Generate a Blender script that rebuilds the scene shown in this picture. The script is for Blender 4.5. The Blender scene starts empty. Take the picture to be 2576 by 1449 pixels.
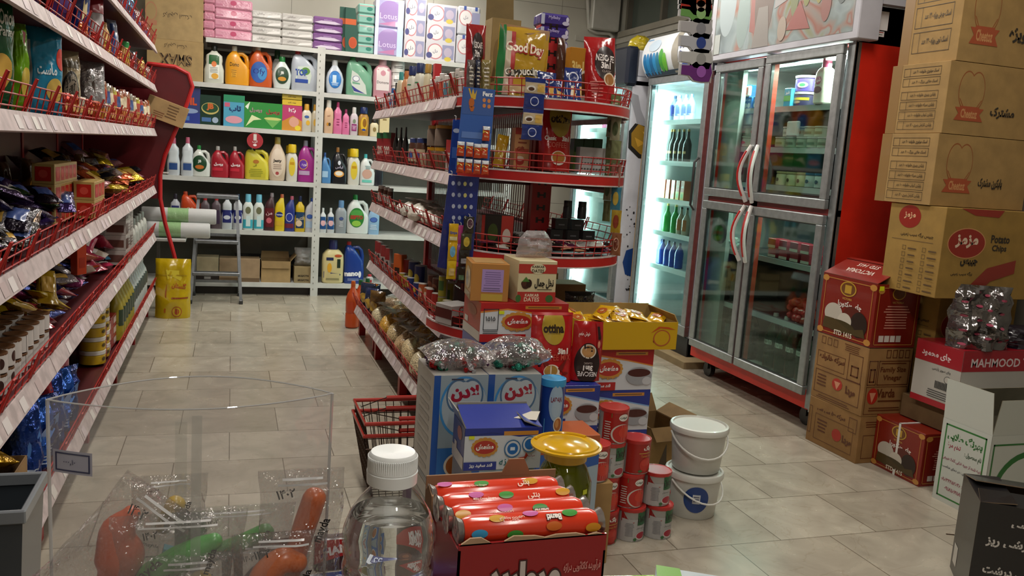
import bpy, math, random, unicodedata
from mathutils import Vector, Matrix, noise
from mathutils.geometry import tessellate_polygon
R_=math.radians; PI=math.pi
sc=bpy.context.scene; COL=sc.collection

# ---------------- camera, world, lights, exposure ----------------
F_PX=2150.0; EYE=Vector((0,0,1.25))
_y,_p,_r=R_(18.5),R_(8.65),R_(3.9)
FW=Vector((math.sin(_y)*math.cos(_p),math.cos(_y)*math.cos(_p),-math.sin(_p)))
_r0=Vector((math.cos(_y),-math.sin(_y),0)); _u0=_r0.cross(FW)
RT=math.cos(_r)*_r0+math.sin(_r)*_u0; UP=-math.sin(_r)*_r0+math.cos(_r)*_u0
cam=bpy.data.cameras.new('camera'); cam.sensor_width=36; cam.lens=36*F_PX/2576; cam.clip_start=.02
co=bpy.data.objects.new('camera',cam); COL.objects.link(co)
m=Matrix((RT,UP,-FW)).transposed().to_4x4(); m.translation=EYE; co.matrix_world=m; sc.camera=co
sc.view_settings.view_transform='Standard'; sc.view_settings.look='None'; sc.view_settings.gamma=1
sc.view_settings.use_curve_mapping=False; sc.view_settings.exposure=0.75
wd=bpy.data.worlds.new('world'); sc.world=wd; wd.use_nodes=True
wd.node_tree.nodes['Background'].inputs[0].default_value=(.80,.86,1,1)
wd.node_tree.nodes['Background'].inputs[1].default_value=.3
def area(name,loc,sx,sy,power,col=(1,.94,.86),rot=(0,0,0)):
    l=bpy.data.lights.new(name,'AREA'); l.shape='RECTANGLE'; l.size=sx; l.size_y=sy; l.energy=power; l.color=col
    o=bpy.data.objects.new(name,l); o.location=loc; o.rotation_euler=rot; COL.objects.link(o); return o
LAMPS=[(.25,5.9,21),(.2,3.6,16),(.25,1.3,13),(2.1,2.2,13),(2.15,4.6,20),(1.4,6.7,14),(.6,-.6,14)]
for i,(x,y,e) in enumerate(LAMPS): area('ceiling_light_source',(x,y,2.93),.16,1.2,e)

# ---------------- projection helpers (pixel of the photograph -> place in the room) ----------------
def pj(X,Y,Z):
    v=Vector((X,Y,Z))-EYE; w=v.dot(FW); return 1288+F_PX*v.dot(RT)/w, 724.5-F_PX*v.dot(UP)/w
def _sol(p,axis,known,c,vec,sgn):
    A=[sgn*F_PX*vec[i]-(p-c)*FW[i] for i in range(3)]
    s=sum(A[i]*known[i] for i in range(3) if i!=axis)
    return -s/A[axis]
def X_at(px,Y,Z): return _sol(px,0,(0,Y,Z-EYE.z),1288,RT,1)
def Y_at(px,X,Z): return _sol(px,1,(X,0,Z-EYE.z),1288,RT,1)
def Z_at(py,X,Y): return EYE.z+_sol(py,2,(X,Y,0),724.5,UP,-1)
def dep(X,Y,Z): return (Vector((X,Y,Z))-EYE).dot(FW)
def at(px,py,X=None,Y=None,Z=None):
    d=FW+RT*((px-1288)/F_PX)-UP*((py-724.5)/F_PX)
    t=X/d.x if X is not None else Y/d.y if Y is not None else (Z-EYE.z)/d.z
    return EYE+d*t

# ---------------- materials ----------------
def lin(h):
    if not isinstance(h,str): return tuple(h)+(1,) if len(h)==3 else h
    o=[]
    for i in (0,2,4):
        c=int(h[i:i+2],16)/255; o.append(c/12.92 if c<=.04045 else ((c+.055)/1.055)**2.4)
    return tuple(o)+(1,)
_M={}
def M(h,kind='plastic',**k):
    key=(h,kind,tuple(sorted(k.items())))
    if key in _M: return _M[key]
    mt=bpy.data.materials.new(kind+'_'+str(h)); mt.use_nodes=True; nt=mt.node_tree; N=nt.nodes; L=nt.links
    b=N['Principled BSDF']; I=b.inputs; c=lin(h); I['Base Color'].default_value=c
    I['Roughness'].default_value={'plastic':.32,'matte':.85,'paper':.55,'card':.8,'foil':.22,'gloss':.18,'metal':.3,'paint':.4,'grain':.5}.get(kind,.5)
    def tex(scale,det=2,w=None):
        tc=N.new('ShaderNodeTexCoord'); n=N.new('ShaderNodeTexNoise'); n.inputs['Scale'].default_value=scale; n.inputs['Detail'].default_value=det
        L.new(tc.outputs['Object'],n.inputs['Vector']); return n
    def bump(n,st,dist=.01):
        q=N.new('ShaderNodeBump'); q.inputs['Strength'].default_value=st; q.inputs['Distance'].default_value=dist
        L.new(n.outputs[0],q.inputs['Height']); L.new(q.outputs[0],I['Normal'])
    def vary(n,a,lo=.35,hi=.65):
        r=N.new('ShaderNodeMapRange'); r.inputs[1].default_value=lo; r.inputs[2].default_value=hi; r.inputs[3].default_value=1-a; r.inputs[4].default_value=1+a*.5
        L.new(n.outputs[0],r.inputs[0]); v=N.new('ShaderNodeVectorMath'); v.operation='SCALE'; v.inputs[0].default_value=c[:3]; L.new(r.outputs[0],v.inputs['Scale']); L.new(v.outputs[0],I['Base Color'])
    if kind=='card': n=tex(14,5); vary(n,.13); bump(n,.12)
    elif kind=='foil': I['Metallic'].default_value=k.get('met',.55); n=tex(k.get('sc',28),3); bump(n,.9,.012)
    elif kind=='gloss': I['Coat Weight'].default_value=.4; I['Coat Roughness'].default_value=.08; n=tex(k.get('sc',22),2); bump(n,.55,.01)
    elif kind=='metal': I['Metallic'].default_value=.9; n=tex(30,3); vary(n,.12)
    elif kind=='grain': n=tex(k.get('sc',220),1); vary(n,k.get('va',.45),.4,.6); bump(n,.8,.004); I['Coat Weight'].default_value=.5; I['Coat Roughness'].default_value=.1
    elif kind=='matte': n=tex(9,4); vary(n,.1); 
    elif kind=='paint': n=tex(7,5); vary(n,.12)
    elif kind=='rail': n=tex(26,4); vary(n,.22); I['Roughness'].default_value=.4
    elif kind=='plastic': I['Coat Weight'].default_value=.15
    elif kind=='emit':
        I['Emission Color'].default_value=c; I['Emission Strength'].default_value=k.get('s',3.)
    elif kind in('clear','film','clearfilm'):
        gl=N.new('ShaderNodeBsdfGlossy'); gl.inputs['Roughness'].default_value=k.get('r',.04); gl.inputs[0].default_value=(1,1,1,1)
        tr=N.new('ShaderNodeBsdfTransparent'); tr.inputs[0].default_value=c
        lw=N.new('ShaderNodeLayerWeight'); lw.inputs['Blend'].default_value=.5; pw=N.new('ShaderNodeMath'); pw.operation='POWER'; pw.inputs[1].default_value=4; L.new(lw.outputs['Facing'],pw.inputs[0])
        fr=N.new('ShaderNodeMath'); fr.operation='MULTIPLY_ADD'; fr.inputs[1].default_value=.8; fr.inputs[2].default_value=k.get('f0',.035); fr.use_clamp=True; L.new(pw.outputs[0],fr.inputs[0])
        mx=N.new('ShaderNodeMixShader'); L.new(fr.outputs[0],mx.inputs[0]); L.new(tr.outputs[0],mx.inputs[1]); L.new(gl.outputs[0],mx.inputs[2])
        out=mx
        if kind=='film' or k.get('haze'):
            df=N.new('ShaderNodeBsdfDiffuse'); df.inputs[0].default_value=(.85,.85,.85,1)
            m2=N.new('ShaderNodeMixShader'); m2.inputs[0].default_value=k.get('haze',.12); L.new(mx.outputs[0],m2.inputs[1]); L.new(df.outputs[0],m2.inputs[2]); out=m2
        if kind in('film','clearfilm'):
            n=tex(k.get('sc',40),3); q=N.new('ShaderNodeBump'); q.inputs['Strength'].default_value=1; q.inputs['Distance'].default_value=.012
            L.new(n.outputs[0],q.inputs['Height'])
            for z in (gl,lw): L.new(q.outputs[0],z.inputs['Normal'])
        L.new(out.outputs[0],N['Material Output'].inputs[0])
    elif kind=='glass': I['Transmission Weight'].default_value=1; I['Roughness'].default_value=k.get('r',.0); I['IOR'].default_value=k.get('ior',1.33)
    elif kind=='liquid': I['Transmission Weight'].default_value=.6; I['Roughness'].default_value=.1; I['IOR'].default_value=1.2
    for a in ('rough',):
        if a in k: I['Roughness'].default_value=k[a]
    _M[key]=mt; return mt
def asmat(m): return M(m) if isinstance(m,str) else m
WHITE='e8e8e4'; BLACK='141414'

# ---------------- writing ----------------
FE={}
for cp in list(range(0xFE70,0xFEFD))+list(range(0xFB50,0xFC00)):
    d=unicodedata.decomposition(chr(cp))
    if d:
        k,*r=d.split()
        if len(r)==1: FE.setdefault(chr(int(r[0],16)),{}).setdefault(k,chr(cp))
        elif len(r)==2 and r[0]=='0644': FE.setdefault(chr(0x644)+chr(int(r[1],16)),{}).setdefault(k,chr(cp))
def shape(s):
    if not any('\u0600'<=c<='\u06ff' for c in s): return s
    toks=[];i=0
    while i<len(s):
        if s[i:i+2] in FE and len(s[i:i+2])==2: toks.append(s[i:i+2]);i+=2
        else: toks.append(s[i]);i+=1
    out=[];prev=False;num=''
    for j,t in enumerate(toks):
        d=FE.get(t)
        if not d: out.append(t);prev=False;continue
        nj='<final>' in FE.get(toks[j+1] if j+1<len(toks) else '',{}); cj='<initial>' in d
        k='<medial>' if prev and cj and nj else '<final>' if prev else '<initial>' if cj and nj else None
        out.append(d.get(k,t) if k else (d.get('<isolated>',t) if len(t)==2 else t)); prev=cj and nj
    res=list(reversed(out)); i=0
    while i<len(res):                                   # digits keep their own left to right order
        j=i
        while j<len(res) and res[j] in '0123456789۰۱۲۳۴۵۶۷۸۹': j+=1
        if j>i: res[i:j]=res[i:j][::-1]; i=j
        else: i+=1
    return ''.join(res)
_T={}
def tmesh(s,bold=0,res=2):
    key=(s,bold,res)
    if key not in _T:
        c=bpy.data.curves.new('t','FONT'); c.body=shape(s); c.resolution_u=res; c.offset=bold; c.align_x='CENTER'
        o=bpy.data.objects.new('t',c); me=bpy.data.meshes.new_from_object(o)
        vs=[(v.co.x,v.co.y) for v in me.vertices]; fs=[tuple(p.vertices) for p in me.polygons]
        bpy.data.objects.remove(o); bpy.data.meshes.remove(me); bpy.data.curves.remove(c)
        if not vs: vs=[(0,0)]
        xs=[v[0] for v in vs]; ys=[v[1] for v in vs]
        cx=(min(xs)+max(xs))/2; cy=(min(ys)+max(ys))/2
        _T[key]=([(x-cx,y-cy) for x,y in vs],fs,max(xs)-min(xs) or 1,max(ys)-min(ys) or 1)
    return _T[key]

# ---------------- mesh builder ----------------
class Flat:
    curved=False; fine=False
    def __init__(s,O,U,V): s.O=Vector(O);s.U=Vector(U);s.V=Vector(V);s.N=s.U.cross(s.V).normalized()
    def __call__(s,u,v,o): return s.O+s.U*u+s.V*v+s.N*o
class Fn:
    curved=True; fine=False
    def __init__(s,f): s.f=f
    def __call__(s,u,v,o): return s.f(u,v,o)
class MB:
    def __init__(s): s.v=[];s.f=[];s.fm=[];s.ms=[];s.T=None
    def mi(s,m):
        m=asmat(m)
        if m not in s.ms: s.ms.append(m)
        return s.ms.index(m)
    def add(s,vs,fs,m):
        k=len(s.v); i=s.mi(m)
        s.v+= [tuple(s.T@Vector(v)) for v in vs] if s.T else [tuple(v) for v in vs]
        for f in fs: s.f.append(tuple(k+a for a in f)); s.fm.append(i)
    def box(s,x0,y0,z0,x1,y1,z1,m,skip=''):
        v=[(x0,y0,z0),(x1,y0,z0),(x1,y1,z0),(x0,y1,z0),(x0,y0,z1),(x1,y0,z1),(x1,y1,z1),(x0,y1,z1)]
        f={'b':(0,3,2,1),'t':(4,5,6,7),'f':(0,1,5,4),'r':(1,2,6,5),'k':(2,3,7,6),'l':(3,0,4,7)}
        s.add(v,[f[q] for q in f if q not in skip],m); return s
    def cbox(s,x0,y0,z0,x1,y1,z1,m,b=.004):
        """box with chamfered edges"""
        vs=[];idx={}
        c=[(x0,x1),(y0,y1),(z0,z1)]
        for i in (0,1):
            for j in (0,1):
                for k in (0,1):
                    for a in range(3):
                        q=[c[0][i],c[1][j],c[2][k]]; sg=[(1,-1)[i],(1,-1)[j],(1,-1)[k]]
                        for w in range(3):
                            if w!=a: q[w]+=sg[w]*b
                        idx[i,j,k,a]=len(vs); vs.append(q)
        fs=[]
        for a in range(3):
            o=[w for w in range(3) if w!=a]
            for e in (0,1):
                q=[]
                for (p,r) in ((0,0),(1,0),(1,1),(0,1)):
                    t=[0,0,0]; t[a]=e; t[o[0]]=p; t[o[1]]=r; q.append(idx[t[0],t[1],t[2],a])
                if (e==0)==(a!=1): q=q[::-1]
                fs.append(tuple(q))
            for p in (0,1):
                for r in (0,1):
                    q=[]
                    for e,w in ((0,o[0]),(1,o[0]),(1,o[1]),(0,o[1])):
                        t=[0,0,0]; t[a]=e; t[o[0]]=p; t[o[1]]=r; q.append(idx[t[0],t[1],t[2],w])
                    fs.append(tuple(q))
        for i in (0,1):
            for j in (0,1):
                for k in (0,1): fs.append(tuple(idx[i,j,k,a] for a in range(3)))
        s.add(vs,fs,m); return s
    def lathe(s,prof,m,n=18,c=(0,0,0),ax='z',e=1.0):
        vs=[];fs=[]
        for r,z in prof:
            for i in range(n):
                a=2*PI*i/n; p=(r*math.cos(a),r*math.sin(a)*e,z)
                if ax=='y': p=(p[0],p[2],p[1])
                if ax=='x': p=(p[2],p[1],p[0])
                vs.append((p[0]+c[0],p[1]+c[1],p[2]+c[2]))
        for k in range(len(prof)-1):
            for i in range(n): j=(i+1)%n; fs.append((k*n+i,k*n+j,(k+1)*n+j,(k+1)*n+i))
        if prof[0][0]>1e-5: fs.append(tuple(range(n))[::-1])
        if prof[-1][0]>1e-5: fs.append(tuple(range((len(prof)-1)*n,len(prof)*n)))
        s.add(vs,fs,m); return s
    def tube(s,pts,r,m,n=6,close=False):
        P=[Vector(p) for p in pts]; K=len(P); vs=[];fs=[]; up=None
        for i,p in enumerate(P):
            a=P[i-1] if (i or close) else P[i]; b=P[(i+1)%K] if (i<K-1 or close) else P[i]
            t=(b-a).normalized()
            if up is None: up=Vector((0,0,1)) if abs(t.z)<.9 else Vector((1,0,0))
            x=t.cross(up).normalized(); up=x.cross(t).normalized()
            rr=r[i] if isinstance(r,(list,tuple)) else r
            for k in range(n):
                q=2*PI*k/n; vs.append(p+x*math.cos(q)*rr+up*math.sin(q)*rr)
        for i in range(K if close else K-1):
            j=(i+1)%K
            for k in range(n): l=(k+1)%n; fs.append((i*n+k,i*n+l,j*n+l,j*n+k))
        if not close: fs.append(tuple(range(n))[::-1]); fs.append(tuple(range((K-1)*n,K*n)))
        s.add(vs,fs,m); return s
    def bar(s,a,b,w,h,m):
        """rectangular bar a->b"""
        a=Vector(a);b=Vector(b);t=(b-a).normalized(); up=Vector((0,0,1)) if abs(t.z)<.95 else Vector((0,1,0))
        x=t.cross(up).normalized();u=x.cross(t)
        v=[p+x*i*w/2+u*j*h/2 for p in (a,b) for i,j in ((-1,-1),(1,-1),(1,1),(-1,1))]
        s.add(v,[(3,2,1,0),(4,5,6,7),(0,1,5,4),(1,2,6,5),(2,3,7,6),(3,0,4,7)],m); return s
    def prism(s,poly,F,th,m,me=None):
        """extrude 2D outline by th behind face frame F"""
        n=len(poly); tris=tessellate_polygon([[Vector((a,b,0)) for a,b in poly]])
        f=[F(a,b,0) for a,b in poly]; k=[F(a,b,-th) for a,b in poly]
        s.add(f+k,[tuple(t) for t in tris]+[tuple(n+i for i in reversed(t)) for t in tris],m)
        s.add(f+k,[(i,(i+1)%n,n+(i+1)%n,n+i) for i in range(n)],me or m); return s
    def strip(s,F,us,lo,hi,m,lay):
        o=lay*.0005; vs=[];nv=14 if F.fine else 6 if F.curved else 1
        for u in us:
            a,b=lo(u),hi(u)
            for j in range(nv+1): vs.append(F(u,a+(b-a)*j/nv,o))
        fs=[(i*(nv+1)+j,(i+1)*(nv+1)+j,(i+1)*(nv+1)+j+1,i*(nv+1)+j+1) for i in range(len(us)-1) for j in range(nv)]
        s.add(vs,fs,m)
    def rect(s,F,u0,v0,u1,v1,m,lay=1):
        n=16 if F.fine else 8 if F.curved else 1
        s.strip(F,[u0+(u1-u0)*i/n for i in range(n+1)],lambda u:v0,lambda u:v1,m,lay)
    def ell(s,F,cu,cv,ru,rv,m,lay=1):
        us=[cu+ru*math.cos(PI*(1-i/16)) for i in range(17)]
        g=lambda u:rv*math.sqrt(max(0,1-((u-cu)/ru)**2))
        s.strip(F,us,lambda u:cv-g(u),lambda u:cv+g(u),m,lay)
    def pol(s,F,pts,m,lay=1):
        t=tessellate_polygon([[Vector((a,b,0)) for a,b in pts]]); s.add([F(a,b,lay*.0005) for a,b in pts],[tuple(x) for x in t],m)
    def frame(s,F,u0,v0,u1,v1,w,m,lay=1):
        for q in ((u0,v0,u1,v0+w),(u0,v1-w,u1,v1),(u0,v0,u0+w,v1),(u1-w,v0,u1,v1)): s.rect(F,*q,m,lay)
    def txt(s,F,t,cu,cv,h,m,lay=2,maxw=None,bold=0,rot=0,res=2,flip=1):
        vs,fs,w,hh=tmesh(t,bold,res); k=h/hh
        kx=k if not maxw or w*k<=maxw else maxw/w
        c_,s_=math.cos(R_(rot)),math.sin(R_(rot))
        s.add([F(cu+flip*(x*kx*c_-y*k*s_),cv+x*kx*s_+y*k*c_,lay*.0005) for x,y in vs],fs,m)
    def art(s,F,w,h,items,u0=0,v0=0):
        """drawing list in face fractions"""
        for i,a in enumerate(items):
            k=a[0]; L=1.4+i*.22
            U=lambda q:u0+q*w
            V=lambda q:v0+q*h
            if k=='r': s.rect(F,U(a[1]),V(a[2]),U(a[3]),V(a[4]),a[5],L)
            elif k=='e': s.ell(F,U(a[1]),V(a[2]),a[3]*w,a[4]*h,a[5],L)
            elif k=='o': s.ell(F,U(a[1]),V(a[2]),a[3]*w,a[4]*h,a[5],L); s.ell(F,U(a[1]),V(a[2]),a[3]*w*.86,a[4]*h*.86,a[6],L+.12)
            elif k=='f': s.frame(F,U(a[1]),V(a[2]),U(a[3]),V(a[4]),a[6]*h,a[5],L)
            elif k=='p': s.pol(F,[(U(x),V(y)) for x,y in a[1]],a[2],L)
            elif k=='t': s.txt(F,a[1],U(a[2]),V(a[3]),a[4]*h,a[5],L,maxw=(a[6] if len(a)>6 else .9)*w,bold=a[7] if len(a)>7 else .01,rot=a[8] if len(a)>8 else 0)
            elif k=='l':   # lines of very small print
                rr=random.Random(i)
                n=a[6]
                for j in range(n):
                    vv=a[2]+(a[4]-a[2])*(j+.5)/n; t=(a[4]-a[2])/n*.2
                    e=(a[3]-a[1])*rr.uniform(0,.25)
                    s.rect(F,U(a[1]+e*.5),V(vv-t),U(a[3]-e*.5),V(vv+t),a[5],L)
    def mesh(s,name,ang=35):
        me=bpy.data.meshes.new(name); me.from_pydata(s.v,[],s.f); 
        for m in s.ms: me.materials.append(m)
        me.polygons.foreach_set('material_index',s.fm); me.polygons.foreach_set('use_smooth',[True]*len(s.f))
        me.update(); me.set_sharp_from_angle(angle=R_(ang)); return me

# ---------------- objects ----------------
def newobj(name,data,parent=None):
    o=bpy.data.objects.new(name,data); COL.objects.link(o)
    if parent: o.parent=parent
    return o
def tag(o,label,cat,group=None):
    o['label']=label; o['category']=cat
    if group: o['group']=group
    return o
def thing(name,label,cat,loc=(0,0,0),rz=0,group=None,rot=None):
    o=newobj(name,None); o.empty_display_size=.05; o.location=loc; o.rotation_euler=rot if rot else (0,0,R_(rz)); return tag(o,label,cat,group)
def part(name,mb,parent,label=None,world=False):
    if world:
        iv=Matrix.LocRotScale(parent.location,parent.rotation_euler,None).inverted() if parent.parent is None else Matrix.LocRotScale(parent.parent.location,parent.parent.rotation_euler,None).inverted()
        mb.v=[tuple(iv@Vector(v)) for v in mb.v]
    o=newobj(name,mb.mesh(name) if isinstance(mb,MB) else mb,parent)
    if label: o['label']=label
    return o
def single(name,mb,label,cat,loc=(0,0,0),rz=0,group=None,rot=None):
    o=newobj(name,mb.mesh(name) if isinstance(mb,MB) else mb); o.location=loc; o.rotation_euler=rot if rot else (0,0,R_(rz)); return tag(o,label,cat,group)
def struct(name,mb):
    o=newobj(name,mb.mesh(name)); o['kind']='structure'; return o
def kids(o): return [c for c in COL.objects if c.parent==o]
_tree={}
def instance(key,make,loc,rz=0,label=None,group=None,rot=None,cat=None,scale=None):
    """first call builds the thing, later calls copy the thing and each of its parts"""
    if key not in _tree:
        n0=set(COL.objects.keys()); root=make(); ch=[o for o in COL.objects if o.name not in n0 and o is not root]
        _tree[key]=(root,ch); r=root
    else:
        root,ch=_tree[key]; r=root.copy(); COL.objects.link(r); mp={root:r}
        for c in ch:
            d=c.copy(); COL.objects.link(d); d.parent=mp[c.parent]; mp[c]=d
    r.location=loc; r.rotation_euler=rot if rot else (0,0,R_(rz))
    if scale: r.scale=scale
    if label: r['label']=label
    if group: r['group']=group
    elif 'group' in r: del r['group']
    if cat: r['category']=cat
    return r
ORD=['first','second','third','fourth','fifth','sixth','seventh','eighth','ninth','tenth','eleventh','twelfth','thirteenth','fourteenth','fifteenth','sixteenth','seventeenth','eighteenth','nineteenth','twentieth']
ORD+=['twenty-'+o for o in ORD[:9]]+['thirtieth']+['thirty-'+o for o in ORD[:9]]
# ---------------- product builders: origin at base centre, front faces -Y ----------------
PROF={
 'jug':[(0,-.88,.88,.85),(.02,-.97,.97,.97),(.1,-1,1,1),(.42,-1,1,1),(.52,-1,.8,1),(.62,-.95,.45,1),(.72,-.85,.22,.95),(.8,-.66,.08,.8),(.85,-.5,-.02,.5),(.87,-.46,-.06,.42)],
 'big':[(0,-.9,.9,.9),(.02,-.97,.97,.97),(.3,-1,1,1),(.55,-1,.9,1),(.66,-1,.55,1),(.78,-.95,.2,.95),(.86,-.9,-.1,.8),(.9,-.8,-.3,.5),(.92,-.75,-.33,.4)],
 'sham':[(0,-.85,.85,.85),(.03,-.97,.97,.97),(.5,-1,1,1),(.66,-.95,.95,.95),(.74,-.7,.7,.8),(.78,-.5,.5,.6)],
 'fat':[(0,-.75,.75,.8),(.03,-.85,.85,.95),(.25,-.98,.98,1),(.45,-1,1,1),(.62,-.82,.82,.9),(.76,-.5,.5,.7),(.84,-.3,.3,.5)],
 'waist':[(0,-.9,.9,.9),(.03,-1,1,1),(.35,-1,1,1),(.52,-.8,.8,.9),(.6,-.85,.85,.9),(.72,-.8,.8,.85),(.8,-.4,.4,.5),(.84,-.3,.3,.4)],
 'duck':[(0,-.9,.9,.9),(.03,-1,1,1),(.6,-1,1,1),(.74,-.75,.85,.9),(.84,-.2,.75,.6),(.9,.05,.7,.45)],
 'pet':[(0,-.8,.8,.8),(.03,-1,1,1),(.3,-1,1,1),(.33,-.92,.92,.92),(.36,-1,1,1),(.6,-1,1,1),(.72,-.8,.8,.8),(.85,-.35,.35,.35),(.9,-.3,.3,.3)],
 'wine':[(0,-.9,.9,.9),(.03,-1,1,1),(.55,-1,1,1),(.65,-.75,.75,.75),(.75,-.4,.4,.4),(.93,-.32,.32,.32)],
}
def supr(x,p): return (max(0,1-abs(x)**p))**(1/p)
def profat(pr,t):
    for a,b in zip(pr,pr[1:]):
        if t<=b[0]:
            k=(t-a[0])/(b[0]-a[0]) if b[0]>a[0] else 0
            return [a[i]+(b[i]-a[i])*k for i in (1,2,3)]
    return pr[-1][1:]
def vessel(name,cat,label,shape_,w,h,d,c,cap,art=None,p=4,lab=(.5,.4,.62,.5),labc=None,kind='plastic',capr=None,handle=None,back=False):
    """bottle or jug: body, cap, handle, label"""
    root=thing(name,label,cat); pr=PROF[shape_]; n=20
    if shape_ in('pet','wine'): p=2
    mb=MB(); vs=[];fs=[]; cm=M(c,kind) if isinstance(c,str) else c
    for t,xl,xr,dy in pr:
        for i in range(n):
            a=2*PI*i/n; cx,sx=math.cos(a),math.sin(a)
            u=math.copysign(abs(cx)**(2/p),cx); v=math.copysign(abs(sx)**(2/p),sx)
            vs.append(((xl+xr)/2*w/2+u*(xr-xl)/2*w/2, v*dy*d/2, t*h))
    for k in range(len(pr)-1):
        for i in range(n): j=(i+1)%n; fs.append((k*n+i,k*n+j,(k+1)*n+j,(k+1)*n+i))
    fs.append(tuple(range(n))[::-1]); fs.append(tuple(range((len(pr)-1)*n,len(pr)*n)))
    mb.add(vs,fs,cm)
    part('body',mb,root)
    t,xl,xr,dy=pr[-1]; nx=(xl+xr)/2*w/2; nr=min((xr-xl)/2*w/2,dy*d/2)
    cr=capr*w/2 if capr else nr*1.12; b=MB()
    if cap=='pump':
        b.lathe([(nr,t*h),(nr,t*h+.12*h),(nr*.4,t*h+.13*h),(nr*.4,h*.97)],'e0e0dc',12,(nx,0,0)); b.cbox(nx-.4*w,-nr*.5,h*.95,nx+nr,nr*.5,h,'e0e0dc',.002)
        part('pump',b,root)
    else:
        b.lathe([(cr*.98,t*h-.005*h),(cr,t*h+.01*h),(cr*.96,h*.97),(cr*.85,h)],cap,14,(nx,0,0)); part('cap',b,root)
    if handle or shape_ in('jug','big'):
        hc=handle or cm; x0=.2 if shape_=='jug' else .0; z1=.80 if shape_=='jug' else .86
        pts=[(x0*w/2-.08*w,0,z1*h),(.4*w/2,0,(z1+.01)*h),(.68*w/2,0,(z1-.06)*h),(.79*w/2,0,(z1-.2)*h),(.78*w/2,0,.46*h)]
        b=MB(); b.tube(pts,[.09*w,.09*w,.1*w,.1*w,.1*w],hc,8); part('handle',b,root)
    if art or labc:
        cu,cv,lw,lh=lab
        def f(u,v,o):
            t=v/h; xl,xr,dy=profat(pr,t); xc=(xl+xr)/2*w/2; hw=(xr-xl)/2*w/2
            return Vector((u,-dy*d/2*supr(max(-1,min(1,(u-xc)/hw)),p)-o-.0006,v))
        b=MB(); F=Fn(f); W=lw*w; Hh=lh*h; u0=-w/2+cu*w-W/2; v0=cv*h-Hh/2
        it=list(art or [])
        if labc: it=[('r',0,0,1,1,labc)]+it
        b.art(F,W,Hh,it,u0,v0); part('label_sticker',b,root)
    return root
def bag_mesh(w,h,d,m,art=None,seed=0,crump=.006,standup=False,seal=.06,lumpy=0,topn=1.0):
    """pillow bag; topn narrows the top"""
    nu,nv=14,16; mb=MB(); sd=Vector((seed*3.7,seed*1.3,0))
    def sx(v): return 1-(1-topn)*max(0,(v-.5)*2)**1.5
    def th(u,v):
        a=abs(2*u-1); e=(1-a**2.6)
        if standup: g=(1-v)**.55*min(1,(1-v)/.1)**.5 if v<1 else 0; g=max(g,0)
        else: g=(1-abs(2*v-1)**3)
        return max(0,e)**.6*max(0,g)**.7*d/2
    def P(u,v,sgn,o=0):
        z=noise.noise(Vector((u*3,v*4,sgn*3))+sd)*crump+noise.noise(Vector((u*9,v*9,sgn*5))+sd)*crump*.5
        edge=min(1,min(u,1-u,v,1-v)*8)
        if standup and v<.3: edge=min(1,min(u,1-u)*8)
        t=th(u,v)+z*edge*(1+lumpy)+.0008
        x=(u-.5)*w*sx(v)*(1-.05*math.sin(v*PI)*(0 if standup else 1))+noise.noise(Vector((v*5,sgn,0))+sd)*crump*.5*(abs(2*u-1))
        return Vector((x,sgn*t+(-o if sgn<0 else o),v*h))
    for sgn in(-1,1):
        vs=[P(i/nu,j/nv,sgn) for j in range(nv+1) for i in range(nu+1)]
        fs=[(j*(nu+1)+i,j*(nu+1)+i+1,(j+1)*(nu+1)+i+1,(j+1)*(nu+1)+i)[::sgn*-1] for j in range(nv) for i in range(nu)]
        mb.add(vs,fs,m)
    for sgn in(-1,):   # side skin
        for U in (0,1):
            vs=[P(U,j/nv,q) for j in range(nv+1) for q in(-1,1)]; mb.add(vs,[(2*j,2*j+1,2*j+3,2*j+2) for j in range(nv)],m)
        vs=[P(i/nu,0,q) for i in range(nu+1) for q in(-1,1)]; mb.add(vs,[(2*j,2*j+1,2*j+3,2*j+2) for j in range(nu)],m)
    G=[[P(i/nu,j/nv,-1) for i in range(nu+1)] for j in range(nv+1)]
    def onbag(u,v,o):
        a=min(.9999,max(0,u/w+.5))*nu; c=min(.9999,max(0,v/h))*nv; i,j=int(a),int(c); a-=i; c-=j
        q=G[j][i]*(1-a)*(1-c)+G[j][i+1]*a*(1-c)+G[j+1][i]*(1-a)*c+G[j+1][i+1]*a*c
        return q-Vector((0,o*1.2+.0008+crump*.05,0))
    F=Fn(onbag); F.fine=True
    if art: mb.art(F,w,h,art,-w/2,0)
    return mb
def jar_parts(root,r,h,content,lid,lidh=.16,labart=None,labc=None,lab=(.18,.62),glass=False,lr=1.02,neck=.9):
    b=MB(); b.lathe([(r*.9,0),(r,.02*h),(r,(1-lidh-.08)*h),(r*neck,(1-lidh)*h)],content,18); part('jar_body',b,root)
    b=MB(); b.lathe([(r*neck*lr,(1-lidh)*h),(r*neck*lr*1.02,(1-lidh*.1)*h),(r*neck*lr*.95,h)],lid,18); part('lid',b,root)
    if labart or labc:
        b=MB(); F=Fn(lambda u,v,o:Vector((math.sin(u/r)*(r+o+.0006),-math.cos(u/r)*(r+o+.0006),v)))
        W=r*2.2; Hh=(lab[1]-lab[0])*h
        it=([('r',0,0,1,1,labc)] if labc else [])+list(labart or []); b.art(F,W,Hh,it,-W/2,lab[0]*h); part('label_sticker',b,root)
def jar(name,cat,label,r,h,content,lid,**k):
    root=thing(name,label,cat); jar_parts(root,r,h,content,lid,**k); return root
FR='flkrt'
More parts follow.
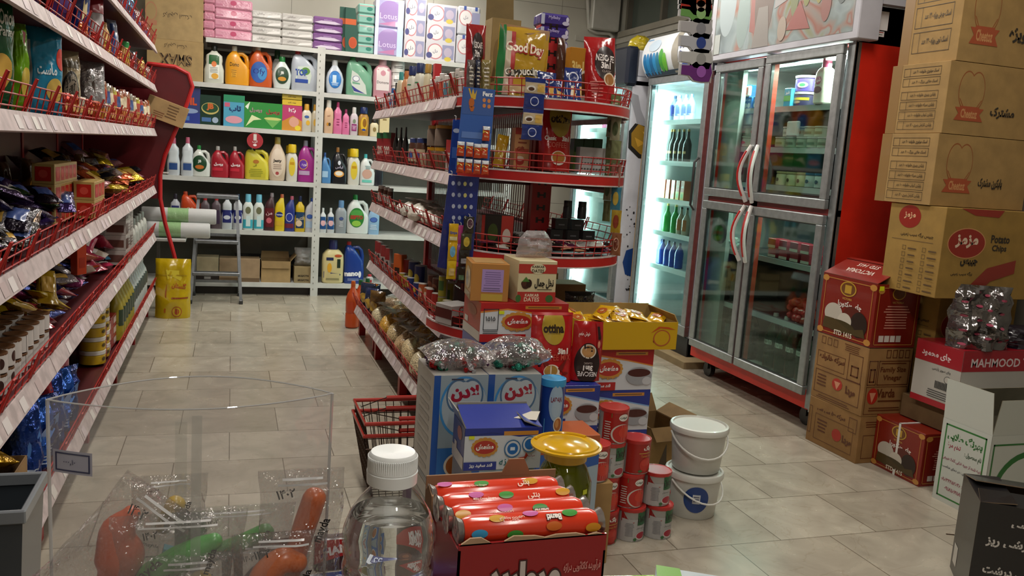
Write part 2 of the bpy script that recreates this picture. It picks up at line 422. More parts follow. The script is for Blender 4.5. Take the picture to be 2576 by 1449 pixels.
def carton(name,cat,label,w,d,h,c,arts={},b=.0015,parts=None,one=True):
    """closed printed box; arts: face -> drawing list, f front(-Y) l(-X) r(+X) t top"""
    mb=MB(); mb.cbox(-w/2,-d/2,0,w/2,d/2,h,c,b)
    Fs={'f':(Flat((-w/2,-d/2,0),(1,0,0),(0,0,1)),w,h),'l':(Flat((-w/2,d/2,0),(0,-1,0),(0,0,1)),d,h),'r':(Flat((w/2,-d/2,0),(0,1,0),(0,0,1)),d,h),'t':(Flat((-w/2,-d/2,h),(1,0,0),(0,1,0)),w,d)}
    for k,a in arts.items(): F,W,Hh=Fs[k]; mb.art(F,W,Hh,a)
    if one: return single(name,mb,label,cat)
    root=thing(name,label,cat); part('box_body',mb,root); return root
def openbox(name,cat,label,w,d,h,c,ci,arts={},flaps=(),th=.003):
    """open topped box with walls of real thickness; flaps: (side, length, angle from vertical outwards)"""
    root=thing(name,label,cat); mb=MB()
    mb.box(-w/2,-d/2,0,w/2,d/2,th,ci)
    for x0,y0,x1,y1 in((-w/2,-d/2,w/2,-d/2+th),(-w/2,d/2-th,w/2,d/2),(-w/2,-d/2+th,-w/2+th,d/2-th),(w/2-th,-d/2+th,w/2,d/2-th)):
        mb.box(x0,y0,th,x1,y1,h,ci)
    e=.0006
    mb.add([(-w/2,-d/2-e,0),(w/2,-d/2-e,0),(w/2,-d/2-e,h),(-w/2,-d/2-e,h)],[(0,1,2,3)],c)
    mb.add([(-w/2-e,d/2,0),(-w/2-e,-d/2,0),(-w/2-e,-d/2,h),(-w/2-e,d/2,h)],[(0,1,2,3)],c)
    mb.add([(w/2+e,-d/2,0),(w/2+e,d/2,0),(w/2+e,d/2,h),(w/2+e,-d/2,h)],[(0,1,2,3)],c)
    Fs={'f':(Flat((-w/2,-d/2-e,0),(1,0,0),(0,0,1)),w,h),'l':(Flat((-w/2-e,d/2,0),(0,-1,0),(0,0,1)),d,h),'r':(Flat((w/2+e,-d/2,0),(0,1,0),(0,0,1)),d,h)}
    for k,a in arts.items(): F,W,Hh=Fs[k]; mb.art(F,W,Hh,a)
    part('box_body',mb,root)
    for s,L,ang in flaps:
        a=R_(ang); dx,dz=math.sin(a)*L,math.cos(a)*L; m=MB()
        S={'f':((-w/2,-d/2,h),(w/2,-d/2,h),(0,-dx,dz)),'k':((w/2,d/2,h),(-w/2,d/2,h),(0,dx,dz)),'l':((-w/2,d/2,h),(-w/2,-d/2,h),(-dx,0,dz)),'r':((w/2,-d/2,h),(w/2,d/2,h),(dx,0,dz))}[s]
        p,q,v=[Vector(x) for x in S]; nrm=(q-p).cross(v).normalized()*th
        k=(q-p)*.03
        m.add([p,q,q+v-k,p+v+k],[(0,1,2,3)],c); m.add([p-nrm,q-nrm,q+v-k-nrm,p+v+k-nrm],[(3,2,1,0)],ci)
        m.add([p,q,q+v-k,p+v+k,p-nrm,q-nrm,q+v-k-nrm,p+v+k-nrm],[(0,1,5,4),(1,2,6,5),(2,3,7,6),(3,0,4,7)],ci)
        part('flap',m,root)
    return root
def can(name,cat,label,r,h,c,lid,art=None,lidh=.1,rim='b8b8b0'):
    root=thing(name,label,cat); b=MB(); b.lathe([(r*.98,0),(r,.02*h),(r*.985,.03*h),(r*.985,.97*h),(r,.98*h),(r*.97,h)],c,20)
    if art:
        F=Fn(lambda u,v,o:Vector((math.sin(u/r)*(r*.985+o+.0004),-math.cos(u/r)*(r*.985+o+.0004),v))); W=r*3.0
        b.art(F,W,h*.94,art,-W/2,h*.03)
    part('can_body',b,root)
    if lid:
        b=MB(); b.lathe([(r*1.02,h*(1-lidh)),(r*1.04,h*(1-lidh*.3)),(r*1.02,h*1.015),(r*.93,h*1.02),(r*.9,h*1.008)],lid,20); part('lid',b,root)
    return root
def grainbag(name,cat,label,w,h,d,c,seed,sc=220,tint=None):
    """clear plastic bag filled with loose goods, knotted on top"""
    root=thing(name,label,cat)
    b=MB(); nu,nv=18,12; vs=[];sd=Vector((seed*2.3,seed,seed*.7))
    for j in range(nv+1):
        t=j/nv; ph=t*PI; r=math.sin(ph)**.7; z=(1-math.cos(ph))/2
        for i in range(nu):
            a=2*PI*i/nu; q=1+.18*noise.noise(Vector((math.cos(a)*1.5,math.sin(a)*1.5,z*2))+sd)
            vs.append((math.cos(a)*w/2*r*q*(1-.25*z),math.sin(a)*d/2*r*q*(1-.25*z),z*h*.82*(1 if z<.5 else q)))
    b.add(vs,[(j*nu+i,j*nu+(i+1)%nu,(j+1)*nu+(i+1)%nu,(j+1)*nu+i) for j in range(nv) for i in range(nu)],M(c,'grain',sc=sc,va=.1 if sc<100 else .45)); part('bag_of_goods',b,root)
    b=MB(); pr=[(.2,.74),(.1,.82),(.07,.86),(.2,.95),(.3,1.0)]; vs=[];n=12
    for r,z in pr:
        for i in range(n):
            a=2*PI*i/n; q=1+.35*math.sin(a*3+seed)*(z>.87); vs.append((math.cos(a)*w*r*q,math.sin(a)*w*r*q*.6,z*h+(.02*h*math.sin(a*4+seed) if z>.95 else 0)))
    b.add(vs,[(j*n+i,j*n+(i+1)%n,(j+1)*n+(i+1)%n,(j+1)*n+i) for j in range(len(pr)-1) for i in range(n)],M('e6e6e0','film',haze=.3)); part('knotted_film',b,root)
    return root
def spot(px,z,X=None,Y=None):
    return (X_at(px,Y,z),Y) if Y is not None else (X,Y_at(px,X,z))
def fit(x0,x1,yt,z,X=None,Y=None):
    """room place and size of something seen between columns x0..x1 with its top at row yt, standing at height z"""
    x,y=spot((x0+x1)/2,z,X,Y); return x,y,(x1-x0)*dep(x,y,z)/F_PX,Z_at(yt,x,y)-z
# ---------------- the room ----------------
XL,XR,YF,YB,ZC=-1.12,3.4,-1.7,7.62,3.0
def floor_mat():
    mt=bpy.data.materials.new('floor_tiles'); mt.use_nodes=True; nt=mt.node_tree; N=nt.nodes; L=nt.links; b=N['Principled BSDF']
    tc=N.new('ShaderNodeTexCoord'); mp=N.new('ShaderNodeMapping'); mp.inputs['Location'].default_value=(-.01,-2.357,0); L.new(tc.outputs['Object'],mp.inputs[0])
    br=N.new('ShaderNodeTexBrick'); br.offset=.5; br.inputs['Scale'].default_value=1; br.inputs['Brick Width'].default_value=.406; br.inputs['Row Height'].default_value=.3425
    br.inputs['Mortar Size'].default_value=.0022; br.inputs['Mortar Smooth'].default_value=.3; br.inputs['Bias'].default_value=0
    br.inputs['Color1'].default_value=lin('b2aa9a'); br.inputs['Color2'].default_value=lin('9e9585'); br.inputs['Mortar'].default_value=lin('6a6152')
    L.new(mp.outputs[0],br.inputs[0])
    n=N.new('ShaderNodeTexNoise'); n.inputs['Scale'].default_value=5; n.inputs['Detail'].default_value=9; n.inputs['Distortion'].default_value=1.4; L.new(tc.outputs['Object'],n.inputs[0])
    r=N.new('ShaderNodeMapRange'); r.inputs[1].default_value=.3; r.inputs[2].default_value=.7; r.inputs[3].default_value=.82; r.inputs[4].default_value=1.1; L.new(n.outputs[0],r.inputs[0])
    v=N.new('ShaderNodeVectorMath'); v.operation='SCALE'; L.new(br.outputs[0],v.inputs[0]); L.new(r.outputs[0],v.inputs['Scale'])
    wv=N.new('ShaderNodeTexNoise'); wv.inputs['Scale'].default_value=2.2; wv.inputs['Detail'].default_value=12; wv.inputs['Distortion'].default_value=3; L.new(tc.outputs['Object'],wv.inputs[0])
    r2=N.new('ShaderNodeValToRGB'); r2.color_ramp.elements[0].position=.49; r2.color_ramp.elements[0].color=(1,1,1,1); r2.color_ramp.elements[1].position=.5; r2.color_ramp.elements[1].color=(.78,.74,.68,1)
    e=r2.color_ramp.elements.new(.512); e.color=(1,1,1,1); L.new(wv.outputs[0],r2.inputs[0])
    mx=N.new('ShaderNodeMixRGB'); mx.blend_type='MULTIPLY'; mx.inputs[0].default_value=.55; L.new(v.outputs[0],mx.inputs[1]); L.new(r2.outputs[0],mx.inputs[2]); L.new(mx.outputs[0],b.inputs[0])
    r3=N.new('ShaderNodeMapRange'); r3.inputs[3].default_value=.16; r3.inputs[4].default_value=.34; L.new(n.outputs[0],r3.inputs[0]); L.new(r3.outputs[0],b.inputs['Roughness'])
    return mt
def tilewall(name,c1,c2,w,h,loc,mort='77756c',plane='xz'):
    mt=bpy.data.materials.new(name); mt.use_nodes=True; nt=mt.node_tree; N=nt.nodes; L=nt.links; b=N['Principled BSDF']
    tc=N.new('ShaderNodeTexCoord'); s=N.new('ShaderNodeSeparateXYZ'); c=N.new('ShaderNodeCombineXYZ'); L.new(tc.outputs['Object'],s.inputs[0])
    L.new(s.outputs[0 if plane=='xz' else 1],c.inputs[0]); L.new(s.outputs[2],c.inputs[1])
    mp=N.new('ShaderNodeMapping'); mp.inputs['Location'].default_value=loc; L.new(c.outputs[0],mp.inputs[0])
    br=N.new('ShaderNodeTexBrick'); br.offset=0; br.inputs['Scale'].default_value=1; br.inputs['Brick Width'].default_value=w; br.inputs['Row Height'].default_value=h; br.inputs['Mortar Size'].default_value=.002
    br.inputs['Color1'].default_value=lin(c1); br.inputs['Color2'].default_value=lin(c2); br.inputs['Mortar'].default_value=lin(mort); L.new(mp.outputs[0],br.inputs[0])
    n=N.new('ShaderNodeTexNoise'); n.inputs['Scale'].default_value=3; n.inputs['Detail'].default_value=8; L.new(tc.outputs['Object'],n.inputs[0])
    r=N.new('ShaderNodeMapRange'); r.inputs[3].default_value=.85; r.inputs[4].default_value=1.1; L.new(n.outputs[0],r.inputs[0])
    v=N.new('ShaderNodeVectorMath'); v.operation='SCALE'; L.new(br.outputs[0],v.inputs[0]); L.new(r.outputs[0],v.inputs['Scale']); L.new(v.outputs[0],b.inputs[0]); b.inputs['Roughness'].default_value=.22
    return mt
T=.1
struct('floor',MB().box(XL-T,YF-T,-.1,XR+T,YB+T,0,floor_mat()))
struct('wall_back',MB().box(XL-T,YB,0,XR+T,YB+T,ZC,tilewall('wall_tile','b9b6aa','b2afa3',.6,.9,(.15,.05,0))))
struct('wall_left',MB().box(XL-T,YF,0,XL,YB,ZC,M('8d867a','paint')))
b=MB(); WZ=2.46
b.box(XR,YF,0,XR+T,YB,WZ,M('8f8e84','paint')); b.box(XR,YF,WZ,XR+T,4.6,ZC,M('8f8e84','paint')); b.box(XR,YF,2.92,XR+T,YB,ZC,M('8f8e84','paint')); b.box(XR,7.42,WZ,XR+T,YB,2.92,M('8f8e84','paint'))
struct('wall_right',b)
struct('wall_front',MB().box(XL-T,YF-T,0,XR+T,YF,ZC,M('a59e90','paint')))
struct('ceiling',MB().box(XL-T,YF-T,ZC,XR+T,YB+T,ZC+.1,M('cfcbc0','paint')))
b=MB(); 
b.box(XR-.03,4.6,WZ-.05,XR+.02,7.5,WZ,M('8a8578','paint'))
for y in (4.6,5.3,6.0,6.7,7.38): b.box(XR+.0,y,WZ,XR+.05,y+.04,2.92,M('5d584c','paint'))
b.box(XR,4.6,2.88,XR+.05,7.42,2.92,M('5d584c','paint'))
w1=struct('window_1',b)
b=MB(); b.box(XR+.05,4.6,WZ,XR+.06,7.42,2.92,M('4a544c','plastic',rough=.15)); part('window_pane',b,w1)
b=MB(); b.box(XR-.012,5.0,2.36,XR,YB,2.41,M('a9a69b','paint')); b.box(3.0,YB-.012,2.36,XR,YB,2.41,M('a9a69b','paint')); struct('trim_1',b)
# lamp fittings on the ceiling
for i,(x,y,e) in enumerate(LAMPS):
    t=thing('ceiling_lamp','white tube ceiling lamp, %s from the back wall'%ORD[[l[1] for l in LAMPS].index(y)],'lamp',(x,y,2.94))
    b=MB(); b.cbox(-.09,-.62,.03,.09,.62,.06,'dcdcd8'); part('housing',b,t)
    b=MB(); b.tube([(-.04,-.6,.012),(-.04,.6,.012)],.012,M('fff4e0','emit',s=2.0),8); b.tube([(.04,-.6,.012),(.04,.6,.012)],.012,M('fff4e0','emit',s=2.0),8); part('lamp_tube',b,t)
# pipe and meter box high on the back wall
W='b4b3aa'
c0=at(1483,0,Y=7.57); P=[(X_at(1476,7.57,2.9),7.57,2.9)]+[tuple(at(x,y,Y=7.57)) for x,y in ((1481,60),(1486,75),(1500,82),(1532,84),(1540,92))]
b=MB(); b.tube(P+[(P[-1][0]+.01,7.57,P[-1][2]-.12)],.017,M(W,'paint'),8); b.tube([(P[3][0],7.57,P[3][2]+.035),(P[3][0]+.11,7.57,P[3][2]+.03)],.012,M('8a4a40','paint'),6)
single('wall_pipe',b,'pale grey pipe bending down the back wall beside the meter box','pipe')
a0=at(1488,72,Y=7.5); a1=at(1563,0,Y=7.5)
b=MB(); b.cbox(a0.x,7.49,a0.z,a1.x,YB,2.9,M(W,'paint'),.01); single('meter_box',b,'pale grey box fixed high on the back wall beside the pipe','box')

# ---------------- back wall shelving ----------------
YS=7.18; BZ=[.105,.53,.938,1.345,1.666,2.005]
bs=thing('wall_shelving','white metal shelving full of cleaning products against the back wall','shelf',(.66,YS,0))
wm=M('c9c9c4','paint')
def upr(x):
    b=MB(); b.box(x-.03,YS,0,x+.03,YS+.03,2.02,wm); b.box(x-.03,7.56,0,x+.03,7.59,2.02,wm)
    for z in [i*.05+.05 for i in range(39)]: b.box(x-.012,YS-.0008,z,x-.006,YS,z+.014,M('77776f'))
    part('upright',b,bs,world=True)
for x in (-.98,.667,2.3): upr(x)
for k,z in enumerate(BZ):
    for x0,x1 in ((-.95,.637),(.697,2.27)):
        if k==5 and x0<0: x0=-.205
        b=MB(); b.box(x0,YS+.004,z-.005,x1,7.58,z,wm); b.box(x0,YS,z-.036,x1,YS+.006,z,wm); b.box(x0,7.56,z-.036,x1,7.58,z-.005,wm); part('shelf_panel',b,bs,world=True)
for x0,x1 in ((-.95,.637),(.697,2.27)):
    b=MB(); b.box(x0,7.585,.1,x1,7.6,1.95,M('5f5d55','paint')); part('back_panel',b,bs,world=True)
BASE=MB(); BASE.box(-.95,7.25,0,2.27,7.3,.068,M('2c2622','paint')); part('kick_plate',BASE,bs,world=True)

# ---------------- gondola shelving ----------------
RED='a3161a'; MAR='4b0f16'; 
wire=M('a8201c','paint'); rail=M('c3b4b3','rail')
def shelf(root,xf,xb,y0,y1,z,s):
    """s=+1 opens towards +X, -1 towards -X"""
    b=MB(); lo,hi=min(xf,xb),max(xf,xb); b.box(lo,y0,z-.03,hi,y1,z-.012,M(MAR,'paint')); part('shelf_panel',b,root,world=True)
    b=MB(); n=max(2,round((y1-y0)/.95)); L=(y1-y0)/n
    for i in range(n):
        a,c=y0+i*L+.004,y0+(i+1)*L-.004
        v=[(xf+s*.004,a,z+.002),(xf+s*.004,c,z+.002),(xf+s*.022,c,z-.046),(xf+s*.022,a,z-.046),(xf-s*.004,a,z+.002),(xf-s*.004,c,z+.002),(xf+s*.012,c,z-.05),(xf+s*.012,a,z-.05)]
        b.add(v,[(0,1,2,3),(7,6,5,4),(0,4,5,1),(3,2,6,7),(0,3,7,4),(1,5,6,2)],rail)
        rr=random.Random(int(z*1000)+i)
        for j in range(int(L/.09)):        # paper strips slid behind the rail
            q=a+.02+j*.09+rr.uniform(0,.02)
            if rr.random()<.6: b.add([(xf+s*.0085,q,z-.008),(xf+s*.0085,q+.05,z-.008),(xf+s*.021,q+.05,z-.04),(xf+s*.021,q,z-.04)],[(0,1,2,3)],M(rr.choice(['d6cfcd','cdbfc2','dcd8d2','b9a7a6']),'paper'))
    part('price_rail',b,root,world=True)
    b=MB()
    for h,o in((.012,.002),(.04,.008),(.068,.014)): b.tube([(xf+s*o,y0+.01,z+h),(xf+s*o,y1-.01,z+h)],.0022,wire,5)
    k=int((y1-y0)/.075)
    for i in range(k+1):
        y=y0+.01+i*(y1-y0-.02)/k; b.tube([(xf,y,z+.004),(xf+s*.014,y,z+.068)],.0017,wire,4)
        if i%4==0: b.tube([(xf-s*.002,y,z+.0),(xf+s*.03,y+.012,z+.085),(xf+s*.03,y+.03,z+.085),(xf-s*.002,y+.035,z+.0)],.003,wire,5)
    part('wire_fence',b,root,world=True)
LZ=[.205,.58,.9,1.28,1.568,1.82]
lg=thing('gondola_shelving','long red shelving with sweets and crisps along the left wall','shelf',(-.8,3.5,0))
LY0,LY1=.95,6.28
for z in LZ: shelf(lg,-.5,-.93,2.18 if z<.3 else LY0,LY1,z,1)
b=MB(); b.box(-.96,LY0,.1,-.935,LY1,2.3,M(MAR,'paint')); part('back_panel',b,lg,world=True)
for y in (LY0,1.62,2.75,3.65,4.55,5.4,LY1-.03):
    b=MB(); b.box(-.99,y,0,-.93,y+.035,2.35,M(RED,'paint')); b.box(-.93,y,0,-.53 if y>2.2 else -.7,y+.035,.09,M(RED,'paint')); part('upright',b,lg,world=True)
b=MB(); b.box(-.93,2.18,.02,-.55,LY1,.17,M('3a0d12','paint')); part('kick_plate',b,lg,world=True)
# far end panel with its bent red tube
YE=6.36; P=[at(x,y,Y=YE) for x,y in ((372,160),(440,168),(474,186),(484,218),(470,262),(443,325),(415,390),(403,440),(403,500),(415,560),(432,620),(440,650))]
b=MB(); b.tube([tuple(p) for p in P]+[(P[-1].x+.02,YE,.02)],.014,M('b01c1e','paint'),8); part('bent_tube',b,lg,'bright red bent tube edge',world=True)
poly=[(p.x-.8,p.z) for p in P[:9]]; poly+=[(-1.74,P[8].z),(-1.74,P[0].z)]
b=MB(); b.prism(poly,Flat((.8,YE,0),(1,0,0),(0,0,1)),.012,M('5a0f16','paint')); part('end_panel',b,lg,'dark red side panel',world=True)

CZ=[.19,.56,.92,1.175,1.47]; CX=.825; CR=.35; CC=(CX+CR,3.3)
cg=thing('gondola_shelving','double sided red shelving in the middle of the shop with a rounded end','shelf',(CC[0],4.3,0))
for k,z in enumerate(CZ):
    y1=5.75 if k==0 else 5.28
    shelf(cg,CX,CC[0]-.02,CC[1]-.02,y1,z,-1); shelf(cg,CX+2*CR,CC[0]+.02,CC[1]-.02,y1,z,1)
for y in (3.32,4.25,5.2):
    b=MB(); b.box(CC[0]-.02,y,0,CC[0]+.02,y+.05,1.78,M(RED,'paint'))
    b.box(CX+.03,y,0,CC[0]*2-CX-.03,y+.04,.1,M(RED,'paint')); part('upright',b,cg,world=True)
for y in (5.66,4.98,4.2,3.5):
    b=MB(); b.box(CX+.01,y,0,CX+.05,y+.05,.16,M(RED,'paint')); part('base_leg',b,cg,world=True)
b=MB()
for i in range(60): b.tube([(CC[0],3.36+i*.031,.25),(CC[0],3.36+i*.031,1.55)],.002,M('6b1418','paint'),4)
for z in (.3,.6,.9,1.2,1.5): b.tube([(CC[0],3.35,z),(CC[0],5.2,z)],.002,M('6b1418','paint'),4)
part('back_grille',b,cg,world=True)
# perforated red post on the rounded end
b=MB(); F=Flat((CC[0]-.02,3.22,0),(1,0,0),(0,0,1)); b.box(CC[0]-.04,3.22,0,CC[0]+.04,3.25,1.72,M(RED,'paint'))
for i in range(30):
    z=.3+i*.05; b.rect(F,.002,z,.012,z+.022,M('1c0608')); b.rect(F,.028,z,.038,z+.022,M('1c0608')); b.rect(F,.01,z+.008,.03,z+.014,M('1c0608'))
part('perforated_post',b,cg,world=True)
EZ=[.60,.895,1.205,1.47]
def arcp(r,a): return (CC[0]+r*math.cos(R_(a)),CC[1]+r*math.sin(R_(a)))
for k,z in enumerate(EZ):
    r=CR if k else CR+.07; A=[-180+i*10 for i in range(19)]
    b=MB(); pts=[arcp(r-.002,a) for a in A]; b.prism(pts,Flat((0,0,z-.006),(1,0,0),(0,1,0)),.018,M(MAR,'paint')); part('round_shelf',b,cg,world=True)
    b=MB()
    for (h0,h1,o,c) in((-.036,-.004,.004,'b3201c'),(-.041,-.036,.005,'cfc6c4'),(-.004,.002,.005,'cfc6c4')):
        vs=[]
        for a in A: x,y=arcp(r+o,a); x2,y2=arcp(r-.002,a); vs+=[(x,y,z+h0),(x,y,z+h1),(x2,y2,z+h1),(x2,y2,z+h0)]
        b.add(vs,[(4*i+j,4*i+4+j,4*i+4+(j+1)%4,4*i+(j+1)%4) for i in range(18) for j in range(4)],M(c,'paint' if c[0]=='b' else 'rail'))
    part('curved_fascia',b,cg,world=True)
    b=MB()
    for h in (.015,.04,.065): b.tube([arcp(r-.004+h*.15,a)+(z+h,) for a in A],.0024,wire,5)
    for a in range(-178,0,8): b.tube([arcp(r-.004,a)+(z,),arcp(r+.006,a)+(z+.067,)],.0018,wire,4)
    part('wire_fence',b,cg,world=True)
# ---------------- fridges ----------------
alu=M('a9adae','metal',rough=.42); gas=M('2a2c2c')
def liner(h,k=.6): return M(h,'paint',rough=k)
def sign_mat():
    mt=bpy.data.materials.new('sign_print'); mt.use_nodes=True; nt=mt.node_tree; N=nt.nodes; L=nt.links; b=N['Principled BSDF']; tc=N.new('ShaderNodeTexCoord')
    n=N.new('ShaderNodeTexNoise'); n.inputs['Scale'].default_value=4.5; n.inputs['Detail'].default_value=2; n.inputs['Distortion'].default_value=.4; L.new(tc.outputs['Object'],n.inputs[0])
    r=N.new('ShaderNodeValToRGB'); e=r.color_ramp.elements; e[0].position=.28; e[0].color=lin('6c7678'); e[1].position=.74; e[1].color=lin('b4b8b6')
    for p,c in ((.38,'8d9a9c'),(.45,'9aa6a8'),(.5,'8e9896'),(.545,'a08c84'),(.57,'a0746a'),(.6,'9aa09c'),(.66,'8f9060')): e.new(p).color=lin(c)
    L.new(n.outputs[0],r.inputs[0]); L.new(r.outputs[0],b.inputs[0]); b.inputs['Roughness'].default_value=.2; return mt
def haze_mix(h,k=.42,g='8f989a'): return ''.join('%02x'%int(int(h[i:i+2],16)*(1-k)+int(g[i:i+2],16)*k) for i in (0,2,4))  # mixes grey into the sign's colours, painting in its reflected haze
def fridge4():
    X0,Y0,Y1=2.75,3.42,4.64; XB=3.37
    t=thing('display_fridge','tall red four-door glass display fridge with a picture sign on top','fridge',(X0+.3,4.03,0))
    b=MB(); red=M('cc2818','paint',rough=.35)
    b.box(X0+.03,Y0,.1,XB,Y0+.03,2.06,red); b.box(X0+.03,Y1-.03,.1,XB,Y1,2.06,red); b.box(XB-.03,Y0,.1,XB,Y1,2.06,red); b.box(X0+.03,Y0+.005,2.045,XB,Y1-.005,2.06,red); b.box(X0+.03,Y0,1.89,XB,Y1,2.06,red); b.box(X0+.015,Y0,.1,XB,Y1,.17,red)
    part('cabinet',b,t,world=True)
    b=MB(); c=liner('8d9490'); b.box(X0+.09,Y0+.03,.17,XB-.03,Y0+.045,1.89,c); b.box(X0+.09,Y1-.045,.17,XB-.03,Y1-.03,1.89,c); b.box(XB-.045,Y0+.03,.17,XB-.03,Y1-.03,1.89,M('4b524f','paint')); b.box(X0+.09,Y0+.03,1.875,XB-.03,Y1-.03,1.89,c); b.box(X0+.09,Y0+.03,.17,XB-.03,Y1-.03,.185,c)
    b.box(X0+.06,Y1-.20,.17,X0+.09,Y1-.03,1.89,c); part('liner',b,t,world=True)
    b=MB(); b.box(X0+.0,Y0,.11,X0+.03,Y0+.055,1.89,alu); b.box(X0+.0,Y1-.05,.17,X0+.03,Y1,1.89,alu); b.box(X0+.005,Y0,1.075,X0+.03,Y1,1.105,M('7a1512','paint')); b.box(X0+.005,4.08,.17,X0+.05,4.14,1.89,M('b6402c','paint')); b.box(X0-.005,Y0+.0,.10,X0+.012,Y0+.02,1.9,alu)
    part('door_surround',b,t,world=True)
    for y0,y1,z0,z1,hy in ((4.115,4.60,1.105,1.875,4.145),(3.475,4.095,1.105,1.885,4.065),(4.115,4.60,.175,1.075,4.145),(3.475,4.095,.175,1.075,4.065)):
        w=.047; b=MB(); xf=X0-.03
        for q in ((y0,z0,y1,z0+w),(y0,z1-w,y1,z1),(y0,z0+w,y0+w,z1-w),(y1-w,z0+w,y1,z1-w)): b.cbox(xf,q[0],q[1],X0-.002,q[2],q[3],alu,.004)
        for q in ((y0+w,z0+w,y1-w,z0+w+.006),(y0+w,z1-w-.006,y1-w,z1-w),(y0+w,z0+w+.006,y0+w+.006,z1-w-.006),(y1-w-.006,z0+w+.006,y1-w,z1-w-.006)): b.box(xf+.008,q[0],q[1],X0-.004,q[2],q[3],gas)
        d=part('door',b,t,world=True)
        b=MB(); b.box(xf+.012,y0+w,z0+w,xf+.016,y1-w,z1-w,M('dcebe4','clear')); part('glass_pane',b,d,world=True)
        zc=1.25 if z0>1 else .92; s=1 if hy>4.1 else -1; b=MB()
        pts=[(xf-.004-.045*math.sin(PI*i/10),hy+s*.025*math.sin(PI*i/10)-s*.01,zc-.155+.31*i/10) for i in range(11)]
        b.tube(pts,.0115,'d2cecb',8); pr=[(p[0]-.011,p[1],p[2]) for p in pts[1:-1]]; b.tube(pr,.0062,'b01818',6); part('handle',b,d,'curved white handle with a red stripe',world=True)
    for z in (.48,.80,1.20,1.405,1.625):
        b=MB(); b.box(X0+.1,Y0+.05,z-.012,XB-.05,Y1-.05,z,M('5b5f5e','metal')); b.box(X0+.095,Y0+.05,z-.03,X0+.1,Y1-.05,z,M('9aa0a0')); part('fridge_shelf',b,t,world=True)
    for y in (Y0+.12,Y1-.14):
        b=MB(); b.tube([(X0+.06,y,.045),(X0+.09,y,.045)],.045,M('151515'),14); b.box(X0+.05,y-.02,.05,X0+.1,y+.02,.1,M('202020')); part('castor',b,t,world=True)
    b=MB(); b.box(X0+.1,3.5,1.845,X0+.14,4.5,1.87,M('eafff4','emit',s=4)); part('light_strip',b,t,world=True)
    area('fridge_light',(X0+.14,4.0,1.83),.05,1.0,15,(.9,1,.95)); area('fridge_light',(X0+.14,4.0,1.06),.05,1.0,2.4,(.8,1,.9))
    # sign box on top
    b=MB(); b.cbox(X0-.05,Y0-.06,1.895,X0+.07,4.67,2.6,M('b5b5bd','paint'),.004); b.box(X0+.07,Y0-.06,2.06,XB,Y0-.02,2.6,M('b5b5bd','paint')); s=part('sign_box',b,t,world=True)
    b=MB(); F=Flat((X0-.0505,4.62,1.93),(0,-1,0),(0,0,1)); Wd,Hh=1.22,.62
    b.rect(F,0,0,Wd,Hh,sign_mat(),1)
    R=M
    A=[('e',.1,.45,.07,.3,'a9babd'),('e',.24,.3,.05,.28,'8fa5a0'),('p',[(.30,.15),(.36,.12),(.34,.8),(.29,.8)],'a4544c'),
       ('e',.4,.5,.075,.48,'6b5248'),('e',.39,.62,.045,.2,'ae8c7a'),('e',.39,.54,.018,.022,'8a4a44'),('e',.375,.66,.007,.01,'3a2c28'),('e',.405,.66,.007,.01,'3a2c28'),('p',[(.33,.0),(.46,.0),(.43,.34),(.36,.34)],'8d7f76'),
       ('p',[(.48,.3),(.57,.35),(.58,1),(.49,1)],'b3aaa8'),('p',[(.485,.45),(.575,.5),(.575,.56),(.485,.5)],'a34038'),('p',[(.49,.7),(.58,.74),(.58,.8),(.49,.76)],'a34038'),
       ('e',.62,.55,.035,.35,'7c7f4a'),('e',.70,.62,.04,.36,'8b8a3c'),('e',.70,.75,.03,.12,'d2ccba'),('e',.78,.58,.035,.32,'a8963c'),('p',[(.58,.1),(.74,.08),(.66,.32)],'a8453c'),('e',.83,.25,.03,.14,'9c4b3f'),
       ('e',.92,.62,.055,.4,'5b6364'),('o',.92,.5,.035,.1,'c8cccc','5b6364'),('e',.86,.72,.02,.25,'b0403a'),('r',.0,.0,.06,.18,'c2c6bd'),('e',.55,.12,.03,.1,'b59a86')]
    b.art(F,Wd,Hh,[(*q[:-1],haze_mix(q[-1])) if q[0]!='o' else q for q in A],0,0); part('sign_picture',b,s,world=True)
    # price sticker
    b=MB(); F=Flat((X0+.045,Y0-.001,0),(1,0,0),(0,0,1)); b.rect(F,.035,1.955,.115,2.04,M('ddd9d8','paper')); b.rect(F,.03,1.925,.10,1.95,M('ddd9d8','paper'),2); b.rect(F,.035,1.943,.095,1.947,M('9c3a34'),3); b.rect(F,.045,1.933,.09,1.936,M('555555'),3); b.rect(F,.035,2.0,.055,2.04,M('a8130f'),3)
    part('sticker',b,t,world=True)
    return t
fridge4()
